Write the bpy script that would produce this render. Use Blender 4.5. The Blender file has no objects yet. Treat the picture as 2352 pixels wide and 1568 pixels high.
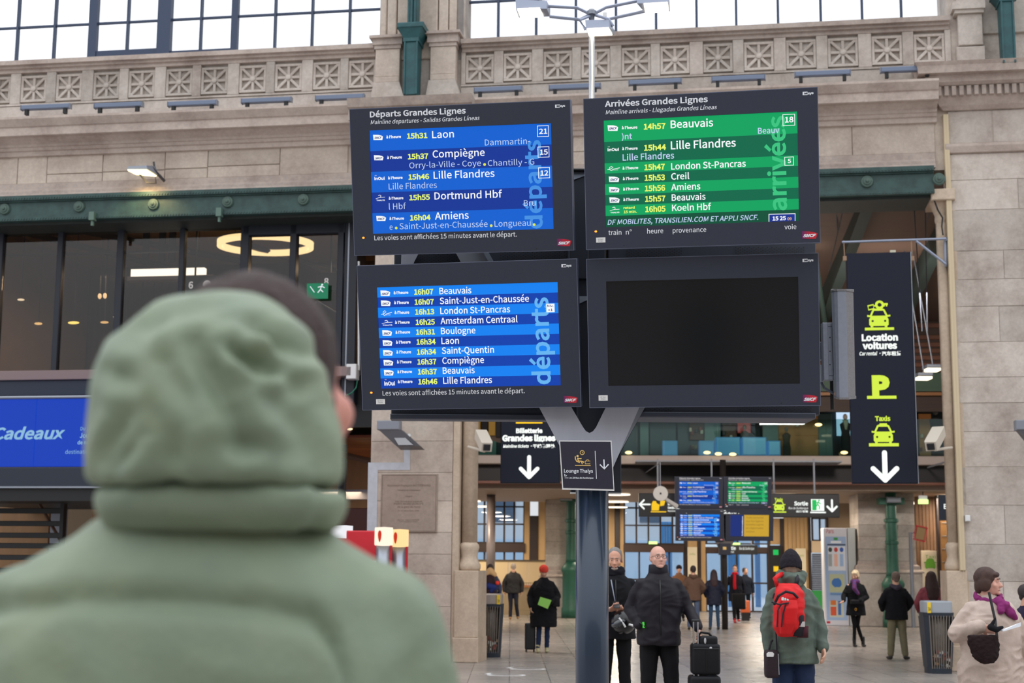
import bpy, math, random
import numpy as np
from mathutils import Vector, Matrix, Euler, noise
random.seed(7)
S = bpy.context.scene
COL = S.collection
PI = math.pi
R = math.radians

# ------------------------------------------------------------------ camera
PITCH, ROLL, FPX = 0.15166266, 0.00789192, 3377.445
CAMZ = 1.65
FW = np.array([0, math.cos(PITCH), math.sin(PITCH)])
UP0 = np.array([0, -math.sin(PITCH), math.cos(PITCH)])
RT0 = np.array([1., 0, 0])
RT = math.cos(ROLL) * RT0 + math.sin(ROLL) * UP0
UPV = -math.sin(ROLL) * RT0 + math.cos(ROLL) * UP0
CAMP = np.array([0, 0, CAMZ])
cd = bpy.data.cameras.new('camera')
cam = bpy.data.objects.new('camera', cd)
COL.objects.link(cam)
cam.matrix_world = Matrix(((RT[0], UPV[0], -FW[0], 0), (RT[1], UPV[1], -FW[1], 0), (RT[2], UPV[2], -FW[2], CAMZ), (0, 0, 0, 1)))
cd.sensor_width = 36
cd.lens = 36 * FPX / 2352
cd.clip_end = 400
cd.dof.use_dof = True
cd.dof.focus_distance = 8.9
cd.dof.aperture_fstop = 4.6
S.camera = cam

# ------------------------------------------------------------------ daylight and exposure
S.view_settings.view_transform = 'Standard'
S.view_settings.look = 'None'
S.view_settings.exposure = 0.0
S.view_settings.gamma = 1
S.view_settings.use_curve_mapping = False
wd = bpy.data.worlds.new('sky')
S.world = wd
wd.use_nodes = True
nt = wd.node_tree
bg = nt.nodes['Background']
tc = nt.nodes.new('ShaderNodeTexCoord')
nz = nt.nodes.new('ShaderNodeTexNoise')
nz.inputs['Scale'].default_value = 2.5
nz.inputs['Detail'].default_value = 4
cr = nt.nodes.new('ShaderNodeValToRGB')
cr.color_ramp.elements[0].position = 0.3
cr.color_ramp.elements[0].color = (0.86, 0.92, 1.0, 1)
cr.color_ramp.elements[1].position = 0.7
cr.color_ramp.elements[1].color = (0.98, 0.99, 1.0, 1)
nt.links.new(tc.outputs['Generated'], nz.inputs['Vector'])
nt.links.new(nz.outputs['Fac'], cr.inputs['Fac'])
nt.links.new(cr.outputs['Color'], bg.inputs['Color'])
# overcast sky: three times brighter overhead than at the horizon
sz_ = nt.nodes.new('ShaderNodeSeparateXYZ'); nt.links.new(tc.outputs['Generated'], sz_.inputs[0])
mx_ = nt.nodes.new('ShaderNodeMath'); mx_.operation = 'MAXIMUM'; mx_.inputs[1].default_value = 0; nt.links.new(sz_.outputs['Z'], mx_.inputs[0])
ov = nt.nodes.new('ShaderNodeMath'); ov.operation = 'MULTIPLY_ADD'; nt.links.new(mx_.outputs[0], ov.inputs[0])
SKY = 2.35
ov.inputs[1].default_value = SKY*2/3; ov.inputs[2].default_value = SKY/3
nt.links.new(ov.outputs[0], bg.inputs['Strength'])
S.cycles.max_bounces = 6
S.cycles.diffuse_bounces = 3
S.cycles.glossy_bounces = 3
S.cycles.transparent_max_bounces = 12
S.cycles.transmission_bounces = 4
S.cycles.sample_clamp_indirect = 4
S.cycles.caustics_reflective = False
S.cycles.caustics_refractive = False
S.cycles.use_denoising = True

# ------------------------------------------------------------------ measuring helpers
def ray(x, y):
    return FW + (x - 1176) / FPX * RT - (y - 784) / FPX * UPV
def G(x, y, Y):
    d = ray(x, y); return CAMP + d * (Y / d[1])
class Frame:
    """a vertical plane family: u along the wall, b back from it, z up"""
    def __init__(s, D, a):
        s.D, s.a = D, a
        s.U = np.array([math.cos(a), -math.sin(a), 0]); s.B = np.array([math.sin(a), math.cos(a), 0])
        s.M = Matrix.Translation((0, D, 0)) @ Matrix.Rotation(-a, 4, 'Z')
    def F(s, x, y, b=0.0):
        d = ray(x, y); O = np.array([0, s.D, 0]) + s.B * b
        P = CAMP + d * (((O - CAMP) @ s.B) / (d @ s.B))
        return float((P - O) @ s.U), float(P[2])
    def u(s, x, y, b=0.0): return s.F(x, y, b)[0]
    def z(s, x, y, b=0.0): return s.F(x, y, b)[1]
WF = Frame(25.897, 0.15719675)          # the big stone wall
IF = Frame(42.0, R(4))                  # inner concourse, second row of pillars
WM = Matrix()

# ------------------------------------------------------------------ mesh builder
class MB:
    def __init__(s): s.v = []; s.f = []; s.m = []
    def add(s, vs, fs, m=0):
        o = len(s.v); s.v += [tuple(p) for p in vs]; s.f += [tuple(i + o for i in f) for f in fs]; s.m += [m] * len(fs); return s
    def box(s, x0, x1, y0, y1, z0, z1, m=0):
        return s.add([(x0,y0,z0),(x1,y0,z0),(x1,y1,z0),(x0,y1,z0),(x0,y0,z1),(x1,y0,z1),(x1,y1,z1),(x0,y1,z1)],
                     [(0,3,2,1),(4,5,6,7),(0,1,5,4),(1,2,6,5),(2,3,7,6),(3,0,4,7)], m)
    def bbox(s, x0, x1, y0, y1, z0, z1, c=0.01, m=0):
        """box whose front (low y) face is chamfered"""
        vs = [(x0,y1,z0),(x1,y1,z0),(x1,y1,z1),(x0,y1,z1),(x0,y0+c,z0),(x1,y0+c,z0),(x1,y0+c,z1),(x0,y0+c,z1),
              (x0+c,y0,z0+c),(x1-c,y0,z0+c),(x1-c,y0,z1-c),(x0+c,y0,z1-c)]
        fs = [(0,3,2,1),(0,1,5,4),(1,2,6,5),(2,3,7,6),(3,0,4,7),(4,5,9,8),(5,6,10,9),(6,7,11,10),(7,4,8,11),(8,9,10,11)]
        return s.add(vs, fs, m)
    def loft(s, rings, cap=True, m=0):
        n = len(rings[0]); vs = [p for r in rings for p in r]; fs = []
        for k in range(len(rings) - 1):
            for i in range(n):
                j = (i + 1) % n; fs.append((k*n+i, k*n+j, (k+1)*n+j, (k+1)*n+i))
        if cap: fs += [tuple(range(n))[::-1], tuple((len(rings)-1)*n + i for i in range(n))]
        return s.add(vs, fs, m)
    def prism(s, poly, y0, y1, m=0):
        """poly in (x,z), extruded along y"""
        return s.loft([[(x, y0, z) for x, z in poly], [(x, y1, z) for x, z in poly]], m=m)
    def run(s, prof, x0, x1, m=0):
        """profile in (y,z), run along x"""
        return s.loft([[(x0, y, z) for y, z in prof], [(x1, y, z) for y, z in prof]], m=m)
    def lathe(s, prof, c=(0,0), seg=24, m=0, sx=1, sy=1):
        return s.loft([[(c[0] + sx*r*math.cos(2*PI*i/seg), c[1] + sy*r*math.sin(2*PI*i/seg), z) for i in range(seg)] for r, z in prof], m=m)
    def sphere(s, c, r, seg=14, rings=9, rot=None, m=0):
        if not hasattr(r, '__len__'): r = (r, r, r)
        vs = [(0, 0, -1)]
        for k in range(1, rings):
            t = PI * k / rings
            for i in range(seg): vs.append((math.sin(t)*math.cos(2*PI*i/seg), math.sin(t)*math.sin(2*PI*i/seg), -math.cos(t)))
        vs.append((0, 0, 1)); fs = []
        for i in range(seg): fs.append((0, 1+(i+1)%seg, 1+i))
        for k in range(rings-2):
            for i in range(seg):
                a = 1+k*seg+i; b = 1+k*seg+(i+1)%seg; fs.append((a, b, b+seg, a+seg))
        L = len(vs)-1; q = 1+(rings-2)*seg
        for i in range(seg): fs.append((L, q+i, q+(i+1)%seg))
        vs = [Vector((x*r[0], y*r[1], z*r[2])) for x, y, z in vs]
        if rot: vs = [rot @ v for v in vs]
        c = Vector(c); return s.add([v + c for v in vs], fs, m)
    def cone(s, a, b, ra, rb, seg=12, m=0, cap=True):
        a, b = Vector(a), Vector(b); d = b - a
        if d.length < 1e-6: return s
        q = d.to_track_quat('Z', 'Y').to_matrix()
        ring = lambda c, r: [c + q @ Vector((r*math.cos(2*PI*i/seg), r*math.sin(2*PI*i/seg), 0)) for i in range(seg)]
        return s.loft([ring(a, ra), ring(b, rb)], cap, m)
    def chain(s, pts, rads, seg=12):
        for i, p in enumerate(pts):
            s.sphere(p, rads[i], seg, 8)
            if i: s.cone(pts[i-1], p, rads[i-1], rads[i], seg)
        return s
    def tube(s, pts, r, seg=8, m=0, closed=False):
        pts = [Vector(p) for p in pts]; n = len(pts); rings = []; up = Vector((0.13, 0.21, 0.97)).normalized()
        for i, p in enumerate(pts):
            if closed: t = pts[(i+1) % n] - pts[i-1]
            else: t = pts[min(i+1, n-1)] - pts[max(i-1, 0)]
            t.normalize(); x = t.cross(up)
            if x.length < 0.05: x = t.cross(Vector((1, 0, 0)))
            x.normalize(); y = t.cross(x); rr = r[i] if hasattr(r, '__len__') else r
            rings.append([p + x*rr*math.cos(2*PI*k/seg) + y*rr*math.sin(2*PI*k/seg) for k in range(seg)])
        if closed: rings.append(rings[0])
        return s.loft(rings, not closed, m)
    def ringz(s, L, seg=20, e=2.0):
        """stack of super-ellipse rings: (z, cx, cy, rx, ry)"""
        rr = []
        for z, cx, cy, rx, ry in L:
            ring = []
            for i in range(seg):
                t = 2*PI*i/seg; c, n = math.cos(t), math.sin(t)
                ring.append((cx + rx*math.copysign(abs(c)**(2/e), c), cy + ry*math.copysign(abs(n)**(2/e), n), z))
            rr.append(ring)
        return s.loft(rr)
    def xf(s, M):
        s.v = [tuple(M @ Vector(p)) for p in s.v]; return s
    def join(s, o, M=None):
        vs = o.v if M is None else [tuple(M @ Vector(p)) for p in o.v]
        n = len(s.v); s.v += vs; s.f += [tuple(i+n for i in f) for f in o.f]; s.m += o.m; return s

def to_mesh(mb, name, mats, smooth=False, off=(0, 0, 0)):
    me = bpy.data.meshes.new(name)
    me.from_pydata([(x-off[0], y-off[1], z-off[2]) for x, y, z in mb.v], [], mb.f)
    mats = mats if isinstance(mats, (list, tuple)) else [mats]
    for m in mats: me.materials.append(m)
    if len(mats) > 1: me.polygons.foreach_set('material_index', mb.m)
    if smooth: me.polygons.foreach_set('use_smooth', [True]*len(me.polygons))
    me.update(); return me

OFF = {}
def tag(o, label=None, cat=None, group=None, kind=None):
    if label: o['label'] = label
    if cat: o['category'] = cat
    if group: o['group'] = group
    if kind: o['kind'] = kind
    return o
def thing(name, label, cat, o=(0, 0, 0), fr=WM, group=None, kind=None):
    e = bpy.data.objects.new(name, None); COL.objects.link(e)
    e.matrix_world = fr @ Matrix.Translation(o); e.empty_display_size = 0.1
    OFF[e.name] = tuple(o); return tag(e, label, cat, group, kind)
def part(name, mb, mats, parent, smooth=False, label=None, kind=None):
    off = OFF[parent.name]
    me = mb if isinstance(mb, bpy.types.Mesh) else to_mesh(mb, name, mats, smooth, off)
    o = bpy.data.objects.new(name, me); COL.objects.link(o); o.parent = parent; OFF[o.name] = off
    return tag(o, label, kind=kind)
def solo(name, mb, mats, label, cat, o=(0, 0, 0), fr=WM, group=None, kind=None, smooth=False):
    me = to_mesh(mb, name, mats, smooth, o)
    ob = bpy.data.objects.new(name, me); COL.objects.link(ob); ob.matrix_world = fr @ Matrix.Translation(o); OFF[ob.name] = tuple(o)
    return tag(ob, label, cat, group, kind)
def smooth_by(me, deg=35):
    me.polygons.foreach_set('use_smooth', [True]*len(me.polygons))
    me.set_sharp_from_angle(angle=R(deg)) if hasattr(me, 'set_sharp_from_angle') else None
def kids(o): return [c for c in bpy.data.objects if c.parent == o]
def copy_tree(o, parent=None):
    c = o.copy(); COL.objects.link(c); c.parent = parent; OFF[c.name] = OFF[o.name]
    for ch in kids(o): copy_tree(ch, c)
    return c

# ------------------------------------------------------------------ materials
def lin(c):
    if isinstance(c, str): c = [int(c[i:i+2], 16) for i in (0, 2, 4)]
    return tuple((v/255/12.92 if v/255 <= .04045 else ((v/255+.055)/1.055)**2.4) for v in c) + (1,)
MC = {}
def mat(name, c, rough=0.6, metal=0.0, var=0.0, vs=6.0, bump=0.0, bs=40.0, emit=None, es=1.0, spec=0.5, alpha=1.0, rnd=0.0, c2=None, sheen=0.0, coat=0.0, stretch=None):
    if name in MC: return MC[name]
    m = bpy.data.materials.new(name); m.use_nodes = True; t = m.node_tree; N = t.nodes; L = t.links
    p = N['Principled BSDF']; col = lin(c)
    p.inputs['Base Color'].default_value = col; p.inputs['Roughness'].default_value = rough; p.inputs['Metallic'].default_value = metal
    p.inputs['Specular IOR Level'].default_value = spec
    if sheen: p.inputs['Sheen Weight'].default_value = sheen
    if coat: p.inputs['Coat Weight'].default_value = coat; p.inputs['Coat Roughness'].default_value = 0.08
    if emit is not None:
        p.inputs['Emission Color'].default_value = lin(emit); p.inputs['Emission Strength'].default_value = es
    if var or bump or rnd:
        tcn = N.new('ShaderNodeTexCoord'); src = tcn.outputs['Object']
        if stretch:
            mp = N.new('ShaderNodeMapping'); mp.inputs['Scale'].default_value = stretch; L.new(src, mp.inputs['Vector']); src = mp.outputs['Vector']
    cur = None
    if var:
        n1 = N.new('ShaderNodeTexNoise'); n1.inputs['Scale'].default_value = vs; n1.inputs['Detail'].default_value = 6; n1.inputs['Roughness'].default_value = .65
        L.new(src, n1.inputs['Vector'])
        rp = N.new('ShaderNodeValToRGB'); rp.color_ramp.elements[0].position = .3; rp.color_ramp.elements[1].position = .7
        d = lin(c2) if c2 else tuple(v*(1-var) for v in col[:3]) + (1,)
        rp.color_ramp.elements[0].color = d; rp.color_ramp.elements[1].color = tuple(min(1, v*(1+var*.35)) for v in col[:3]) + (1,)
        L.new(n1.outputs['Fac'], rp.inputs['Fac']); cur = rp.outputs['Color']
    if rnd:
        oi = N.new('ShaderNodeObjectInfo'); mr = N.new('ShaderNodeMapRange'); mr.inputs['To Min'].default_value = 1-rnd; mr.inputs['To Max'].default_value = 1+rnd*.6
        L.new(oi.outputs['Random'], mr.inputs['Value']); hs = N.new('ShaderNodeHueSaturation')
        if cur: L.new(cur, hs.inputs['Color'])
        else: hs.inputs['Color'].default_value = col
        L.new(mr.outputs['Result'], hs.inputs['Value']); cur = hs.outputs['Color']
    if cur: L.new(cur, p.inputs['Base Color'])
    if bump:
        n2 = N.new('ShaderNodeTexNoise'); n2.inputs['Scale'].default_value = bs; n2.inputs['Detail'].default_value = 4; L.new(src, n2.inputs['Vector'])
        b = N.new('ShaderNodeBump'); b.inputs['Strength'].default_value = bump; b.inputs['Distance'].default_value = .01
        L.new(n2.outputs['Fac'], b.inputs['Height']); L.new(b.outputs['Normal'], p.inputs['Normal'])
    MC[name] = m; return m
def glow(name, c, s=1.0):
    """something that gives off light"""
    if name in MC: return MC[name]
    m = bpy.data.materials.new(name); m.use_nodes = True; t = m.node_tree; N = t.nodes
    p = N['Principled BSDF']; p.inputs['Base Color'].default_value = (0.01, .01, .012, 1); p.inputs['Roughness'].default_value = .25
    p.inputs['Specular IOR Level'].default_value = .12
    p.inputs['Emission Color'].default_value = lin(c); p.inputs['Emission Strength'].default_value = s
    MC[name] = m; return m
def glassm(name, tint=(235, 242, 245), refl=0.12, rough=0.02, dark=1.0):
    if name in MC: return MC[name]
    m = bpy.data.materials.new(name); m.use_nodes = True; t = m.node_tree; N = t.nodes; L = t.links
    for n in list(N): N.remove(n)
    o = N.new('ShaderNodeOutputMaterial'); tr = N.new('ShaderNodeBsdfTransparent'); gl = N.new('ShaderNodeBsdfGlossy'); mx = N.new('ShaderNodeMixShader')
    c = lin(tint); tr.inputs['Color'].default_value = tuple(v*dark for v in c[:3]) + (1,); gl.inputs['Roughness'].default_value = rough
    fr = N.new('ShaderNodeLayerWeight'); fr.inputs['Blend'].default_value = .25
    ma = N.new('ShaderNodeMath'); ma.operation = 'MULTIPLY_ADD'; ma.inputs[1].default_value = .6; ma.inputs[2].default_value = refl
    L.new(fr.outputs['Fresnel'], ma.inputs[0]); L.new(ma.outputs[0], mx.inputs[0]); L.new(tr.outputs[0], mx.inputs[1]); L.new(gl.outputs[0], mx.inputs[2]); L.new(mx.outputs[0], o.inputs['Surface'])
    MC[name] = m; return m

def stone_mat(name, c, dark, rnd=.10, warm=None):
    m = bpy.data.materials.new(name); m.use_nodes = True; t = m.node_tree; N = t.nodes; L = t.links; p = N['Principled BSDF']
    p.inputs['Roughness'].default_value = .85; p.inputs['Specular IOR Level'].default_value = .25
    tcn = N.new('ShaderNodeTexCoord'); src = tcn.outputs['Object']
    a = N.new('ShaderNodeTexNoise'); a.inputs['Scale'].default_value = 1.1; a.inputs['Detail'].default_value = 8; a.inputs['Roughness'].default_value = .7; L.new(src, a.inputs['Vector'])
    ra = N.new('ShaderNodeValToRGB'); e = ra.color_ramp.elements; e[0].position = .30; e[0].color = lin(dark); e[1].position = .56; e[1].color = lin(c)
    L.new(a.outputs['Fac'], ra.inputs['Fac'])
    b = N.new('ShaderNodeTexNoise'); b.inputs['Scale'].default_value = 14; b.inputs['Detail'].default_value = 8; b.inputs['Roughness'].default_value = .75; L.new(src, b.inputs['Vector'])
    mb_ = N.new('ShaderNodeMapRange'); mb_.inputs['From Min'].default_value = .3; mb_.inputs['From Max'].default_value = .7; mb_.inputs['To Min'].default_value = .84; mb_.inputs['To Max'].default_value = 1.1
    L.new(b.outputs['Fac'], mb_.inputs['Value'])
    oi = N.new('ShaderNodeObjectInfo'); mo = N.new('ShaderNodeMapRange'); mo.inputs['To Min'].default_value = 1-rnd; mo.inputs['To Max'].default_value = 1+rnd; L.new(oi.outputs['Random'], mo.inputs['Value'])
    mm = N.new('ShaderNodeMath'); mm.operation = 'MULTIPLY'; L.new(mb_.outputs[0], mm.inputs[0]); L.new(mo.outputs[0], mm.inputs[1])
    hs = N.new('ShaderNodeHueSaturation'); L.new(ra.outputs['Color'], hs.inputs['Color']); L.new(mm.outputs[0], hs.inputs['Value'])
    L.new(hs.outputs['Color'], p.inputs['Base Color'])
    bu = N.new('ShaderNodeBump'); bu.inputs['Strength'].default_value = .35; bu.inputs['Distance'].default_value = .01; L.new(b.outputs['Fac'], bu.inputs['Height']); L.new(bu.outputs['Normal'], p.inputs['Normal'])
    MC[name] = m; return m

STONE = stone_mat('limestone', (202, 188, 175), (170, 153, 142))
STONE2 = stone_mat('limestone grey', (198, 188, 179), (160, 146, 136), .13)
STONED = stone_mat('limestone mouldings', (190, 176, 167), (155, 138, 130))
STONEW = stone_mat('warm limestone jamb', (205, 186, 166), (182, 162, 142))
GREENI = mat('green painted iron', (54, 84, 80), .5, 0, .35, 5, .15, 30, c2=(38, 60, 59))
TEALI = mat('teal painted iron', (38, 90, 94), .45, 0, .35, 5, .15, 30, c2=(27, 66, 72))
NAVY = mat('dark navy steel', (28, 34, 48), .55)
BLACK = mat('black steel', (16, 17, 21), .5)
SILVER = mat('brushed aluminium', (150, 155, 165), .35, .8)
GREY = mat('grey painted metal', (128, 132, 142), .5)
WHITEP = mat('white paint', (225, 225, 225), .5)
GLS = glassm('clear glass', (254, 254, 255), .02)

# ------------------------------------------------------------------ text as thin geometry
TXC = {}
FONT = None
try:      # the humanist sans that ships inside Blender itself; without it the built-in face is used
    import os
    for kind in ('LOCAL', 'SYSTEM'):
        fp = os.path.join(bpy.utils.resource_path(kind), 'datafiles', 'fonts', 'Noto Sans CJK Regular.woff2')
        if os.path.exists(fp): FONT = bpy.data.fonts.load(fp); break
except Exception:
    FONT = None
def glyphs(s, bold=0.0, shear=0.0):
    bold *= .5
    k = (s, bold, shear)
    if k in TXC: return TXC[k]
    cu = bpy.data.curves.new('lettering', 'FONT'); cu.body = s; cu.size = 1; cu.offset = bold; cu.shear = shear; cu.resolution_u = 3
    if FONT: cu.font = FONT
    ob = bpy.data.objects.new('lettering', cu); COL.objects.link(ob)
    dg = bpy.context.evaluated_depsgraph_get(); ev = ob.evaluated_get(dg); me = ev.to_mesh()
    vs = [tuple(v.co) for v in me.vertices]; fs = [tuple(p.vertices) for p in me.polygons]
    ev.to_mesh_clear(); bpy.data.objects.remove(ob); bpy.data.curves.remove(cu)
    TXC[k] = (vs, fs); return vs, fs
CAPH = None
def text(mb, s, x, z, w, cap, y=0.0, bold=0.0, shear=0.0, rot=0, align='l', ch='H'):
    """adds lettering in the xz plane at depth y; ink starts at x, baseline z, ink width w (None: natural), capital height cap"""
    vs, fs = glyphs(s, bold, shear)
    if not vs: return mb
    H = glyphs(ch, bold)[0]; h0 = max(v[1] for v in H) - min(v[1] for v in H)
    x0 = min(v[0] for v in vs); x1 = max(v[0] for v in vs)
    sz = cap / h0; sx = sz if w is None else w / (x1 - x0)
    W = (x1-x0)*sx; ox = {'l': 0, 'c': -W/2, 'r': -W}[align]
    out = []
    for vx, vy, _ in vs:
        a, b = (vx - x0)*sx + ox, vy*sz
        if rot: a, b = -b, a          # reads upward
        out.append((x + a, y, z + b))
    return mb.add(out, fs)
def textc(mb, s, x, z, cap, **k): return text(mb, s, x, z, None, cap, align='c', **k)
# ================================================================== THE BIG STONE WALL (setting)
FM = WF.M
def fz(y, b=0.0, x=400): return WF.F(x, y, b)[1]
UL, UR = -11.2, 12.5
# floor
fl = MB(); fl.box(-26, 40, -12, 70, -0.2, 0)
FLOORM = bpy.data.materials.new('polished terrazzo floor'); FLOORM.use_nodes = True
t = FLOORM.node_tree; N = t.nodes; L = t.links; p = N['Principled BSDF']
tcn = N.new('ShaderNodeTexCoord'); br = N.new('ShaderNodeTexBrick'); br.offset = 0
for k, v in (('Scale', 1.0), ('Mortar Size', .008), ('Brick Width', .6), ('Row Height', .6), ('Bias', 0.)): br.inputs[k].default_value = v
br.inputs['Color1'].default_value = lin((166, 158, 151)); br.inputs['Color2'].default_value = lin((152, 145, 140)); br.inputs['Mortar'].default_value = lin((105, 100, 98))
L.new(tcn.outputs['Object'], br.inputs['Vector'])
nn = N.new('ShaderNodeTexNoise'); nn.inputs['Scale'].default_value = .8; nn.inputs['Detail'].default_value = 6; L.new(tcn.outputs['Object'], nn.inputs['Vector'])
mr = N.new('ShaderNodeMapRange'); mr.inputs['To Min'].default_value = .8; mr.inputs['To Max'].default_value = 1.15; L.new(nn.outputs['Fac'], mr.inputs['Value'])
hs = N.new('ShaderNodeHueSaturation'); L.new(br.outputs['Color'], hs.inputs['Color']); L.new(mr.outputs[0], hs.inputs['Value']); L.new(hs.outputs['Color'], p.inputs['Base Color'])
mr2 = N.new('ShaderNodeMapRange'); mr2.inputs['To Min'].default_value = .20; mr2.inputs['To Max'].default_value = .34; p.inputs['Specular IOR Level'].default_value = .4; L.new(nn.outputs['Fac'], mr2.inputs['Value']); L.new(mr2.outputs[0], p.inputs['Roughness'])
solo('floor', fl, FLOORM, 'pale polished station floor with faint tile joints', None, kind='structure')

def ashlar(parent, x0, x1, zs, b, wmin, wmax, m, seed, depth=.12, gap=.006, cuts=None, cham=.008, jit=.004):
    rs = random.Random(seed)
    for i in range(len(zs)-1):
        if cuts: xs = cuts[i % len(cuts)]
        else:
            xs = [x0]
            while x1 - xs[-1] > wmax*1.2: xs.append(xs[-1] + rs.uniform(wmin, wmax))
            xs.append(x1)
        for a, c in zip(xs[:-1], xs[1:]):
            j = rs.uniform(-jit, jit)
            part('stone_block', MB().bbox(a+gap, c-gap, b+j, b+depth, zs[i]+gap, zs[i+1]-gap, cham), m, parent)

# ---- heights (read off the wall face)
Z_BEAM0, Z_BEAM1 = 8.089, 8.52
zf0, zf1 = 8.80, 9.34            # frieze of plain blocks
# frieze wall
wall = solo('wall_back', MB().box(UL, UR, .03, .9, 8.5, 10.1), STONE, 'limestone wall above the two wide openings', None, fr=FM, kind='structure')
zm = 9.02
for (x0, x1, sd) in ((UL, -3.1, 3), (-.75, 7.42, 5)):
    # upper and lower courses with alternating tall blocks
    rs = random.Random(sd); x = x0
    while x < x1 - .2:
        w = min(rs.uniform(.8, 1.5), x1 - x)
        if x1 - (x+w) < .35: w = x1 - x
        if rs.random() < .42: segs = [(zf0, zf1)]; w = min(w, .6) if x1-x-w > .7 else w
        else: segs = [(zf0, zm + rs.uniform(-.12, .05)), (None, zf1)]
        last = zf0
        for a, b_ in segs:
            a = last if a is None else a
            part('stone_block', MB().bbox(x+.006, x+w-.006, rs.uniform(-.004, .004), .1, a+.006, b_-.006, .008), STONE, wall); last = b_
        x += w
def zz(y, b): return fz(y, b)
# ---- main cornice
prof = [(0.05, fz(350)), (-.06, fz(346, -.06)), (-.06, fz(336, -.06)), (-.10, fz(333, -.1)), (-.13, fz(326, -.13)), (-.16, fz(324, -.16)), (-.16, fz(318, -.16)),
        (-.30, fz(303, -.30)), (-.42, fz(299, -.42)), (-.44, fz(297, -.44)), (-.44, fz(279, -.44)), (-.47, fz(276, -.47)), (-.50, fz(270, -.5)), (-.56, fz(258, -.56)), (-.56, fz(253, -.56)), (0.05, fz(251, -.5)+.02)]
cor = solo('trim_1', MB().run(prof, UL, 7.45), STONED, 'long moulded stone cornice under the carved parapet', None, fr=FM, kind='structure')
# cornice joints as separate blocks' shadow lines: thin recessed seams are built as proud lead flashings on top
arch = [(0.05, zf0+.01), (-.03, zf0), (-.03, fz(424, -.03)), (-.09, fz(428, -.09)), (-.09, fz(434, -.09)), (-.13, fz(437, -.13)), (-.13, fz(442, -.13)), (.05, fz(444))]
for i, (a, b_) in enumerate(((UL, -2.95), (-.62, 7.40))):
    solo('trim_%d' % (2+i), MB().run(arch, a, b_), STONED, 'slim moulded stone band resting on the green iron beam', None, fr=FM, kind='structure')
# ---- parapet with carved wheel panels
par = solo('wall_parapet', MB().box(UL, UR, .06, .55, 10.0, 11.15), STONE2, 'stone parapet carved with square wheel panels', None, fr=FM, kind='structure')
def parapet_front(x0, x1, cx):
    z0, z1 = fz(253, 0), fz(152, 0)
    zc0, zc1 = fz(228), fz(156)
    mb = MB()
    mb.box(x0, x1, 0, .1, z0-.1, zc0-.012); mb.box(x0, x1, -.015, .1, zc0, zc0+.035)
    part('plain_course', mb, STONE2, par)
    xs = [x0] + sum([[c-.262, c+.262] for c in cx], []) + [x1]
    for i in range(0, len(xs)-1, 2):
        if xs[i+1]-xs[i] > .03: part('stone_post', MB().bbox(xs[i]+.004, xs[i+1]-.004, -.02, .1, zc0+.035, z1, .008), STONE2, par)
h = .262; q = .215
hub = MB().lathe([(.001, 0), (.045, 0), (.055, .012), (.05, .022), (.02, .03), (.001, .03)], seg=14); hub.xf(Matrix.Rotation(PI/2, 4, 'X'))
WH = MB()
for a in ((-h, h, -h, -q), (-h, h, q, h)): WH.bbox(a[0], a[1], 0, .08, a[2], a[3], .004)
for a in ((-h, -q), (q, h)): WH.bbox(a[0], a[1], 0, .08, -q, q, .004)
for k in range(4):
    l = q if k % 2 == 0 else q*1.40
    WH.join(MB().bbox(-l, l, .006, .08, -.026, .026, .006), Matrix.Rotation(k*PI/4, 4, 'Y'))
WH.join(hub)
whm = to_mesh(WH, 'wheel_panel', STONE2)
cl = [WF.u(x, y) for x, y in ((-5, 208), (77, 206), (158, 202), (244, 200), (325, 197), (411, 195), (492, 192), (580, 189), (662, 186), (750, 180), (832, 176))]
crr = [WF.u(x, y) for x, y in ((1102, 160), (1189, 155), (1281, 152), (1368, 148), (1461, 143), (1550, 138), (1649, 132), (1743, 128), (1840, 121), (1936, 115), (2037, 106), (2134, 100))]
cl = [-10.12 - .75] + cl
ZW = fz(189)
for c in cl + crr:
    o = part('wheel_panel', whm, None, par); o.location = (c, 0, ZW)
parapet_front(UL, -2.62, cl); parapet_front(-.99, 7.75, crr)
# parapet coping
cop = [(.06, fz(153)), (-.03, fz(151, -.03)), (-.03, fz(143, -.03)), (-.09, fz(140, -.09)), (-.09, fz(134, -.09)), (-.16, fz(131, -.16)), (-.16, fz(121, -.16)), (.5, fz(119, -.16))]
for i, (a, b_) in enumerate(((UL, -2.62), (-.97, 7.72))):
    solo('trim_%d' % (4+i), MB().run(cop, a, b_), STONED, 'moulded coping stone along the foot of the arched window', None, fr=FM, kind='structure')
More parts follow.
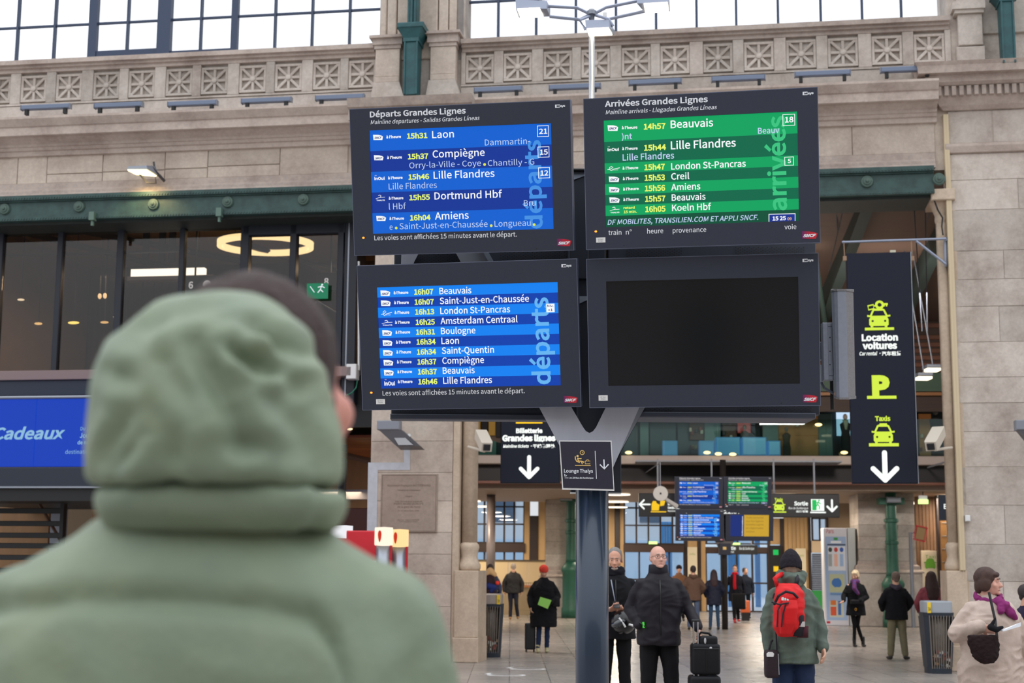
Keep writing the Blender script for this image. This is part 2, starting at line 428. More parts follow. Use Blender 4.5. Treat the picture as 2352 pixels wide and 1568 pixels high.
# ---- strip lights standing on the cornice
bars = [(50, 161, 253), (218, 327, 249), (387, 498, 245), (556, 669, 238), (726, 836, 231), (1090, 1199, 213), (1262, 1379, 207), (1445, 1565, 196), (1635, 1757, 188), (1826, 1953, 177), (2023, 2143, 167)]
LIGHTM = mat('grey lacquered housing', (110, 122, 146), .45)
ordn = ['first', 'second', 'third', 'fourth', 'fifth', 'sixth', 'seventh', 'eighth', 'ninth', 'tenth', 'eleventh', 'twelfth']
for i, (xa, xb, y) in enumerate(bars):
    bb = -.42; ua, z = WF.F(xa, y, bb); ub = WF.F(xb, y - 5, bb)[0]; z = WF.F(xa, y, bb)[1]
    o = thing('strip_light', 'slim grey strip light on the cornice, %s counted from the blue banner side' % ordn[i], 'strip light', ((ua+ub)/2, bb, z), FM, 'strip lights along the cornice')
    part('housing', MB().bbox(ua, ub, bb-.05, bb+.06, z, z+.085, .01), LIGHTM, o)
    part('end_cap', MB().box(ua-.012, ua, bb-.05, bb+.06, z-.01, z+.088), GREY, o)
    part('end_cap', MB().box(ub, ub+.012, bb-.05, bb+.06, z-.01, z+.088), GREY, o)
    for uu in (ua+.1, ub-.1): part('foot', MB().box(uu-.03, uu+.03, bb-.03, bb+.05, z-.1, z), BLACK, o)

# ---- iron beams with round bosses
bossm = MB().lathe([(.001, -.02), (.10, -.02), (.115, .0), (.10, .03), (.07, .035), (.065, .05), (.03, .055), (.025, .075), (.001, .08)], seg=16)
bossm.xf(Matrix.Rotation(PI/2, 4, 'X'))
BOSSM = mat('weathered green boss', (78, 100, 92), .6, 0, .3, 20)
bme = to_mesh(bossm, 'boss', BOSSM); smooth_by(bme, 40)
bx = [WF.u(x, y) for x, y in ((18, 475), (188, 472), (358, 470), (528, 464), (701, 459))]
def beam(a, b_, bosses, lab):
    o = thing('iron_beam', lab, 'beam', (a, 0, Z_BEAM0), FM)
    bf = -.16
    part('web', MB().box(a, b_, bf+.06, .2, fz(484, bf), fz(449, bf)), GREENI, o)
    part('top_flange', MB().box(a, b_, bf-.03, .3, fz(449, bf), fz(441, bf)+.02).box(a, b_, bf+.02, .1, fz(452, bf), fz(449, bf)), GREENI, o)
    part('lower_flange', MB().box(a, b_, bf, .25, fz(496, bf), fz(489, bf)).box(a, b_, bf+.03, .2, fz(489, bf), fz(484, bf)), GREENI, o)
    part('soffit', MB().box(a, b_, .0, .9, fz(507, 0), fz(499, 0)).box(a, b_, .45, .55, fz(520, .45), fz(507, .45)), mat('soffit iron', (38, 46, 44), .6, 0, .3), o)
    nr = int((b_-a)/.055); rv = MB()
    for k in range(nr): rv.box(a+.055*k+.01, a+.055*k+.035, bf-.045, bf-.03, fz(447, bf), fz(447, bf)+.022)
    for k in range(nr): rv.box(a+.055*k+.01, a+.055*k+.035, bf-.012, bf, fz(494, bf), fz(494, bf)+.022)
    part('rivets', rv, GREENI, o, kind='stuff')
    for u in bosses:
        c = part('boss', bme, None, o); c.location = (u-a, bf+.05, fz(466, bf)-Z_BEAM0)
    return o
beam(UL, -2.9, bx + [bx[4]+(bx[4]-bx[3])], 'long green iron beam over the glazed mezzanine, lit by the yellow floodlight')
u1, u2 = WF.u(1990, 412), WF.u(2154, 405); st = (u2-u1)
ub = []; u = u2
while u > -.5: ub.append(u); u -= st
gb = beam(-.62, 7.36, ub, 'green iron beam over the opening behind the hanging taxi sign')
for x in (213, 504):
    u = WF.u(x, 490, -.18); o = thing('beam_clip', 'small green iron hanger under the long beam, %s' % ('nearer the ring lamp' if x > 400 else 'farther from the ring lamp'), 'clip', (u, -.18, 7.9), FM, 'hangers under the long beam')
    part('hanger', MB().box(u-.05, u+.05, -.24, -.1, fz(500, -.2), fz(481, -.2)).box(u-.02, u+.02, -.2, -.14, fz(512, -.2), fz(500, -.2)), mat('pale green iron', (92, 118, 108), .6), o)

# ---- arched windows
WB = .42
FRAMEM = mat('blue grey window iron', (52, 66, 92), .5)
def arch_window(name, x0, x1, thin, thick, rows, lab, ztop=14.4):
    """x lists are u positions"""
    w = solo(name, MB().box(x0, x1, WB-.05, WB+.05, 10.95, 11.09), FRAMEM, lab, None, fr=FM, kind='structure')
    cols = sorted([(u, .022) for u in thin] + thick)
    for u, hw in cols: part('mullion', MB().box(u-hw, u+hw, WB-.04-hw*.5, WB+.03, 11.0, ztop), FRAMEM, w)
    for z in rows: part('glazing_bar', MB().box(x0, x1, WB-.03, WB+.02, z-.02, z+.02), FRAMEM, w)
    us = [x0] + [u for u, _ in cols] + [x1]; zs = [11.05] + rows + [ztop]
    for a, b_ in zip(us[:-1], us[1:]):
        for c, d in zip(zs[:-1], zs[1:]):
            if b_ - a > .12: part('pane', MB().box(a, b_, WB, WB+.006, c, d), GLS, w)
    return w
wu = lambda x, y=60: WF.u(x, y, WB)
zr = WF.z(630, 34, WB)
w1 = arch_window('window_1', UL, wu(874), [wu(43), wu(128), wu(295), wu(463), wu(633), wu(718), wu(804)],
    [(wu(217), .085), (wu(381), .135), (wu(541), .065)], [zr, zr+.72, zr+1.44], 'tall arched window of many panes above the parapet on the ring lamp side')
for (a, b_) in ((226, 367), (396, 535)):   # opening casements have a deeper foot rail
    part('foot_rail', MB().box(wu(a), wu(b_), WB-.06, WB+.03, 11.0, WF.z((a+b_)/2, 116, WB)), FRAMEM, w1)
zr2 = WF.z(1120, 4, WB)
w2 = arch_window('window_2', wu(1066), 7.95, [wu(x, 40) for x in (1145, 1232, 1323, 1415, 1507, 1600, 1691, 1787, 1885, 1980, 2070)], [(wu(1072, 50), .03)], [zr2, zr2+.72, zr2+1.44], 'wide arched window of many panes above the arrivals screen')

# ---- pier between the windows, upper stage
def px(x, y, b): return WF.F(x, y, b)
pier = thing('window_pier', 'pale stone pier between the two arched windows, with twin block capitals', 'pier', (-1.85, 0, 10.1), FM)
part('pier_core', MB().box(-2.56, -.93, .05, .6, 10.1, 14.4), STONE2, pier)
def pil(xa, xb, yc, y0, y1, y2, yb, b=-.22):
    ua, ub = WF.u(xa, y1+30, b), WF.u(xb, y1+30, b)
    z = lambda y: WF.z((xa+xb)/2, y, b)
    part('shaft', MB().bbox(ua, ub, b, .1, z(y2), z(y1), .01).bbox(ua, ub, b-.01, .1, z(y2)-.11, z(y2), .01), STONE, pier)
    part('capital', MB().box(ua-.02, ub+.02, b-.02, .1, z(y1), z(y1)+.07).box(ua-.05, ub+.05, b-.05, .1, z(y1)+.07, z(y0)-.05).box(ua-.10, ub+.10, b-.11, .1, z(y0)-.05, z(y0)), STONED, pier)
    part('plinth', MB().loft([[(ua-.06, b-.06, z(yb)-.1), (ub+.10, b-.06, z(yb)-.1), (ub+.10, .1, z(yb)-.1), (ua-.06, .1, z(yb)-.1)], [(ua-.02, b-.02, z(y2)-.11), (ub+.0, b-.02, z(y2)-.11), (ub, .1, z(y2)-.11), (ua-.02, .1, z(y2)-.11)]]), STONE2, pier)
pil(862, 918, 0, 84, 112, 176, 212); pil(988, 1046, 0, 74, 106, 170, 208)
# arch mouldings above the capitals
for xa, xb, b in ((873, 888, .0), (889, 911, -.05), (912, 944, -.10), (962, 1005, -.10), (1006, 1029, -.05), (1030, 1049, .0)):
    ua, ub = WF.u(xa, 60, b), WF.u(xb, 60, b); part('arch_rib', MB().bbox(ua+.008, ub-.008, b, .3, 10.9, 14.4, .015), STONE, pier)
part('white_reveal', MB().box(WF.u(1050, 50, .1), WF.u(1066, 50, .1), .05, .45, 10.9, 14.4), mat('chalky reveal', (214, 214, 218), .9), pier)
part('niche', MB().bbox(WF.u(919, 150, -.05), WF.u(987, 150, -.05), -.05, .1, 10.1, 11.4, .01), STONE2, pier)
# projecting cornice under it
bprof = [(.05, 9.0), (-.30, 9.55), (-.42, fz(299, -.42)-.02), (-.80, fz(292, -.8)), (-.80, WF.z(950, 246, -.8)), (-.86, WF.z(950, 240, -.86)), (-.90, WF.z(950, 226, -.9)), (-.92, WF.z(950, 219, -.92)), (.05, WF.z(950, 217, -.92))]
part('corbelled_cornice', MB().run(bprof, WF.u(800, 250, -.8), WF.u(1085, 235, -.8)), STONED, pier)
def iron_col(name, lab, xc, ys, hw0, hw1, b, ztop, ysh):
    """tapering iron stanchion: lower shaft, splayed capital, narrower upper shaft"""
    uc = WF.u(xc, ys[1], b); z0 = WF.z(xc, ys[2], b) - .08; zc0 = WF.z(xc, ys[1], b); zc1 = WF.z(xc, ys[0], b)
    o = thing(name, lab, 'iron column', (uc, b, z0), FM)
    m = MB().loft([[(uc-hw0*.85, b-.1, z0), (uc+hw0*.85, b-.1, z0), (uc+hw0*.85, b+.25, z0), (uc-hw0*.85, b+.25, z0)], [(uc-hw0, b-.1, zc0), (uc+hw0, b-.1, zc0), (uc+hw0, b+.25, zc0), (uc-hw0, b+.25, zc0)]])
    for s_ in (-1, 1): m.box(uc+s_*hw0*.9-.015, uc+s_*hw0*.9+.015, b-.125, b-.09, z0, zc0)
    part('shaft', m, TEALI, o)
    h = zc1-zc0
    part('capital', MB().box(uc-hw0-.02, uc+hw0+.02, b-.13, b+.3, zc0, zc0+h*.2).loft([[(uc-hw0-.02, b-.13, zc0+h*.2), (uc+hw0+.02, b-.13, zc0+h*.2), (uc+hw0+.02, b+.3, zc0+h*.2), (uc-hw0-.02, b+.3, zc0+h*.2)], [(uc-hw0-.1, b-.2, zc0+h*.7), (uc+hw0+.1, b-.2, zc0+h*.7), (uc+hw0+.1, b+.3, zc0+h*.7), (uc-hw0-.1, b+.3, zc0+h*.7)]]).bbox(uc-hw0-.12, uc+hw0+.12, b-.22, b+.3, zc0+h*.7, zc1, .015), TEALI, o)
    u = MB()
    for k in (-1, 0, 1): u.box(uc+k*hw1*.66-hw1*.25, uc+k*hw1*.66+hw1*.25, b-.1-(k == 0)*.03, b+.2, zc1, ztop)
    u.box(uc-hw1, uc+hw1, b-.05, b+.2, zc1, ztop)
    part('upper_shaft', u, TEALI, o); return o
iron_col('iron_stanchion', 'teal iron stanchion with splayed capital between the twin stone blocks of the window pier', 947, (60, 100, 210), .125, .085, -.42, 14.4, 0)

# ---- the tall pilaster past the taxi sign
RB = -.0
big = thing('stone_pilaster', 'tall limestone pilaster with dentil cornice at the edge beyond the taxi sign', 'pilaster', (7.72, 0, 0), FM)
part('pilaster_core', MB().box(7.70, 12.4, .014, 1.2, 0, 14.4), STONE2, big)
zc = [0.0] + [WF.z(2270, y, 0) for y in (1500, 1420, 1335, 1250, 1160, 1072, 991, 925, 866, 785, 703, 641, 575, 481, 412, 352)]
U0 = WF.u(2200, 900, 0)
rs = random.Random(11)
for i in range(len(zc)-1):
    c = rs.uniform(1.0, 2.1) if i % 2 else rs.uniform(.55, 1.2)
    cuts = [U0] + ([U0+c] if c < 1.9 else []) + [U0+2.2+rs.uniform(-.2, .3), U0+3.4, 12.2]
    cuts = sorted(set(cuts))
    for a, b_ in zip(cuts[:-1], cuts[1:]):
        part('stone_block', MB().bbox(a+.003, b_-.003, rs.uniform(-.004, .004), .1, zc[i]+.003, zc[i+1]-.003, .005), STONE2, big)
zt = [WF.z(2270, y, 0) for y in (330, 250)]
part('string_course', MB().run([(.05, zc[-1]), (-.05, zc[-1]+.02), (-.09, zt[0]-.05), (-.09, zt[0]), (.05, zt[0]+.02)], U0-.06, 12.2), STONED, big)
for a, b_ in ((U0, U0+.75), (U0+.75, U0+1.3), (U0+1.3, 12.2)): part('stone_block', MB().bbox(a+.006, b_-.006, 0, .1, zt[0]+.02, zt[1]-.02, .01), STONE2, big)
def pz(y, b): return WF.z(2270, y, b)
def wrap_profile(prof, x0, x1, yb=.3):
    """profile (offset, z) carried along the front and round the near corner"""
    rings = []
    for o, z in prof: rings.append([(x0-o, yb, z), (x0-o, -o, z), (x1, -o, z), (x1, yb, z)])
    return MB().loft(rings)
part('dentil_cornice', wrap_profile([(.05, pz(250, -.05)), (.12, pz(240, -.1)), (.2, pz(222, -.2)), (.22, pz(217, -.2)), (.22, pz(196, -.22)), (.30, pz(192, -.3)), (.36, pz(184, -.36)), (.38, pz(168, -.38)), (.50, pz(162, -.5)), (.52, pz(146, -.5)), (.56, pz(138, -.5)), (.2, pz(137, -.5))], U0-.02, 12.2), STONED, big)
z0, z1 = pz(216, -.28), pz(194, -.28)
nd = 0; uu = U0-.2
while uu < U0+1.9:
    part('dentil', MB().bbox(uu, uu+.075, -.30, -.2, z0, z1, .008), STONED, big); uu += .125
# block above the cornice
ub0, ub1 = WF.u(2197, 90, -.2), WF.u(2262, 90, -.2); zb1 = pz(-10, -.2)
part('upper_block', MB().bbox(ub0, ub1, -.2, .3, pz(140, -.2), pz(103, -.2)-.01, .012).bbox(ub0+.04, ub1-.02, -.17, .3, pz(100, -.2), pz(28, -.2), .012).box(ub0-.02, ub1, -.23, .3, pz(28, -.2), pz(20, -.2)).box(ub0-.06, ub1+.02, -.27, .3, pz(20, -.2), pz(2, -.2)).bbox(ub0+.02, ub1, -.2, .3, pz(2, -.2), 14.4, .01), STONE2, big)
part('upper_wall', MB().bbox(ub1, 12.2, -.05, .3, 10.9, 14.4, .01), STONE2, big)
iron_col('iron_stanchion', 'teal iron stanchion standing on the dentil cornice of the tall pilaster', 2310, (-18, 8, 138), .105, .09, -.42, 14.4, 0)

# ---- jamb of the opening: moulded strip, half column, base and plinth
def jamb(name, lab, xs, side, m=STONEW, ybell=(1245, 1310), yp=1318, ztop=8.5, xb=0.10):
    """xs: pixel limits of the moulded strip at mid height"""
    o = thing(name, lab, 'column', (xs[0], 0, 0), FM)
    a, b_ = xs
    zb0, zb1 = WF.z(1080 if side < 0 else 2180, ybell[1], 0), WF.z(1080 if side < 0 else 2180, ybell[0], 0)
    w = b_-a
    part('flat_strip', MB().bbox(a, a+w*.30, .0, .9, 0, ztop, .01) if side < 0 else MB().bbox(b_-w*.30, b_, .0, .9, 0, ztop, .01), m, o)
    cx = a+w*.66 if side < 0 else b_-w*.66
    sh = MB(); n = 20
    rings = []
    for z, r in [(zb1, w*.33), (ztop-.55, w*.33)]:
        rings.append([(cx + r*math.cos(2*PI*i/n)*(1+.06*math.cos(5*2*PI*i/n)), .22 + r*math.sin(2*PI*i/n)*(1+.06*math.cos(5*2*PI*i/n)), z) for i in range(n)])
    part('half_column', MB().loft(rings), m, o, smooth=True)
    H = zb1-zb0
    part('bell_base', MB().lathe([(w*.46, zb0), (w*.50, zb0+H*.08), (w*.50, zb0+H*.22), (w*.42, zb0+H*.32), (w*.36, zb0+H*.5), (w*.40, zb0+H*.7), (w*.44, zb0+H*.82), (w*.42, zb0+H*.92), (w*.33, zb1)], c=(cx, .22), seg=20), m, o, smooth=True)
    part('plinth', MB().bbox(cx-w*.52, cx+w*.52, -.04, .8, .42, zb0, .012).bbox(cx-w*.56, cx+w*.56, -.08, .8, 0, .42, .012), m, o)
    part('capital', MB().lathe([(w*.33, ztop-.55), (w*.38, ztop-.5), (w*.36, ztop-.42), (w*.55, ztop-.25), (w*.6, ztop-.2)], c=(cx, .22), seg=20).bbox(cx-w*.62, cx+w*.62, -.1, .8, ztop-.2, ztop, .015), m, o)
    return o
jamb('jamb_column', 'warm stone half column with bell base on the opening side of the plaque pier', (-1.04, -.63), -1)
jamb('jamb_column', 'warm stone half column with bell base beside the beige coat, below the hanging-sign bracket', (7.40, 7.72), 1, ztop=WF.z(2160, 436, 0))
pb = WF.u(2190, 700, -.05); pl = MB()
z1 = WF.z(2185, 262, -.05)
solo('cable_duct', MB().bbox(pb-.055, pb+.035, -.07, .06, WF.z(2220, 1310, -.05), z1, .008).box(pb-.01, pb-.004, -.073, -.06, 1.5, z1), mat('cream duct', (206, 188, 156), .5), 'cream vertical cable duct running up beside the tall pilaster', 'duct', (pb, 0, 0), FM)
ju, jz = WF.F(2222, 1190, -.08); solo('junction_box', MB().bbox(ju-.04, ju+.04, -.14, .0, jz-.05, jz+.05, .01), WHITEP, 'small white junction box on the cream duct above the beige coated woman', 'junction box', (ju, -.05, jz), FM)

# ---- pier with the plaque
pp = thing('stone_pier', 'broad limestone pier carrying the engraved plaque', 'pier', (-1.8, 0, 0), FM)
part('pier_core', MB().box(-2.54, -1.045, .014, 1.1, 0, 8.6), STONE2, pp)
zs = [0, .42] + [WF.z(940, y, 0) for y in (1392, 1318, 1272, 1222, 1150, 1085, 1013, 935, 860, 780, 700, 620, 540, 460)] + [8.6]
zs = sorted(zs); rs = random.Random(4)
for i in range(len(zs)-1):
    c = [-2.54] + ([-2.54 + rs.uniform(.5, 1.0)] if i % 2 or i > 12 else []) + [-1.045]
    if 5 <= i <= 7: c = [-2.54, -1.045]
    for a, b_ in zip(c[:-1], c[1:]): part('stone_block', MB().bbox(a+.003, b_-.003, rs.uniform(-.003, .003), .1, zs[i]+.003, zs[i+1]-.003, .004), STONE, pp)
part('painted_strip', MB().prism([(WF.u(a, b), WF.z(a, b)) for a, b in ((846, 1062), (928, 1062), (928, 1020), (942, 1020), (942, 1079), (868, 1079), (864, 1300), (842, 1300))], -.012, .02), mat('white wash', (192, 196, 204), .9, 0, .12, 8), pp)
# plaque
ua, za = WF.F(874, 1222); ubb, zb_ = WF.F(1006, 1088)
pq = thing('plaque', 'grey stone plaque engraved with lines of lettering', 'plaque', ((ua+ubb)/2, 0, za), FM)
PLQ = stone_mat('plaque stone', (162, 146, 134), (150, 134, 123), 0)
part('slab', MB().bbox(ua, ubb, -.035, 0, za, zb_, .01), PLQ, pq)
part('border_line', MB().box(ua+.02, ubb-.02, -.037, -.03, za+.02, za+.026).box(ua+.02, ubb-.02, -.037, -.03, zb_-.026, zb_-.02).box(ua+.02, ua+.026, -.037, -.03, za+.02, zb_-.02).box(ubb-.026, ubb-.02, -.037, -.03, za+.02, zb_-.02), mat('engraved shadow', (98, 82, 74), .9), pq)
tx = MB(); cxm = (ua+ubb)/2
for s_, y, cap, w in (('Monsieur François MITTERRAND', 1117, .036, .80), ('Président de la République', 1127, .024, .42), ('inaugure', 1141, .024, .13), ('Les nouveaux espaces', 1153, .030, .50), ('PARIS-NORD EUROPE', 1159, .034, .55), ('de la gare du Nord', 1166, .034, .42), ('le 18 novembre 1994', 1174, .022, .38), ('Monsieur Jacques FOURNIER', 1195, .020, .40), ('étant Président de la SNCF', 1199, .018, .34)):
    text(tx, s_, cxm, WF.z(940, y), w*.98, cap, y=-.0375, align='c')
part('engraved_lettering', tx, mat('engraved letters', (112, 94, 84), .9), pq)
# ================================================================== GLAZED MEZZANINE in the opening on the ring lamp side
def rect(F, xa, xb, ya, yb, b):
    """pixel rectangle on plane b -> u0,u1,z0,z1"""
    xm, ym = (xa+xb)/2, (ya+yb)/2
    return F.u(xa, ym, b), F.u(xb, ym, b), F.z(xm, yb, b), F.z(xm, ya, b)
DARKF = mat('anthracite frame', (24, 29, 42), .45)
WARMW = mat('warm beige lining', (150, 120, 95), .8, 0, .1, 3)
MB_ = .70
mz = thing('glazed_mezzanine', 'dark framed glazed mezzanine room under the long green beam', 'mezzanine', (-7, MB_, 5), FM)
zt, zb = WF.z(400, 519, MB_), WF.z(100, 851, MB_)
wm = lambda x, y=700: WF.u(x, y, MB_)
part('head_rail', MB().box(UL, wm(815), MB_-.06, MB_+.1, zt-.02, zt+.3), DARKF, mz)
posts = [(-6, 9), (134, 6.5), (273, 8), (415, 6)]
xs = []
for x, hw in posts:
    u = wm(x); w = hw*.0085; xs.append((u-w, u+w)); part('post', MB().bbox(u-w, u+w, MB_-.07, MB_+.08, zb-.05, zt, .01), DARKF, mz)
dl = [(555, 574, 540), (668, 683, 540), (778, 792, 540)]
for a, b_, y in dl:
    u0, u1 = wm(a, 600), wm(b_, 600); xs.append((u0, u1)); part('post', MB().bbox(u0, u1, MB_-.1, MB_+.08, zb-.1, zt, .01), DARKF, mz)
zd = WF.z(680, 540, MB_)
part('door_head', MB().bbox(wm(556), wm(792), MB_-.1, MB_+.08, zd, zt, .01), DARKF, mz)
part('light_strip', MB().box(wm(562), wm(795), MB_-.13, MB_-.1, WF.z(680, 519, MB_), WF.z(680, 513, MB_)), glow('pale strip glow', (225, 190, 150), .9), mz)
part('end_panel', MB().bbox(wm(792), wm(822), MB_-.12, MB_+.5, zb-.7, zt+.3, .01), DARKF, mz)
part('end_groove', MB().box(wm(800), wm(803), MB_-.125, MB_-.11, zb-.6, zt+.2), SILVER, mz)
gl = glassm('reflecting shop glass', (225, 220, 215), .035, .015)
ed = [UL] + [v for p_ in xs for v in p_] + [wm(792)]
for a, b_ in zip(ed[0::2], ed[1::2]):
    if b_-a > .1: part('pane', MB().box(a, b_, MB_, MB_+.008, zb, zt if a < wm(560) else zd), gl, mz)
part('transom_bar', MB().box(UL, wm(414), MB_+.3, MB_+.36, WF.z(200, 573, MB_)-.02, WF.z(200, 571, MB_)), mat('thin dark bar', (40, 30, 28), .5), mz)
part('sill_band', MB().bbox(UL, wm(822), MB_-.35, MB_+.1, WF.z(100, 873, MB_-.3), WF.z(100, 851, MB_-.3), .012), mat('mauve grey sill', (134, 114, 112), .5), mz)
# room behind the glass
BK = 7.5; zr0 = zb-.05; zrc = 8.75
CEILB = mat('beige ceiling', (196, 160, 122), .8)
rm = MB(); rm.box(UL-.5, -2.6, BK, BK+.1, zr0, zrc); part('rear_partition', rm, mat('brown panelling', (94, 70, 56), .7, 0, .3, 2, stretch=(6, 1, .4)), mz)
part('side_lining', MB().box(-2.75, -2.65, MB_+.1, BK, zr0, zrc).box(UL-.5, UL-.4, MB_+.1, BK, zr0, zrc), WARMW, mz)
part('room_ceiling', MB().box(UL-.5, -2.6, MB_+.1, BK, zrc, zrc+.08), CEILB, mz)
part('room_floor', MB().box(UL-.5, -2.6, MB_+.1, BK, zr0-.1, zr0), mat('dark shop floor', (60, 52, 48), .4), mz)
rs = random.Random(2); u = UL-.3
while u < -6.2:   # dark vertical slats on the back wall
    w = rs.uniform(.10, .22); part('wall_slat', MB().bbox(u, u+w, BK-.12, BK, zr0, zrc-.3, .01), mat('slat brown', (84, 64, 52), .7, rnd=.3), mz); u += w + rs.uniform(.05, .3)
for (x0, y0, x1, y1) in ((40, 530, 560, 655), (160, 525, 560, 600), (560, 560, 830, 640)):   # sloping rafters
    a = WF.F(x0, y0, 3.5); b_ = WF.F(x1, y1, 5.5)
    part('rafter', MB().cone((a[0], 3.5, a[1]), (b_[0], 5.5, b_[1]), .07, .07, 6), mat('dark rafter', (52, 40, 36), .6), mz)
for x in (335, 372, 395):
    a = WF.F(x, 530, 3.2); part('hanger', MB().box(a[0]-.06, a[0]+.06, 3.2, 3.3, WF.z(x, 600, 3.2), zrc), DARKF, mz)
# ring lamp
rb = 3.0; cu, cz = WF.F(610, 561, rb); rx = WF.u(716, 561, rb) - cu
ring = thing('ring_lamp', 'large glowing ring pendant lamp behind the glass doors', 'lamp', (cu, rb, cz), FM)
tl = math.asin(min(.99, 21/104.)) - math.atan2(cz-1.65, 29)
pts = [(cu + rx*math.cos(t_), rb + rx*math.sin(t_)*math.cos(.06), cz + rx*math.sin(t_)*math.sin(.06)) for t_ in [2*PI*k/48 for k in range(48)]]
def ringband(r0, r1, z0, z1):
    m = MB(); n = 48; R_ = []
    for r_, z in ((r0, z0), (r1, z0), (r1, z1), (r0, z1), (r0, z0)):
        R_.append([(cu + r_*math.cos(2*PI*k/n), rb + r_*math.sin(2*PI*k/n), cz + z + .03*math.sin(2*PI*k/n)) for k in range(n)])
    return m.loft(R_, cap=False)
part('diffuser', ringband(rx-.10, rx, -.07, .05), glow('ring glow', (255, 226, 170), 2.2), ring)
part('rim', ringband(rx-.12, rx+.02, .05, .075), mat('ring rim', (90, 95, 105), .4), ring)
for k in (0.6, 2.6, 4.7): part('wire', MB().cone((cu+rx*math.cos(k), rb+rx*math.sin(k), cz+.05), (cu+rx*math.cos(k), rb+rx*math.sin(k), zrc), .006, .006, 5), BLACK, ring)
# linear lamp
b1 = 2.2; u0, z0 = WF.F(301, 645, b1); u1, z1 = WF.F(492, 622, b1)[0], WF.F(301, 619, b1)[1]
ll = thing('linear_lamp', 'bright white linear lamp behind the third mezzanine pane', 'lamp', (u0, b1, z0), FM)
part('tube', MB().bbox(u0, u1-.2, b1-.04, b1+.1, z0+.08, z1, .01), glow('white tube glow', (255, 250, 238), 2.5), ll)
part('tray', MB().bbox(u0-.06, u1, b1-.06, b1+.15, z0, z0+.08, .01), mat('lamp tray', (190, 184, 178), .4), ll)
for k in (.3, 1.4): part('wire', MB().cone((u0+k, b1+.05, z1), (u0+k, b1+.05, zrc), .006, .006, 5), BLACK, ll)
for (x, y, w, h_, c, s_, b0) in ((265, 728, 5, 3, (255, 240, 200), 1, 3), (169, 741, 15, 3.5, (255, 226, 120), 2.2, 3), (48, 688, 9, 2.5, (255, 235, 200), 1.6, 3), (229, 680, 4, 7, (255, 215, 160), 1.8, 3), (241, 679, 4, 7, (255, 215, 160), 1.8, 3), (88, 743, 11, 3, (255, 210, 140), 1.5, 4), (240, 740, 11, 3, (255, 210, 140), 1.3, 4)):
    u, z = WF.F(x, y, b0); k = .0085
    o = thing('ceiling_spot', {265: 'tiny white lamp dot in the second mezzanine pane', 169: 'brightest long yellow lamp in the mezzanine glass, beside the second post', 48: 'single pale lamp in the corner mezzanine pane', 229: 'first of two upright peach lamps side by side in the mezzanine glass', 241: 'second of two upright peach lamps side by side in the mezzanine glass', 88: 'dim orange lamp low in the corner mezzanine pane', 240: 'dim orange lamp low in the second mezzanine pane'}[x], 'lamp', (u, b0, z), FM, 'small lamps seen through the mezzanine glass')
    part('bulb', MB().sphere((u, b0, z), (w*k, .06, h_*k), 12, 8), glow('spot %d' % x, c, s_), o)
    part('stem', MB().cone((u, b0, z), (u, b0, zrc), .008, .008, 5), BLACK, o)
# platform signs 6 and 8
for s_, x, y in (('6', 433, 662), ('8', 744, 654)):
    b0 = 1.6; u, z = WF.F(x, y, b0)
    o = thing('platform_sign', 'dark sign with white platform number %s behind the mezzanine glass' % ('six' if s_ == '6' else 'eight'), 'sign', (u, b0, z-.1), FM)
    part('panel', MB().bbox(u-.15, u+.55, b0+.01, b0+.06, z-.12, z+.25, .01), mat('deep navy', (14, 18, 30), .4), o)
    t_ = MB(); text(t_, s_, u, z, None, .14, y=b0, bold=.02); part('number', t_, glow('number white', (235, 240, 248), 1.0), o)
    part('disc', MB().prism([(u+.38+.08*math.cos(k*PI/10), z+.07+.08*math.sin(k*PI/10)) for k in range(20)], b0-.004, b0+.01), glow('number white', (235, 240, 248), 1.0), o)
    part('rod', MB().box(u+.1, u+.13, b0+.02, b0+.05, z+.25, zrc), BLACK, o)
a = rect(WF, 707, 755, 652, 687, MB_-.06)
ex = thing('exit_sign', 'green emergency exit sign on the mezzanine door', 'sign', (a[0], MB_-.1, a[2]), FM)
part('plate', MB().bbox(a[0], a[1], MB_-.14, MB_-.1, a[2], a[3], .005), glow('exit green', (34, 128, 92), .9), ex)
q_ = MB(); cx_, cz_ = a[0]+.27, a[2]+.17
q_.sphere((cx_+.03, MB_-.145, cz_+.09), (.018, .003, .018), 8, 6)
for p0, p1 in (((cx_+.02, cz_+.07), (cx_, cz_)), ((cx_, cz_), (cx_+.05, cz_-.05)), ((cx_, cz_), (cx_-.05, cz_-.06)), ((cx_+.02, cz_+.06), (cx_+.08, cz_+.03)), ((cx_+.02, cz_+.06), (cx_-.05, cz_+.04))): q_.cone((p0[0], MB_-.145, p0[1]), (p1[0], MB_-.145, p1[1]), .009, .009, 5)
q_.cone((cx_-.2, MB_-.145, cz_+.06), (cx_-.12, MB_-.145, cz_-.05), .008, .008, 5)
part('running_figure', q_, glow('number white', (235, 240, 248), 1.0), ex)
rl = thing('handrail', 'pale sloping handrail behind the glass door', 'handrail', (wm(735), 1.1, 6.5), FM)
p3 = [WF.F(708, 715, 1.1), WF.F(727, 691, 1.1), WF.F(790, 728, 1.1), WF.F(790, 850, 1.1)]
part('rail', MB().tube([(a_, 1.1, b_) for a_, b_ in p3], .02), mat('pale rail', (120, 128, 140), .4), rl)
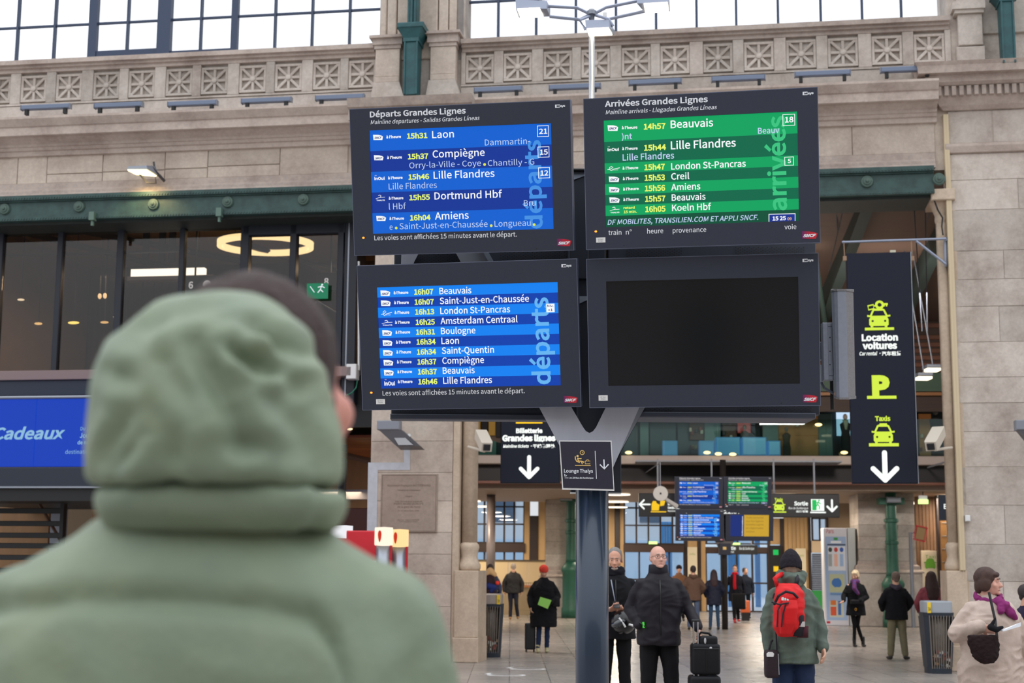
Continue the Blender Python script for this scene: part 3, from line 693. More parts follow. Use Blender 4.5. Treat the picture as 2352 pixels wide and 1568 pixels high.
# beam under the sill, blue banner, navy fascia, slatted screen
bbn = -.9
solo('edge_beam', MB().bbox(UL, wm(640), MB_-.3, MB_+.2, WF.z(100, 908, MB_-.3), WF.z(100, 873, MB_-.3), .01), mat('dark slate steel', (34, 42, 58), .5), 'dark steel edge beam between the mauve sill and the blue banner', 'beam', (UL, MB_, 4.8), FM)
bn = thing('blue_banner', 'royal blue illuminated shop banner reading Cadeaux under the glazed mezzanine', 'banner', (-9, bbn, 3.4), FM)
z0, z1 = WF.z(100, 1071, bbn), WF.z(100, 916, bbn)
e_ = [WF.u(x, 1000, bbn) for x in (-160, -60, 80, 222, 364, 506, 640)]
for a_, b_ in zip(e_[:-1], e_[1:]): part('banner_panel', MB().bbox(a_+.004, b_-.004, bbn, bbn+.08, z0, z1, .006), glow('banner blue', (14, 66, 196), .85), bn)
part('top_rail', MB().tube([(e_[0], bbn-.02, WF.z(100, 912, bbn)), (e_[-1], bbn-.02, WF.z(100, 912, bbn))], .026, 10), SILVER, bn)
tb = MB()
LB = lambda s_, x, y, x1, cap, **k: text(tb, s_, WF.u(x, y, bbn), WF.z(x, y, bbn), None if x1 is None else WF.u(x1, y, bbn)-WF.u(x, y, bbn), cap, y=bbn-.003, **k)
LB('Cadeaux', -14, 1008, 149, .215, bold=.025, shear=.25)
part('large_lettering', tb, glow('banner pale', (150, 200, 235), .85), bn); tb = MB()
LB('Du 17 novembre', 185, 988, None, .062); LB('Joululahjat', 183, 1005, None, .085, bold=.02); LB('de nos régions', 178, 1020, None, .07, bold=.02); LB('destination cadeaux', 150, 1042, None, .07)
part('small_lettering', tb, glow('banner pale', (150, 200, 235), .85), bn)
nf = thing('kiosk_fascia', 'navy steel fascia and dark slatted screen below the blue banner', 'fascia', (-9, bbn, 0), FM)
part('fascia_band', MB().bbox(e_[0], e_[-1], bbn-.06, bbn+.3, WF.z(100, 1119, bbn), z0-.02, .01), mat('slate fascia', (26, 36, 52), .5), nf)
part('fascia_edge', MB().box(e_[0], e_[-1], bbn-.08, bbn-.05, WF.z(100, 1121, bbn), WF.z(100, 1117, bbn)), SILVER, nf)
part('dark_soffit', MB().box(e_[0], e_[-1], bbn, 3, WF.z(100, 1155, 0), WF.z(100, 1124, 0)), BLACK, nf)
for y in (1173, 1202, 1229, 1253, 1280, 1310):
    part('slat', MB().bbox(e_[0], WF.u(150, 1150, .3), .25, .32, WF.z(80, y+6, .3), WF.z(80, y-6, .3), .008), BLACK, nf)
part('slat_post', MB().box(WF.u(144, 1150, .3), WF.u(152, 1150, .3), .22, .36, 0, WF.z(80, 1130, .3)), BLACK, nf)
part('brace', MB().cone((WF.u(75, 1130, .5), .5, WF.z(75, 1130, .5)), (WF.u(150, 1260, .5), .5, WF.z(150, 1260, .5)), .03, .03, 6), mat('copper brown', (112, 78, 58), .5), nf)
part('timber_back', MB().box(WF.u(0, 1200, 3), WF.u(112, 1200, 3), 3, 3.1, 0, 3).box(e_[0], -3, 6, 6.1, 0, 4.2), mat('caramel timber', (150, 112, 74), .6, 0, .2, 4, stretch=(1, 1, .2)), nf)
part('pale_back_panel', MB().box(WF.u(116, 1200, 2.9), WF.u(150, 1200, 2.9), 2.9, 3.0, 0, 3), mat('pale blue grey', (150, 156, 170), .5), nf)
# passage seen between the hood and the pier: dark soffit, timber slat ceiling, dark posts
ps = thing('passage_ceiling', 'orange timber slat ceiling in the passage beside the plaque pier', 'ceiling panel', (-3.3, 3, 3), FM)
TIM = mat('orange timber', (160, 92, 46), .55, 0, .25, 3, rnd=.2, stretch=(.3, 4, 1))
k = 0
for bb in np.arange(2.0, 9.0, .22):
    part('slat', MB().bbox(-6.5, -2.56, bb, bb+.15, 4.12-.02*bb, 4.18-.02*bb, .005), TIM, ps)
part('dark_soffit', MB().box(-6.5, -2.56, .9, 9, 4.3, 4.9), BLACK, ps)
part('cross_beam', MB().bbox(-6.5, -2.56, 3.2, 3.4, 2.95, 3.15, .01), mat('white soffit beam', (170, 164, 168), .5), ps)
part('front_edge', MB().box(-6.5, -2.56, .85, .95, 4.18, 5.1), BLACK, ps)
part('duct', MB().cone((-6, 1.6, 4.3), (-2.7, 2.2, 3.55), .06, .06, 8), mat('bronze duct', (96, 66, 46), .5), ps)
for (x, y) in ((765, 970), (803, 985), (766, 1085)):
    u, z = WF.F(x, y, 2.2); part('downlight', MB().sphere((u, 2.2, z), (.06, .03, .022), 10, 6), glow('warm downlight', (255, 236, 190), 2), ps)
u, z = WF.F(838, 1054, 3.0); part('exit_light', MB().box(u-.14, u+.1, 3.0, 3.04, z-.02, z+.02), glow('exit strip green', (190, 255, 190), 1.6), ps)
u, z = WF.F(785, 1140, 2.6); part('round_post', MB().lathe([(.085, 0), (.085, 4.0)], c=(u, 2.6), seg=14), mat('dark post', (40, 36, 36), .4), ps)
solo('red_partition', MB().bbox(WF.u(760, 1200, 1.8), -2.5, 1.8, 1.9, 0, WF.z(800, 1166, 1.8), .02), mat('oxblood panel', (74, 32, 24), .5), 'dark oxblood partition behind the red vending kiosk', 'partition', (-3, 1.8, 0), FM)
# red kiosk and lit cylinders in front of the plaque pier
kb = -1.6
kk = thing('red_kiosk', 'red vending kiosk counter in front of the plaque pier', 'kiosk', (-2.8, kb, 0), FM)
REDP = mat('signal red', (196, 26, 44), .4)
part('body', MB().bbox(WF.u(640, 1250, kb), WF.u(866, 1250, kb), kb, kb+.7, 0, WF.z(820, 1218, kb), .02), REDP, kk)
part('counter_band', MB().bbox(WF.u(640, 1250, kb), WF.u(870, 1250, kb), kb-.03, kb+.72, WF.z(820, 1300, kb), WF.z(820, 1288, kb), .01), WHITEP, kk)
part('white_top_box', MB().bbox(WF.u(757, 1220, kb), WF.u(796, 1220, kb), kb-.05, kb+.4, WF.z(780, 1236, kb), WF.z(780, 1206, kb), .02), glow('lit white box', (250, 250, 255), .9), kk)
for i, (x0, x1, y0, y1, col, lab) in enumerate(((861, 902, 1211, 1252, (255, 236, 214), 'first and taller'), (897, 938, 1216, 1255, (255, 214, 150), 'second and warmer'))):
    bb = kb-.3+.15*i; a_ = rect(WF, x0, x1, y0, y1, bb); c_ = ((a_[0]+a_[1])/2, bb); r_ = (a_[1]-a_[0])/2
    o = thing('lit_totem', 'round illuminated drinks totem with a red flame mark, %s of the two' % lab, 'totem', (c_[0], c_[1], 0), FM)
    part('lantern', MB().lathe([(.01, a_[2]-.01), (r_*.97, a_[2]), (r_, a_[2]+.02), (r_, a_[3]-.02), (r_*.97, a_[3]), (.01, a_[3]+.01)], c=c_, seg=24), glow('lantern %d' % i, col, 1.15), o, smooth=False)
    fl_ = []
    for k in range(16):
        t_ = 2*PI*k/16; fl_.append((.028*math.sin(t_)*(1-.35*math.cos(t_)), .095*-math.cos(t_)))
    part('flame_mark', MB().prism([(c_[0] + x_ - .03, (a_[2]+a_[3])/2 + z_) for x_, z_ in fl_], bb-r_-.012, bb-r_+.03), glow('flame red', (225, 50, 20), .8), o)
    part('chrome_stem', MB().lathe([(r_*.8, .05), (r_*.8, a_[2]-.01)], c=c_, seg=20), SILVER, o, smooth=True)
    part('red_edge', MB().box(c_[0]+r_*.75, c_[0]+r_*.95, bb-.03, bb+.03, 0, a_[2]), REDP, o)
    part('foot', MB().lathe([(r_, 0), (r_, .05), (r_*.8, .06)], c=c_, seg=20), REDP, o)

# ================================================================== FLOODLIGHTS, CCTV
def lf(x, y, b): u, z = WF.F(x, y, b); return u, b, z
fx = thing('floodlight', 'lit yellow floodlight standing on the stone band above the long green beam', 'floodlight', lf(340, 412, -.4), FM)
u, b_, z = lf(325, 388, -.55)
hd = MB().loft([[(u-.19, b_+.25, z+.12), (u+.16, b_+.25, z+.12), (u+.16, b_-.15, z+.02), (u-.19, b_-.15, z+.02)][::-1], [(u-.21, b_+.28, z), (u+.24, b_+.28, z-.07), (u+.20, b_-.2, z-.06), (u-.21, b_-.2, z-.05)][::-1]])
part('lamp_head', hd, GREY, fx)
part('lens', MB().loft([[(u-.20, b_+.22, z-.03), (u+.21, b_+.22, z-.08), (u+.18, b_-.19, z-.07), (u-.19, b_-.19, z-.055)], [(u-.19, b_+.2, z-.05), (u+.2, b_+.2, z-.1), (u+.17, b_-.18, z-.09), (u-.18, b_-.18, z-.08)]]), glow('flood yellow', (255, 232, 165), 5), fx)
part('bracket', MB().tube([lf(318, 396, -.4), lf(338, 420, -.35), lf(358, 420, -.35), lf(356, 395, -.35), lf(353, 372, -.3)], .02, 6).tube([lf(346, 382, -.45), lf(378, 416, -.2)], .028, 6), mat('dark bracket', (60, 58, 62), .5), fx)
pl = bpy.data.lights.new('floodlight_glow', 'SPOT'); pl.energy = 60; pl.color = (1, .72, .34); pl.spot_size = R(120); pl.spot_blend = .6; pl.shadow_soft_size = .15
po = bpy.data.objects.new('floodlight_glow', pl); COL.objects.link(po); po.matrix_world = FM @ Matrix.Translation((u, b_, z-.12)) @ Matrix.Rotation(R(25), 4, 'X'); 
def flood2(name_lab, x0, y0, s_=1):
    """boxy floodlight with open frame tilted down"""
    bb = -.55; u, z = WF.F(x0, y0, bb)
    o = thing('floodlight', name_lab, 'floodlight', (u, bb, z), FM)
    part('ballast_box', MB().bbox(u-.28*s_, u+.12*s_, bb-.12, bb+.1, z-.02, z+.14, .012), GREY, o)
    part('lamp_frame', MB().loft([[(u-.25*s_, bb-.1, z-.02), (u+.15*s_, bb-.1, z-.02), (u+.15*s_, bb+.1, z-.02), (u-.25*s_, bb+.1, z-.02)], [(u+.05*s_, bb+.0, z-.30), (u+.48*s_, bb+.0, z-.30), (u+.48*s_, bb+.35, z-.34), (u+.05*s_, bb+.35, z-.34)]]), mat('floodlight grey', (92, 92, 98), .45), o)
    part('lens', MB().prism([(u+.02*s_, z-.16), (u+.22*s_, z-.16), (u+.36*s_, z-.285), (u+.10*s_, z-.285)], bb-.06, bb-.03), mat('dull lens', (170, 172, 176), .2), o)
    part('wall_arm', MB().cone((u+.25*s_, bb+.1, z-.1), (u+.15*s_, 0, z-.12), .03, .03, 8), WHITEP, o)
    return o
flood2('grey floodlight with open frame on the plaque pier', 905, 985)
flood2('grey floodlight at the photo edge on the tall pilaster beyond the taxi sign', 2372, 985, 1)
def cctv(lab, p0, p1, wall, r_=.10, bb=-.7):
    a, c = Vector(lf(*p0, bb+.25)), Vector(lf(*p1, bb-.3))
    o = thing('security_camera', lab, 'camera', tuple(a), FM)
    d = (c-a).normalized(); q = d.to_track_quat('Z', 'Y').to_matrix()
    def rg(p_, w, h_): return [p_ + q @ Vector((sx*w, sy*h_, 0)) for sx, sy in ((-1, -1), (1, -1), (1, 1), (-1, 1))]
    cw = mat('ivory camera', (206, 196, 182), .45)
    part('camera_body', MB().loft([rg(a, r_*.8, r_*.7), rg(a + d*.04, r_, r_*.85), rg(c - d*.04, r_, r_*.85), rg(c, r_*.9, r_*.8)]), cw, o)
    part('lens', MB().loft([rg(c, r_*.6, r_*.55), rg(c + d*.03, r_*.55, r_*.5)]), mat('black lens', (20, 24, 34), .15), o)
    w_ = Vector(lf(*wall, -.02)); m_ = (a+c)/2
    part('bracket', MB().tube([m_ - Vector((0, 0, r_)), m_ + Vector((0, .1, -r_*1.8)), w_], .025, 8), cw, o)
    return o
cctv('ivory security camera beside the ticket sign, angled towards the billboard', (1103, 995), (1118, 1027), (1076, 1026))
cctv('ivory security camera beside the taxi sign, angled down', (2158, 988), (2138, 1025), (2186, 1028))
cb = thing('camera_bracket', 'white box and pipe on the dark end panel above the green cable', 'box', lf(810, 860, 0), FM)
part('box', MB().bbox(*[v for v in (WF.u(800, 850, .5), WF.u(823, 850, .5))], .35, .58, WF.z(810, 872, .5), WF.z(810, 838, .5), .01), WHITEP, cb)
part('pipe', MB().tube([lf(824, 600, .5), lf(824, 850, .5)], .02, 8), WHITEP, cb)
part('cable', MB().tube([lf(821, 872, .4), lf(818, 890, .35), lf(808, 902, .3), lf(792, 910, .3)], .012, 6), mat('green cable', (20, 110, 84), .5), cb)
# ================================================================== INNER CONCOURSE seen through the opening by the taxi sign
IM = IF.M
def iu(x, y, b): return IF.u(x, y, b)
def iz(x, y, b): return IF.z(x, y, b)
CEIL = mat('brown plank ceiling', (92, 70, 58), .7, 0, .25, 3, stretch=(.15, 14, 1))
cz0 = 8.86
solo('ceiling', MB().box(-24, 40, -14.5, 9.5, cz0, cz0+.15), CEIL, 'brown plank underside of the inner concourse roof', None, fr=IM, kind='structure')
solo('roof_slab', MB().box(-26, 42, -15, 15.4, cz0+.2, cz0+.4), mat('roof grey', (90, 92, 96), .8), 'flat inner concourse roof slab', None, fr=IM, kind='structure')
for i, (x0, y0, x1, y1) in enumerate(((1899, 470, 1884, 740), (2083, 468, 2060, 640), (1700, 470, 1690, 740), (1500, 470, 1510, 740))):
    a = G(x0, y0, 31); z = cz0-.12; c = G(x1, y1, 41.5)
    lab = 'green iron roof rib under the plank ceiling, %s' % ['beside the arrivals screen', 'behind the hanging taxi sign', 'hidden behind the dark screen', 'hidden behind the arrivals screen'][i]
    if i > 1: continue
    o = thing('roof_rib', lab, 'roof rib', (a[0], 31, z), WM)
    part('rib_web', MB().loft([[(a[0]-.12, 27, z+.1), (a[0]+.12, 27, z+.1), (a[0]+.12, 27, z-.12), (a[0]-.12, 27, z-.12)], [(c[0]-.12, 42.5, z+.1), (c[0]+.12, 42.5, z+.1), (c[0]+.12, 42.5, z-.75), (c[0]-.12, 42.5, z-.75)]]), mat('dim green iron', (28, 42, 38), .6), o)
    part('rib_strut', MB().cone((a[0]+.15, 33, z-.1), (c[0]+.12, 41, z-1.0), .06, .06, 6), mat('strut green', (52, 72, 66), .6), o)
# wall above the mezzanine shops
MZB = 0.0
x0i, x1i = iu(1040, 1000, 0), iu(2420, 1000, 0)
up = thing('timber_storey', 'dark timber boarded wall with sage beam above the upper gallery', 'wall panel', (x0i, 3.5, 6.5), IM)
zA = iz(1900, 742, 1.5)
part('wall_panel', MB().box(x0i, x1i, 1.5, 1.7, iz(1900, 945, 1.5), cz0), mat('dark brown timber', (66, 44, 34), .6, 0, .3, 3, stretch=(.2, 1, 6)), up)
for y in (748, 775, 792, 806, 822, 838): part('timber_board', MB().bbox(x0i, x1i, 1.42, 1.5, iz(1900, y+5, 1.45), iz(1900, y-5, 1.45), .01), mat('red brown board', (104, 62, 42), .6, 0, .2, 5), up)
part('green_beam', MB().bbox(x0i, x1i, 1.2, 1.5, iz(2130, 897, 1.3), iz(2130, 856, 1.3), .02).box(x0i, x1i, 1.1, 1.5, iz(2130, 900, 1.3), iz(2130, 894, 1.3)), mat('sage beam', (66, 88, 70), .6), up)
part('cove_strip', MB().box(x0i, x1i, 1.25, 1.5, iz(2130, 908, 1.3), iz(2130, 901, 1.3)), mat('copper cove', (150, 98, 52), .5), up)  # plain copper coloured strip below the sage beam
# gallery slab, fascia
sl = thing('gallery', 'upper shop gallery with pale slab edge and black fascia across the inner concourse', 'gallery', (x0i, 0, 4), IM)
z1, z0 = iz(1700, 1046, 0), iz(1700, 1066, 0)
part('slab_edge', MB().bbox(x0i, x1i, 0, 4.5, z0, z1, .02), mat('pale slab edge', (164, 150, 142), .5), sl)
zf = iz(1700, 1106, .4)
part('fascia', MB().box(x0i, x1i, .4, 3.0, zf, z0), mat('black fascia', (20, 16, 18), .6), sl)
part('copper_strip', MB().bbox(x0i, x1i, .34, 3.0, iz(1700, 1112, .4), zf, .01), mat('red brown strip', (118, 72, 56), .5), sl)
part('soffit_board', MB().box(x0i, x1i, .8, 9, iz(1700, 1126, .9), iz(1700, 1113, .9)), mat('beige soffit', (146, 126, 110), .6), sl)
for x in np.arange(1090, 2200, 62):
    u = iu(x, 1004, .1); part('glass_panel', MB().box(u+.01, u+iu(1152, 1004, .1)-iu(1090, 1004, .1)-.01, .1, .115, z1, iz(x, 962, .1)), glassm('gallery glass', (200, 224, 222), .02, .02), sl)
# shop interior behind gallery glass
SB = 4.0
sh = thing('gallery_shop', 'warm lit shop interior behind the gallery glass', 'shop', (x0i, SB, 4.7), IM)
def shp(nm, xa, xb, ya, yb, b, m): r_ = rect(IF, xa, xb, ya, yb, b); part(nm, MB().bbox(r_[0], r_[1], b, b+.08, r_[2], r_[3], .01), m, sh)
tealp = mat('teal panel', (36, 62, 62), .4, rnd=.3); palep = mat('pale teal curtain', (128, 146, 136), .6, rnd=.15); orp = mat('lit orange wood', (196, 130, 74), .6, emit=(180, 110, 55), es=.12); brp = mat('shelf brown', (110, 72, 52), .6)  # orange wood carries its shop light as weak emission in the material
part('shop_back', MB().box(x0i, x1i, SB+.1, SB+.2, z1, iz(1900, 900, SB)), mat('dark teal back', (30, 44, 46), .6), sh)
part('shop_ceiling', MB().box(x0i, x1i, 1.7, SB+.1, iz(1900, 930, SB), iz(1900, 930, SB)+.1), mat('dark shop ceiling', (40, 32, 30), .7), sh)
for xa, xb in ((1100, 1140), (1470, 1490), (1618, 1655), (1752, 1788), (1880, 1912)): shp('curtain_panel', xa, xb, 950, 1046, SB-.3, palep)
for xa, xb in ((1432, 1466), (1492, 1553), (1556, 1612)): shp('teal_panel', xa, xb, 950, 1046, SB-.15, tealp)
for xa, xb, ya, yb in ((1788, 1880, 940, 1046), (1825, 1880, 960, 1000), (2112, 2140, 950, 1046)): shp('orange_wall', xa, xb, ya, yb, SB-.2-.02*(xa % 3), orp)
for xa, xb, ya, yb in ((1584, 1617, 960, 1010), (1660, 1692, 960, 1005)): shp('shelf_unit', xa, xb, ya, yb, SB-.35, brp)
rs = random.Random(9)
for k in range(26):
    x = rs.choice([rs.uniform(1586, 1616), rs.uniform(1662, 1700), rs.uniform(1830, 1878), rs.uniform(2115, 2140)]); y = rs.uniform(965, 1035)
    u, z = IF.F(x, y, SB-.45); c = rs.choice([(180, 150, 110), (150, 60, 40), (220, 200, 170), (70, 60, 60)])
    o = solo('shop_item', MB().bbox(u-.04, u+.04, SB-.47, SB-.4, z-.06, z+.06, .01), mat('item %s' % (c,), c, .5), 'small boxed goods on the shelves of the gallery shop', 'goods', (u, SB-.45, z), IM, 'goods on the gallery shop shelves')
r_ = rect(IF, 1694, 1724, 970, 994, SB-.6); solo('red_shop_sign', MB().bbox(r_[0], r_[1], SB-.62, SB-.56, r_[2], r_[3], .01), glow('shop red', (186, 44, 34), .7), 'small red sign hanging in the gallery shop', 'sign', (r_[0], SB-.6, r_[2]), IM)
r_ = rect(IF, 1922, 1954, 934, 1000, SB-.1); solo('lit_shop_panel', MB().bbox(r_[0], r_[1], SB-.12, SB, r_[2], r_[3], .01), glow('panel white', (200, 225, 250), 1.0), 'white lit panel behind the mannequin in the gallery shop', 'light panel', (r_[0], SB, r_[2]), IM)
# daylight reflections at the foot of the glass, imitated by glowing pale blue blocks
for ic, (xa, xb, ya, yb) in enumerate(((1522, 1556, 1012, 1046), (1606, 1640, 1012, 1046), (1644, 1700, 1004, 1046), (1704, 1760, 1004, 1046), (1764, 1792, 1012, 1046))):
    r_ = rect(IF, xa, xb, ya, yb, 2.4); solo('reflection_block', MB().bbox(r_[0], r_[1], 2.3, 2.9, r_[2], r_[3], .03), mat('pale blue reflection', (150, 190, 230), .25, emit=(110, 160, 215), es=.35), 'pale blue reflection block behind the gallery glass, %s of five counted from the mast' % ordn[ic], 'reflection block', (r_[0], 2.4, r_[2]), IM, 'pale reflection blocks on the gallery')
for i, (x, y) in enumerate(((1444, 1039), (1624, 1039), (1650, 1042), (1684, 963), (1683, 1043), (1939, 1039), (1880, 975))):
    u, z = IF.F(x, y, -.1)
    o = thing('gallery_lamp', 'small warm lamp %s' % ['low at the gallery edge, nearest the mast', 'low at the gallery edge before the red sign', 'first of a close pair at the gallery edge', 'high in the gallery above the red sign', 'second of a close pair at the gallery edge', 'at the gallery edge under the mannequin with the scarf', 'high in the gallery near the screens\' corner'][i], 'lamp', (u, -.1, z), IM, 'small warm lamps along the gallery')
    part('bulb', MB().sphere((u, -.1, z), (.10, .05, .045), 12, 7), glow('gallery warm', (255, 226, 150), 2.5), o); part('bracket', MB().box(u-.01, u+.01, -.1, .12, z-.03, z-.0), BLACK, o)
# mannequin
def mann(x, y0, y1, b, lab, c, hat=None):
    u, z1_ = IF.F(x, y0, b); z0_ = z1 if b > 0 else 0
    H = z1_-z0_; o = thing('mannequin', lab, 'mannequin', (u, b, z0_), IM)
    k = H/1.75
    part('dress', MB().ringz([(z0_+.0, u, b, .17*k, .12*k), (z0_+.7*k, u, b, .2*k, .14*k), (z0_+1.05*k, u, b, .15*k, .11*k), (z0_+1.35*k, u, b, .21*k, .12*k), (z0_+1.48*k, u, b, .06*k, .06*k)]), mat('mann %s' % (c,), c, .8), o, smooth=True)
    part('head', MB().sphere((u, b, z0_+1.63*k), (.085*k, .1*k, .12*k)), mat('mann head', (150, 134, 118), .6), o, smooth=True)
    if hat: part('scarf', MB().ringz([(z0_+1.15*k, u, b-.1, .03, .03), (z0_+1.45*k, u, b-.08, .08, .08), (z0_+1.52*k, u, b, .09, .09)]), mat('cream wool', (198, 184, 156), .9), o, smooth=True)
    return o
mann(1941, 950, 1046, 2.0, 'mannequin in dark coat and cream scarf in the gallery window', (30, 32, 34), 1)
mann(1710, 975, 1046, 3.0, 'brown dressed mannequin between the pale reflection blocks', (96, 84, 72))
mann(1806, 980, 1046, 3.0, 'olive brown mannequin before the orange shop wall', (92, 78, 62))
mann(2148, 936, 1046, 2.4, 'tall dark draped mannequin behind the ivory security camera', (34, 32, 32))

# ---- hanging direction sign
sb = -1.0
sg = thing('direction_sign', 'long black hanging sign with taxi, exit pictograms and white arrows', 'sign', (iu(1700, 1160, sb), sb, iz(1700, 1188, sb)), IM)
a_ = rect(IF, 1467, 1928, 1133, 1187, sb)
part('sign_box', MB().bbox(a_[0], a_[1], sb, sb+.18, a_[2], a_[3], .015), mat('sign black', (18, 18, 24), .4), sg)
def tsign(F, b, mbt): return lambda s_, x, y, x1, cap, **k: text(mbt, s_, F.u(x, y, b), F.z(x, y, b), None if x1 is None else F.u(x1, y, b)-F.u(x, y, b), cap, y=b-.004, **k)
WGL = glow('sign white', (250, 255, 250), 1.1); YGL = glow('sign lime', (214, 240, 70), 1.0); YEL = glow('sign yellow', (250, 200, 30), 1.0)
def arrow(mb, x, z, L_, w, y, ang=0):
    """ang 0 points down, 90 points to -x"""
    pts = lambda P: [(x + px_*math.cos(ang) - pz_*math.sin(ang), z + px_*math.sin(ang) + pz_*math.cos(ang)) for px_, pz_ in P]
    def cap_(a, c):
        a, c = Vector(a), Vector(c); d = (c-a).normalized(); n = Vector((-d.y, d.x)); P = []
        for k in range(7): t_ = PI/2 + PI*k/6; P.append(a + (d*math.cos(t_) + n*math.sin(t_))*w/2)
        for k in range(7): t_ = -PI/2 + PI*k/6; P.append(c + (d*math.cos(t_) + n*math.sin(t_))*w/2)
        mb.prism(pts([tuple(v) for v in P]), y-.002, y+.006)
    cap_((0, L_/2), (0, -L_/2)); cap_((0, -L_/2), (-L_*.42, -L_*.08)); cap_((0, -L_/2), (L_*.42, -L_*.08))
def carshape(mb, x, z, s_, y, hole=None):
    """front view car pictogram, s_ = width"""
    P = [(-.36, 0), (-.36, -.06), (-.25, -.06), (-.25, 0), (.25, 0), (.25, -.06), (.36, -.06), (.36, 0), (.42, .05), (.42, .30), (.36, .40), (.5, .42), (.5, .5), (.38, .48), (.26, .74), (.18, .78), (-.18, .78), (-.26, .74), (-.38, .48), (-.5, .5), (-.5, .42), (-.36, .40), (-.42, .30), (-.42, .05)]
    mb.prism([(x+a*s_, z+b_*s_) for a, b_ in P], y-.002, y+.006)
    if hole is not None:
        hole.prism([(x+a*s_, z+b_*s_) for a, b_ in ((-.30, .46), (.30, .46), (.20, .68), (-.20, .68))], y-.006, y-.002)
        for sx in (-1, 1): hole.prism([(x+sx*.27*s_+.05*s_*math.cos(k*PI/4), z+.22*s_+.05*s_*math.sin(k*PI/4)) for k in range(8)], y-.006, y-.002)
w_ = MB(); ye = MB(); li = MB(); hl = MB()
def T_(*a, **k): m_ = MB(); tsign(IF, sb, m_)(*a, **k); part('lettering', m_, WGL, sg)
for a_x, a_y, L_, w0, an in ((1481, 1158, .28, .045, R(-90)), (1911, 1161, .30, .055, 0)):
    m_ = MB(); arrow(m_, iu(a_x, a_y, sb), iz(a_x, a_y, sb), L_, w0, sb, an); part('arrow', m_, WGL, sg)
T_('Sortie', 1824, 1160, 1856, .11, bold=.03); T_('Rue de Dunkerque', 1811, 1169, 1856, .06, shear=.2); T_('出口 街道', 1829, 1176, 1856, .05, bold=.02)
T_('Billetterie', 1534, 1160, 1552, .07, bold=.02); T_('Grandes lignes', 1534, 1168, 1560, .07, bold=.03); T_('Mainline tickets  •  Hall Londres', 1534, 1175, 1600, .05)
T_('Voies', 1590, 1175, 1630, .05); T_('Chantilly • 地铁', 1640, 1177, 1676, .05)
r_ = rect(IF, 1863, 1893, 1146, 1173, sb); w_.prism([(r_[0], r_[2]), (r_[1], r_[2]), (r_[1], r_[3]), (r_[0], r_[3])], sb-.003, sb+.005); w_.box(r_[0]-.03, r_[1]+.04, sb-.003, sb+.005, r_[2]-.06, r_[2]-.02); part('white_plate', w_, WGL, sg)
gr_ = MB(); cx_, cz_ = (r_[0]+r_[1])/2, (r_[2]+r_[3])/2
gr_.box(r_[0]+.03, cx_-.03, sb-.006, sb-.003, r_[2]+.02, r_[3]-.02)
for p0, p1 in (((.02, .1), (.0, .02)), ((0, .02), (.05, -.04)), ((.05, -.04), (.04, -.12)), ((0, .02), (-.06, -.06)), ((.02, .08), (.08, .03)), ((.02, .08), (-.05, .04))): gr_.cone((cx_+p0[0], sb-.006, cz_+p0[1]), (cx_+p1[0], sb-.006, cz_+p1[1]), .016, .014, 6)
gr_.sphere((cx_+.04, sb-.006, cz_+.125), (.024, .004, .024), 8, 6)
part('exit_pictogram', gr_, glow('exit bright green', (30, 190, 90), 1.0), sg)
carshape(li, iu(1790, 1173, sb), iz(1790, 1171, sb), .33, sb, hl); tl_ = tsign(IF, sb, li); tl_('Taxis', 1779, 1149, 1798, .07, bold=.03)
li.box(iu(1772, 1175, sb), iu(1806, 1175, sb), sb-.003, sb+.005, iz(1790, 1177, sb), iz(1790, 1174, sb)); part('taxi_pictogram', li, YGL, sg); li = MB(); li.box(iu(1733, 1175, sb), iu(1766, 1175, sb), sb-.003, sb+.005, iz(1750, 1176, sb), iz(1750, 1172, sb))
part('lime_bar', li, YGL, sg)
ux, zx = iu(1505, 1172, sb), iz(1505, 1172, sb)
ye.prism([(ux-.10, zx), (ux+.1, zx), (ux+.12, zx+.16), (ux+.04, zx+.2), (ux+.02, zx+.26), (ux-.06, zx+.26), (ux-.1, zx+.18)], sb-.003, sb+.005)
ye.prism([(ux+.13, zx+.12), (ux+.24, zx+.14), (ux+.28, zx+.28), (ux+.14, zx+.26)], sb-.003, sb+.005); ye.box(ux-.12, ux+.3, sb-.003, sb+.005, zx-.05, zx-.02)
part('ticket_pictogram', ye, YEL, sg); part('pictogram_gaps', hl, mat('sign black', (18, 18, 24), .4), sg)
for x in (1511, 1635, 1778, 1871): part('hanger_rod', MB().box(iu(x-2, 1100, sb), iu(x+2, 1100, sb), sb+.07, sb+.11, a_[3], iz(x, 1064, .2)+.05), GREY, sg)
part('rod_rail', MB().box(iu(1460, 1066, -1), iu(1935, 1066, -1), sb+.04, .1, iz(1700, 1066, 0)-.0, iz(1700, 1066, 0)+.04), GREY, sg)
# round grey mirror / clock back with arm
cx_, cz_ = G(1517, 1133, 38)[0], G(1517, 1133, 38)[2]
rm_ = thing('round_speaker', 'round grey disc loudspeaker on a slanting arm before the long sign', 'loudspeaker', (cx_, 38, cz_), WM)
part('disc', MB().prism([(cx_+.19*math.cos(k*PI/14), cz_+.19*math.sin(k*PI/14)) for k in range(28)], 37.96, 38.02), mat('disc grey', (176, 174, 172), .5), rm_)
part('hub', MB().sphere((cx_, 37.95, cz_), .025, 8, 6), BLACK, rm_)
e2 = G(1556, 1162, 38); part('arm', MB().cone((cx_+.1, 38.02, cz_-.12), (e2[0], 38.2, e2[2]), .05, .07, 8), mat('disc grey', (176, 174, 172), .5), rm_)
part('hanging_rod', MB().cone((cx_, 38.03, cz_+.15), (cx_, 38.03, G(1517, 1062, 38)[2]), .012, .012, 6).cone((cx_, 38.03, G(1517, 1062, 38)[2]), (cx_, 42.2, G(1517, 1062, 38)[2]), .012, .012, 6), GREY, rm_)

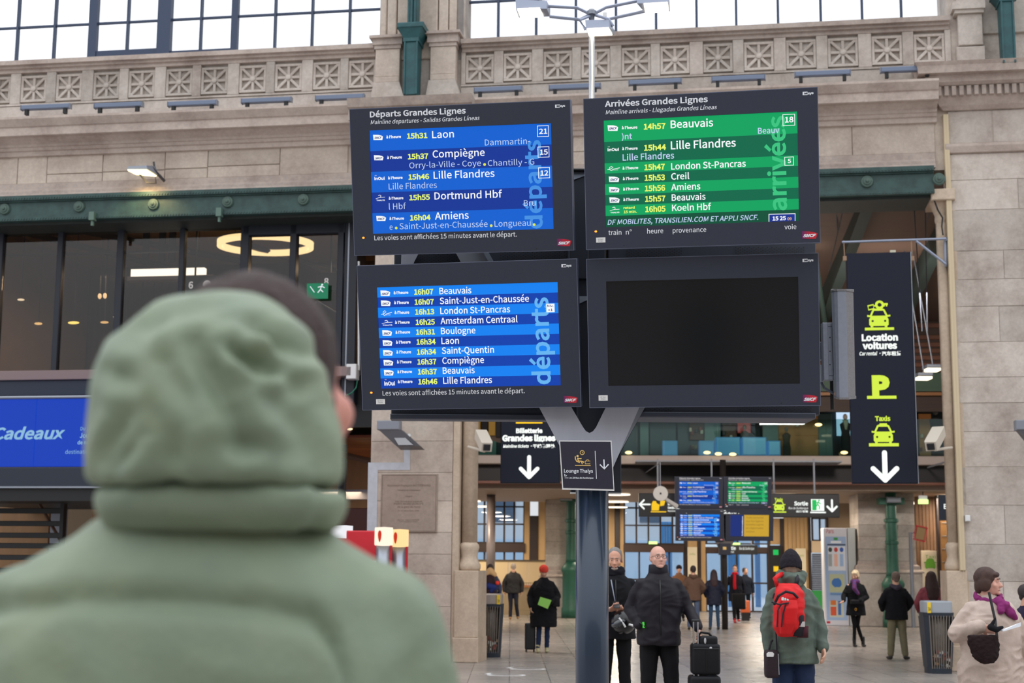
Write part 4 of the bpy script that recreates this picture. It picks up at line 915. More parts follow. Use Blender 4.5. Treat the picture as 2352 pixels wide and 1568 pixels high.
# ---- second row pillars with green iron columns
def pillar(lab, xa, xb, yf, b, ytop, gcol, ybase):
    ua, ub_ = iu(xa, yf, b), iu(xb, yf, b); zt_ = iz((xa+xb)/2, ytop, b)
    o = thing('stone_pillar', lab, 'pillar', ((ua+ub_)/2, b, 0), IM)
    zb_ = iz((xa+xb)/2, ybase, b)
    zs_ = [zb_+.3 + k*(zt_-zb_-.3)/7 for k in range(8)]
    for k in range(7): part('stone_block', MB().bbox(ua, ub_, b, b+1.6, zs_[k]+.002, zs_[k+1]-.002, .005), STONE2, o)
    part('moulded_base', MB().loft([[(ua-o_, b-o_, z), (ub_+o_, b-o_, z), (ub_+o_, b+1.6, z), (ua-o_, b+1.6, z)] for o_, z in ((.2, zb_-.05), (.2, zb_), (.12, zb_+.06), (.1, zb_+.16), (.03, zb_+.2), (.02, zb_+.3))]), STONED, o)
    part('plinth', MB().bbox(ua-.16, ub_+.16, b-.16, b+1.6, .0, zb_-.05, .02), STONE2, o)
    gx, yc1, yc0, yr = gcol
    uc = iu(gx, 1300, b-.5); r0 = .17
    c = thing('green_column', lab.split(',')[0].replace('pale stone pillar', 'green cast iron column standing against the pillar'), 'iron column', (uc, b-.5, 0), IM)
    z_a, z_b = iz(gx, yc1, b-.5), iz(gx, yc0, b-.5)
    zr_ = iz(gx, yr, b-.5)
    GI = mat('bottle green iron', (38, 92, 74), .45, 0, .2, 6)
    part('shaft', MB().lathe([(r0*1.1, zr_), (r0*1.05, zr_+.1), (r0, zr_+.3), (r0*.92, z_a), (r0*.92, zt_)], c=(uc, b-.5), seg=20), GI, c, smooth=True)
    part('base', MB().lathe([(r0*1.9, 0), (r0*1.9, .3), (r0*1.7, .36), (r0*1.7, zr_-.35), (r0*1.9, zr_-.3), (r0*1.95, zr_-.22), (r0*1.5, zr_-.1), (r0*1.1, zr_)], c=(uc, b-.5), seg=20), GI, c, smooth=True)
    part('collar', MB().lathe([(r0, z_b), (r0*1.25, z_b+.02), (r0*1.25, z_b+.10), (r0*.95, z_b+.12)], c=(uc, b-.5), seg=20).box(uc-r0*2.1, uc+r0*2.1, b-.75, b-.25, z_a-.02, z_a+.17), GI, c)
    part('ring_moulding', MB().lathe([(r0, zr_+.9), (r0*1.15, zr_+.92), (r0*1.15, zr_+1.0), (r0*.97, zr_+1.02)], c=(uc, b-.5), seg=20), GI, c)
    return o
pillar('pale stone pillar, beyond the woman in the red hat', 1252, 1302, 1417, 7.4, 1100, (1312, 1150, 1200, 1290), 1322)
pillar('pale stone pillar, beyond the man in green trousers', 1978, 2108, 1436, 2.4, 1095, (2050, 1157, 1200, 1322), 1312)
# grey lamp on each green column
for x, y, b, lab in ((2052, 1148, 1.6, 'small grey lamp on the green column beyond the man in green trousers'), (1300, 1143, 6.5, 'small grey lamp box on the green column beside the dark mast')):
    u, z = IF.F(x, y, b); solo('column_lamp', MB().bbox(u-.2, u+.2, b-.15, b+.15, z-.08, z+.09, .03), GREY, lab, 'lamp', (u, b, z), IM)
# taupe round column
u = iu(1127, 1250, 4); rc = thing('round_column', 'tall taupe round column with black top, beyond the litter bin', 'column', (u, 4, 0), IM)
part('shaft', MB().lathe([(.135, 0), (.135, iz(1127, 1138, 4))], c=(u, 4), seg=20), mat('taupe column', (112, 100, 96), .35), rc, smooth=True)
part('black_head', MB().lathe([(.14, iz(1127, 1138, 4)), (.14, iz(1127, 1090, 4)), (.2, iz(1127, 1080, 4))], c=(u, 4), seg=20), BLACK, rc, smooth=True)

# ================================================================== FAR WALL with doors and glazing (b = 15)
FB = 15.0
fw = solo('wall_far', MB().box(-22, iu(1088, 1200, FB), FB, FB+.3, 0, cz0).box(iu(1240, 1200, FB), iu(1432, 1200, FB), FB, FB+.3, 0, 5.6).box(iu(1897, 1200, FB), 40, FB, FB+.3, 0, cz0).box(-22, 40, FB, FB+.3, iz(1600, 1146, FB), cz0), mat('far wall beige', (150, 128, 104), .7), 'far wall of the inner concourse', None, fr=IM, kind='structure')
OAK = mat('oak panelling', (196, 160, 112), .6, 0, .12, 3, rnd=.1, stretch=(3, 1, .3)); DKB = mat('dark brown frame', (48, 36, 34), .5)
def fpan(nm, xa, xb, ya, yb, m, b=FB-.1, d=.1, p_=None):
    r_ = rect(IF, xa, xb, ya, yb, b); return part(nm, MB().bbox(r_[0], r_[1], b, b+d, max(0, r_[2]), r_[3], .01), m, p_ or fw)
for xa, xb, ya, yb in ((1204, 1217, 1150, 1290), (1236, 1252, 1150, 1290), (1397, 1412, 1130, 1400), (1424, 1433, 1130, 1400), (1579, 1603, 1190, 1404), (1610, 1621, 1190, 1404), (1768, 1792, 1190, 1250)): fpan('oak_panel', xa, xb, ya, yb, OAK)
for k in range(6): fpan('oak_board', 1802+k*9.4, 1802+k*9.4+8.8, 1186, 1404, OAK)
for xa, xb, ya, yb in ((1217, 1236, 1184, 1290), (1412, 1424, 1130, 1400), (1572, 1579, 1190, 1404), (1603, 1610, 1190, 1404), (1764, 1770, 1190, 1404), (1793, 1802, 1190, 1404), (1858, 1864, 1186, 1404), (1962, 1971, 1100, 1404)): fpan('dark_post', xa, xb, ya, yb, DKB, FB-.15, .2)
fpan('oak_panel', 1971, 1977, 1100, 1404, mat('lit oak edge', (200, 140, 80), .6), FB-.2)  # orange light along this edge is put into the oak colour
def glazing(name, lab, xa, xb, ya, yb, cols, rows, frame=DKB, gm=None, b=FB):
    r_ = rect(IF, xa, xb, ya, yb, b); z0_ = max(0, r_[2])
    w = solo(name, MB().box(r_[0]-.03, r_[1]+.03, b-.06, b+.06, r_[3], r_[3]+.08).box(r_[0]-.03, r_[1]+.03, b-.06, b+.06, z0_-.0, z0_+.05), frame, lab, None, fr=IM, kind='structure')
    us = [r_[0] + (r_[1]-r_[0])*k/cols for k in range(cols+1)]; zs_ = [z0_] + sorted(IF.z(xa, y, b) for y in rows) + [r_[3]]
    for u in us: part('mullion', MB().box(u-.035, u+.035, b-.05, b+.05, z0_, r_[3]), frame, w)
    for z in zs_[1:-1]: part('glazing_bar', MB().box(r_[0], r_[1], b-.04, b+.04, z-.03, z+.03), frame, w)
    for a, c in zip(us[:-1], us[1:]):
        for e, f_ in zip(zs_[:-1], zs_[1:]): part('pane', MB().box(a+.035, c-.035, b, b+.01, e, f_), gm or glassm('far glass', (225, 235, 245), .05), w)
    return w
glazing('window_3', 'tall gridded window beyond the litter bin and walking man', 1090, 1204, 1150, 1247, 5, [1163, 1203])
glazing('window_4', 'low gridded window strip above the cream hoarding', 1090, 1204, 1268, 1290, 5, [])
fpan('transom', 1088, 1206, 1247, 1268, mat('dark chocolate', (58, 40, 34), .5), FB-.2, .3)
glazing('window_5', 'gridded window above the glass doors, beside the distant screens', 1434, 1572, 1150, 1250, 5, [1166, 1206])
glazing('window_6', 'high glazing between the distant screens and the oak boards', 1622, 1764, 1150, 1250, 4, [1190])
glazing('window_7', 'blue window next to the white map totem', 1865, 1900, 1150, 1242, 2, [1190])
fpan('transom', 1432, 1572, 1250, 1268, mat('dark chocolate', (58, 40, 34), .5), FB-.2, .3)
fpan('transom', 1621, 1766, 1256, 1270, mat('dark chocolate', (58, 40, 34), .5), FB-.1, .2)
fpan('sill_panel', 1864, 1900, 1242, 1269, mat('cream panel', (214, 190, 160), .6), FB-.15, .2)
sh_ = thing('roller_shutter', 'grey slatted roller shutter beside the white map totem', 'shutter', (iu(1880, 1300, FB), FB, 0), IM)
for y in np.arange(1271, 1356, 4.2): fpan('slat', 1865, 1893, y, y+3.7, mat('shutter grey', (84, 84, 96), .4, rnd=.1), FB-.1, .05, sh_)
fpan('shutter_case', 1864, 1895, 1356, 1404, mat('grass green box', (44, 150, 74), .5), FB-.15, .1, sh_)
glazing('door_1', 'glass entrance doors beyond the bald man, bright street outside', 1434, 1572, 1268, 1404, 4, [1330])
glazing('door_2', 'glass entrance doors beyond the orange suitcase, blue hoarding outside', 1622, 1764, 1271, 1405, 4, [1338])
for x, y, lab in ((1500, 1246, 'green lit emergency light above the doors beyond the bald man'), (1690, 1249, 'green lit emergency light above the doors by the distant mast')):
    u, z = IF.F(x, y, FB-.3); solo('emergency_light', MB().bbox(u-.16, u+.16, FB-.35, FB-.2, z-.05, z+.05, .02), glow('emergency green', (215, 255, 150), 1.6), lab, 'emergency light', (u, FB-.3, z), IM)
# dark notice panel, posters, header sign
nb = FB-.3
ds = thing('dark_notice', 'narrow black notice panel with a green exit mark beside the oak boards', 'sign', (iu(1783, 1300, nb), nb, 0), IM)
fpan('panel', 1769, 1797, 1252, 1400, mat('sign black', (18, 18, 24), .4), nb, .1, ds)
fpan('green_mark', 1776, 1788, 1262, 1274, glow('exit bright green', (30, 190, 90), 1.0), nb-.01, .02, ds); fpan('yellow_mark', 1777, 1788, 1300, 1312, glow('sign yellow', (250, 200, 30), 1.0), nb-.01, .02, ds)
for xa, xb, ya, yb, lab, tt in ((1828, 1852, 1259, 1370, 'cream taxi poster on the oak boards beside the black notice', 'Taxis'), (1580, 1602, 1256, 1400, 'cream poster between two dark posts beside the distant doors', 'info')):
    r_ = rect(IF, xa, xb, ya, yb, nb); p_ = thing('poster', lab, 'poster', (r_[0], nb, r_[2]), IM)
    part('sheet', MB().bbox(r_[0], r_[1], nb, nb+.2, r_[2], r_[3], .005), mat('cream poster', (222, 210, 184), .6), p_)
    t_ = MB(); text(t_, tt, (r_[0]+r_[1])/2, r_[3]-.3, (r_[1]-r_[0])*.6, .08, y=nb-.003, align='c'); part('lettering', t_, mat('pale green ink', (140, 160, 60), .6), p_)
    if tt == 'Taxis':
        m_ = MB(); h_ = MB(); carshape(m_, (r_[0]+r_[1])/2, r_[3]-1.3, .32, nb-.003, h_); part('car_mark', m_, mat('grass green ink', (96, 160, 40), .6), p_)
hs_ = thing('exit_header_sign', 'black header sign reading Sortie above the distant glass doors', 'sign', (iu(1690, 1262, nb-.5), nb-.5, 3), IM)
fpan('panel', 1655, 1740, 1251, 1273, mat('sign black', (18, 18, 24), .4), nb-.5, .1, hs_)
t_ = MB(); tw_ = tsign(IF, nb-.5, t_); tw_('Sortie', 1664, 1262, 1690, .13, bold=.02); tw_('Rue de Dunkerque', 1698, 1262, 1732, .1, shear=.2); tw_('Way out', 1668, 1269, 1686, .08); part('lettering', t_, WGL, hs_)
r_ = rect(IF, 1655, 1740, 1251, 1273, nb-.5); part('hanger_rod', MB().box(r_[0]+.2, r_[0]+.24, nb-.45, nb-.42, r_[3], 5.2).box(r_[1]-.24, r_[1]-.2, nb-.45, nb-.42, r_[3], 5.2), GREY, hs_)
# cream hoarding and barrier
hb = 9.5
hd_ = thing('hoarding', 'cream hoarding with orange lower rail behind the walking man', 'hoarding', (iu(1170, 1400, hb), hb, 0), IM)
for k in range(4):
    a = 1080+k*44; r_ = rect(IF, a, a+43.5, 1287, 1343, hb); part('hoarding_panel', MB().bbox(r_[0], r_[1], hb, hb+.06, r_[2], r_[3], .01), mat('cream hoarding', (226, 200, 156), .6), hd_)
r_ = rect(IF, 1080, 1256, 1285, 1288, hb); part('cap', MB().box(r_[0], r_[1], hb-.03, hb+.08, r_[2], r_[3]), mat('dark cap', (90, 80, 66), .6), hd_)
r_ = rect(IF, 1080, 1256, 1343, 1347, hb); part('orange_rail', MB().box(r_[0], r_[1], hb-.04, hb+.06, r_[2]-.02, r_[3]), mat('orange rail', (190, 110, 50), .6), hd_)
r_ = rect(IF, 1080, 1256, 1347, 1400, hb); part('base_panel', MB().box(r_[0], r_[1], hb+.02, hb+.06, 0, r_[3]), mat('khaki base', (164, 144, 112), .6), hd_)
ba = thing('crowd_barrier', 'khaki metal crowd barrier between the walking man and the red hatted woman', 'barrier', (iu(1210, 1405, 8.5), 8.5, 0), IM)
r_ = rect(IF, 1180, 1238, 1338, 1400, 8.5); m_ = MB()
m_.tube([(r_[0], 8.5, .05), (r_[0], 8.5, r_[3]), (r_[1], 8.5, r_[3]), (r_[1], 8.5, .05)], .02, 6).tube([(r_[0], 8.5, .2), (r_[1], 8.5, .2)], .015, 6); part('barrier_frame', m_, mat('khaki bars', (150, 132, 98), .5), ba)
for k in range(1, 12): u = r_[0]+(r_[1]-r_[0])*k/12; part('bar', MB().cone((u, 8.5, .2), (u, 8.5, r_[3]), .008, .008, 5), mat('khaki bars', (150, 132, 98), .5), ba)
# map totem
tb_ = 2.6
r_ = rect(IF, 1893, 1948, 1212, 1434, tb_)
to = thing('map_totem', 'tall white information totem with coloured transit maps', 'totem', ((r_[0]+r_[1])/2, tb_, 0), IM)
part('cabinet', MB().bbox(r_[0], r_[1], tb_, tb_+.5, .0, r_[3], .02), mat('totem white', (214, 214, 222), .4), to)
r2 = rect(IF, 1949, 1967, 1212, 1434, tb_+.1); part('side_panel', MB().bbox(r2[0], r2[1], tb_+.1, tb_+.55, 0, r2[3], .01), mat('totem side', (200, 206, 206), .4), to)
def tp(nm, xa, xb, ya, yb, c, e=.0, k=1):
    q2 = rect(IF, xa, xb, ya, yb, tb_-.006*k); part(nm, MB().box(q2[0], q2[1], tb_-.006*k, tb_-.006*(k-1)+.002, q2[2], q2[3]), mat('map %s' % (c,), c, .4, emit=c if e else None, es=e), to)
tp('blue_field', 1897, 1945, 1232, 1424, (160, 186, 222)); tp('white_field', 1902, 1942, 1254, 1310, (226, 230, 238), k=2); tp('map_sheet', 1905, 1940, 1318, 1360, (190, 196, 160), k=2); tp('lower_sheet', 1906, 1938, 1380, 1417, (202, 206, 190), k=2)
tp('green_tram', 1915, 1924, 1234, 1240, (36, 150, 50), k=2); tp('white_tram', 1908, 1932, 1242, 1247, (240, 244, 250), k=2); tp('blue_line', 1900, 1942, 1249, 1252, (30, 40, 70), k=2)
tp('orange_square', 1908, 1920, 1378, 1389, (220, 120, 50), k=3); tp('red_square', 1908, 1921, 1393, 1413, (216, 86, 54), k=3); tp('blue_square', 1925, 1932, 1380, 1412, (60, 110, 180), k=3); tp('blue_strip', 1907, 1938, 1361, 1366, (110, 150, 200), k=3); tp('red_dot', 1899, 1907, 1426, 1431, (190, 30, 50))
for x, c in ((1907, (40, 60, 50)), (1920, (200, 50, 40)), (1933, (40, 90, 180))):
    u, z = IF.F(x, 1262, tb_-.02); part('map_dot', MB().prism([(u+.055*math.cos(k*PI/8), z+.07*math.sin(k*PI/8)) for k in range(16)], tb_-.018, tb_-.011), mat('dot %s' % (c,), c, .5), to)
for x, c in ((1907, (170, 176, 176)), (1920, (240, 190, 170)), (1933, (160, 190, 230))): tp('column_bar', x-4, x+4, 1272, 1300, c, k=3)
u, z = IF.F(1922, 1338, tb_-.02); rs = random.Random(3); part('map_blob', MB().prism([(u+(.13+.03*rs.random())*math.cos(k*PI/8), z+(.12+.04*rs.random())*math.sin(k*PI/8)) for k in range(16)], tb_-.02, tb_-.012), mat('dot blue', (56, 116, 190), .5), to)
t_ = MB(); text(t_, 'Paris', iu(1898, 1224, tb_), iz(1898, 1224, tb_), .22, .12, y=tb_-.003, bold=.01); part('lettering', t_, mat('red ink', (190, 60, 70), .5), to)
# right-hand passage beyond the pillar
pg = thing('taxi_poster', 'cream poster with green taxi beside the tall pilaster', 'poster', (iu(2140, 1300, 3.5), 3.5, 0), IM)
r_ = rect(IF, 2118, 2158, 1264, 1400, 3.5); part('sheet', MB().bbox(r_[0], r_[1], 3.5, 3.6, 0, r_[3], .01), mat('cream poster', (222, 210, 184), .6), pg)
m_ = MB(); carshape(m_, iu(2137, 1304, 3.5), iz(2137, 1304, 3.5), .36, 3.49); text(m_, 'Taxi', iu(2137, 1282, 3.5), iz(2137, 1282, 3.5), .3, .1, y=3.49, align='c'); part('taxi_mark', m_, mat('grass green ink', (96, 160, 40), .6), pg)
pw = thing('timber_wall', 'dim timber lined passage wall beside the tall pilaster', 'timber wall', (iu(2140, 1300, 4), 4.2, 0), IM)
for k in range(7): fpan('oak_board', 2106+k*8, 2113.6+k*8, 1130, 1440, mat('dim timber', (116, 84, 58), .6, 0, .2, 3, rnd=.15), 4.2, .1, pw)
fpan('dark_post', 2155, 2164, 1130, 1440, DKB, 3.3, .2, pw); fpan('golden_board', 2164, 2200, 1190, 1440, mat('golden timber', (158, 112, 60), .6, 0, .2, 3), 3.0, .1, pw)
for k in range(8): fpan('board_seam', 2164, 2200, 1200+k*30, 1202+k*30, DKB, 2.99, .02, pw)
su = thing('navy_sign', 'small navy hanging sign partly hidden by the jamb column of the tall pilaster', 'sign', (iu(2175, 1195, 0), 0, iz(2175, 1195, 0)), IM)
r_ = rect(IF, 2157, 2215, 1136, 1195, -2); part('panel', MB().bbox(r_[0], r_[1], -2, -1.9, r_[2], r_[3], .01), mat('sign navy', (22, 32, 52), .4), su)
t_ = MB(); tw_ = tsign(IF, -2, t_); tw_('Bureau', 2168, 1168, 2212, .13, bold=.02); tw_('Information', 2174, 1182, 2212, .08, shear=.2); part('lettering', t_, WGL, su)
part('hanger_rod', MB().box(iu(2172, 1100, -2), iu(2176, 1100, -2), -1.97, -1.93, r_[3], iz(2172, 1062, -2)).box(iu(2172, 1100, -2), iu(2176, 1100, -2), -1.97, .3, iz(2172, 1062, -2), iz(2172, 1062, -2)+.04), GREY, su)
u, z = IF.F(2121, 1147, 1.0); el = thing('emergency_light', 'green and white emergency light between the pillar and the navy sign', 'emergency light', (u, 1, z), IM); part('lamp_body', MB().bbox(u-.12, u+.12, 1, 1.1, z-.0, z+.12, .02), WHITEP, el); part('green_lens', MB().bbox(u-.13, u+.13, .95, 1.1, z-.12, z-.0, .02), glow('emergency green', (215, 255, 150), 1.6), el)
part('stem', MB().box(u-.01, u+.01, 1.03, 1.06, z+.1, iz(2121, 1115, 1)), BLACK, el)
# mirror on pole
mp_ = thing('mirror_post', 'slim grey post with a red and white striped mirror behind the litter bin', 'mirror post', (iu(2092, 1437, 1.8), 1.8, 0), IM)
u, zt_ = IF.F(2091, 1222, 1.8); part('post', MB().lathe([(.05, 0), (.05, zt_)], c=(u, 1.8), seg=12), GREY, mp_)
mu, mz_ = IF.F(2114, 1225, 1.7); part('mirror_arm', MB().cone((u, 1.8, zt_-.05), (mu, 1.75, mz_+.1), .02, .02, 6), GREY, mp_)
Mx = Matrix.Translation((mu, 1.7, mz_)) @ Matrix.Rotation(R(12), 4, 'Y')
part('mirror', MB().bbox(-.13, .13, -.02, .02, -.18, .18, .01).xf(Mx), mat('mirror glass', (190, 160, 120), .08, 1.0), mp_)
st_ = MB()
for k in range(8):
    for sx in (-1, 1): st_.box(sx*.155-.025, sx*.155+.025, -.035, .02, -.2+k*.052, -.2+k*.052+.03)
    st_.box(-.16+k*.042, -.16+k*.042+.024, -.035, .02, .18, .22); st_.box(-.16+k*.042, -.16+k*.042+.024, -.035, .02, -.22, -.18)
part('striped_rim', st_.xf(Mx), REDP, mp_)

# ---- street outside
so = thing('street_building', 'pale stone building across the street seen through the far doors', 'building', (8, 44, 0), IM)
part('facade', MB().box(-20, 40, 44, 45, 3.2, 11), mat('pale street stone', (222, 222, 222), .8), so)
part('shop_base', MB().box(-20, 40, 43.8, 45, 0, 3.2), mat('pale blue shopfront', (196, 214, 228), .6), so)
for k in range(20): part('window', MB().box(-18+k*2.8, -16.8+k*2.8, 43.93, 44, 4.2, 6.4), mat('street window', (96, 110, 126), .2), so)
solo('street', MB().box(-26, 44, FB+.3, 60, -.05, .02), mat('pavement', (200, 200, 200), .8), 'pale pavement outside the far doors', None, fr=IM, kind='structure')
for i, (xa, xb) in enumerate(((1520, 1545), (1672, 1700), (1735, 1748))):
    r_ = rect(IF, xa, xb, 1270, 1400, 22); hq = thing('blue_hoarding', 'tall blue hoarding outside the far doors, %s' % ['beyond the bald man', 'beyond the red scarf', 'beyond the orange suitcase'][i], 'hoarding', (r_[0], 22, 0), IM, 'blue hoardings outside')
    for k in range(4): w = (r_[1]-r_[0])/4; part('corrugated_sheet', MB().bbox(r_[0]+k*w, r_[0]+(k+1)*w-.01, 22, 22.1, .02, 3.6, .03), mat('sky blue sheet', (96, 168, 226), .5), hq)
# concourse lamps (real fittings under the soffit) give the inner hall its light
k = 0
for uu in (-2, 3, 8, 13):
    for bb in (3.0, 8.0, 12.5):
        z = iz(1700, 1126, .9)-.02
        o = thing('ceiling_light', 'round warm downlight recessed in the beige soffit of the inner concourse', 'ceiling light', (uu, bb, z-.04), IM, 'downlights in the concourse soffit')
        part('diffuser', MB().lathe([(.001, z-.03), (.42, z-.03), (.42, z), (.001, z)], c=(uu, bb), seg=16), glow('downlight', (255, 240, 215), 2), o)
        l_ = bpy.data.lights.new('downlight_beam', 'AREA'); l_.shape = 'DISK'; l_.size = .84; l_.energy = 120; l_.color = (1, .86, .68)
        lo = bpy.data.objects.new('downlight_beam', l_); COL.objects.link(lo); lo.matrix_world = IM @ Matrix.Translation((uu, bb, z-.05))
def lamp_area(M, size, e, c, nm):
    l_ = bpy.data.lights.new(nm, 'AREA'); l_.size = size; l_.energy = e; l_.color = c; lo = bpy.data.objects.new(nm, l_); COL.objects.link(lo); lo.matrix_world = M
lamp_area(FM @ Matrix.Translation((-4, 3.0, 7.6)), 1.2, 60, (1, .78, .5), 'ring_lamp_beam')
lamp_area(FM @ Matrix.Translation((-8.5, 3.5, 7.6)), 1.5, 60, (1, .75, .5), 'mezzanine_lamp_beam')
lamp_area(FM @ Matrix.Translation((-4.3, 3.5, 3.1)), 1.5, 50, (1, .8, .55), 'passage_lamp_beam')
lamp_area(FM @ Matrix.Translation((-8.5, 2.2, 3.0)), 1.5, 25, (1, .8, .6), 'kiosk_lamp_beam')
lamp_area(IM @ Matrix.Translation((6, 2.8, 6.9)), 1.5, 110, (1, .78, .55), 'gallery_shop_beam')
for i, (x, y) in enumerate(((2121, 866), (2141, 847))):
    P = G(x, y, 33); o = thing('hanging_lamp', 'rectangular lit pendant lamp beside the taxi sign, %s of the two' % ('lower', 'upper')[i], 'lamp', tuple(P), WM)
    part('diffuser', MB().bbox(P[0]-.15, P[0]+.15, P[1]-.2, P[1]+.2, P[2]-.05, P[2], .02), glow('pendant warm', (255, 240, 200), 3), o)
    part('lamp_body', MB().bbox(P[0]-.17, P[0]+.17, P[1]-.22, P[1]+.22, P[2], P[2]+.08, .02), mat('tie rod grey', (46, 50, 58), .6), o)
    part('suspension_rod', MB().cone((P[0]+.02, P[1], P[2]+.08), (P[0]-.35, P[1], cz0+.02), .014, .014, 6), mat('tie rod grey', (46, 50, 58), .6), o)
rd = thing('ceiling_rods', 'thin steel tie rods hanging from the plank ceiling beside the taxi sign', 'tie rods', tuple(G(2100, 560, 31)), WM)
for (xa, ya, xb, yb) in ((1920, 474, 1924, 538), (1938, 474, 1904, 622), (2099, 468, 2118, 760), (2125, 468, 2130, 760), (2140, 480, 2118, 530)):
    A, B_ = G(xa, ya, 29), G(xb, yb, 31); part('tie_rod', MB().cone(A, B_, .011, .011, 6), mat('tie rod grey', (46, 50, 58), .6), rd)

lamp_area(IM @ Matrix.Translation((5, -7, 5.2)) @ Matrix.Rotation(PI, 4, 'X'), 6, 170, (1, .90, .80), 'added_roof_fill')  # added fill that brightens the plank ceiling, no fitting stands here
lamp_area(IM @ Matrix.Translation((0, -11, 7.4)) @ Matrix.Rotation(R(48), 4, 'X'), 1.6, 600, (1, .93, .86), 'added_concourse_fill')  # this and the next are added fills for pillars and hall, without fittings
lamp_area(IM @ Matrix.Translation((9, -11, 7.4)) @ Matrix.Rotation(R(48), 4, 'X'), 1.6, 600, (1, .93, .86), 'added_concourse_fill')
# ================================================================== DEPARTURE / ARRIVAL SCREENS
BW, BH = 1.3836, .9057
POSE = {'b1': (-.3265, 8.8204, 4.0093, -.1816, .2286, .0063), 'b2': (1.1133, 8.5121, 3.9962, -.1992, .1681, .0043),
        'b3': (-.2748, 9.0353, 3.0657, -.1669, .2176, -.0057), 'b4': (1.1492, 8.7758, 3.0613, -.1690, .1988, .0006)}
CASE = mat('charcoal blue casing', (38, 44, 61), .6, 0, .06, 30, .1, 300)
EDGE = mat('casing edge', (104, 112, 134), .4, .3)
PRINT = mat('white print', (232, 236, 244), .5)
CASEB = mat('perforated case', (20, 24, 34), .6); 
def pose_matrix(p):
    return Matrix.Translation(p[:3]) @ Matrix.Rotation(p[3], 4, 'Z') @ Matrix.Rotation(p[4], 4, 'X') @ Matrix.Rotation(p[5], 4, 'Y')
SW = glow('screen white', (250, 252, 255), .98); SP = glow('screen pale', (196, 214, 248), .95); SY = glow('screen yellow', (232, 248, 110), .98)
SLD = glow('screen navy detail', (20, 50, 120), .8)
def grad_mat():
    m = bpy.data.materials.new('railway logo red'); m.use_nodes = True; t = m.node_tree; N = t.nodes; L = t.links
    tcn = N.new('ShaderNodeTexCoord'); sx = N.new('ShaderNodeSeparateXYZ'); r_ = N.new('ShaderNodeValToRGB')
    L.new(tcn.outputs['Generated'], sx.inputs[0]); L.new(sx.outputs['X'], r_.inputs['Fac'])
    e = r_.color_ramp.elements; e[0].position = .05; e[0].color = lin((98, 30, 92)); e[1].position = .55; e[1].color = lin((196, 30, 50))
    L.new(r_.outputs['Color'], N['Principled BSDF'].inputs['Base Color']); N['Principled BSDF'].inputs['Roughness'].default_value = .4; return m
LOGOR = grad_mat()
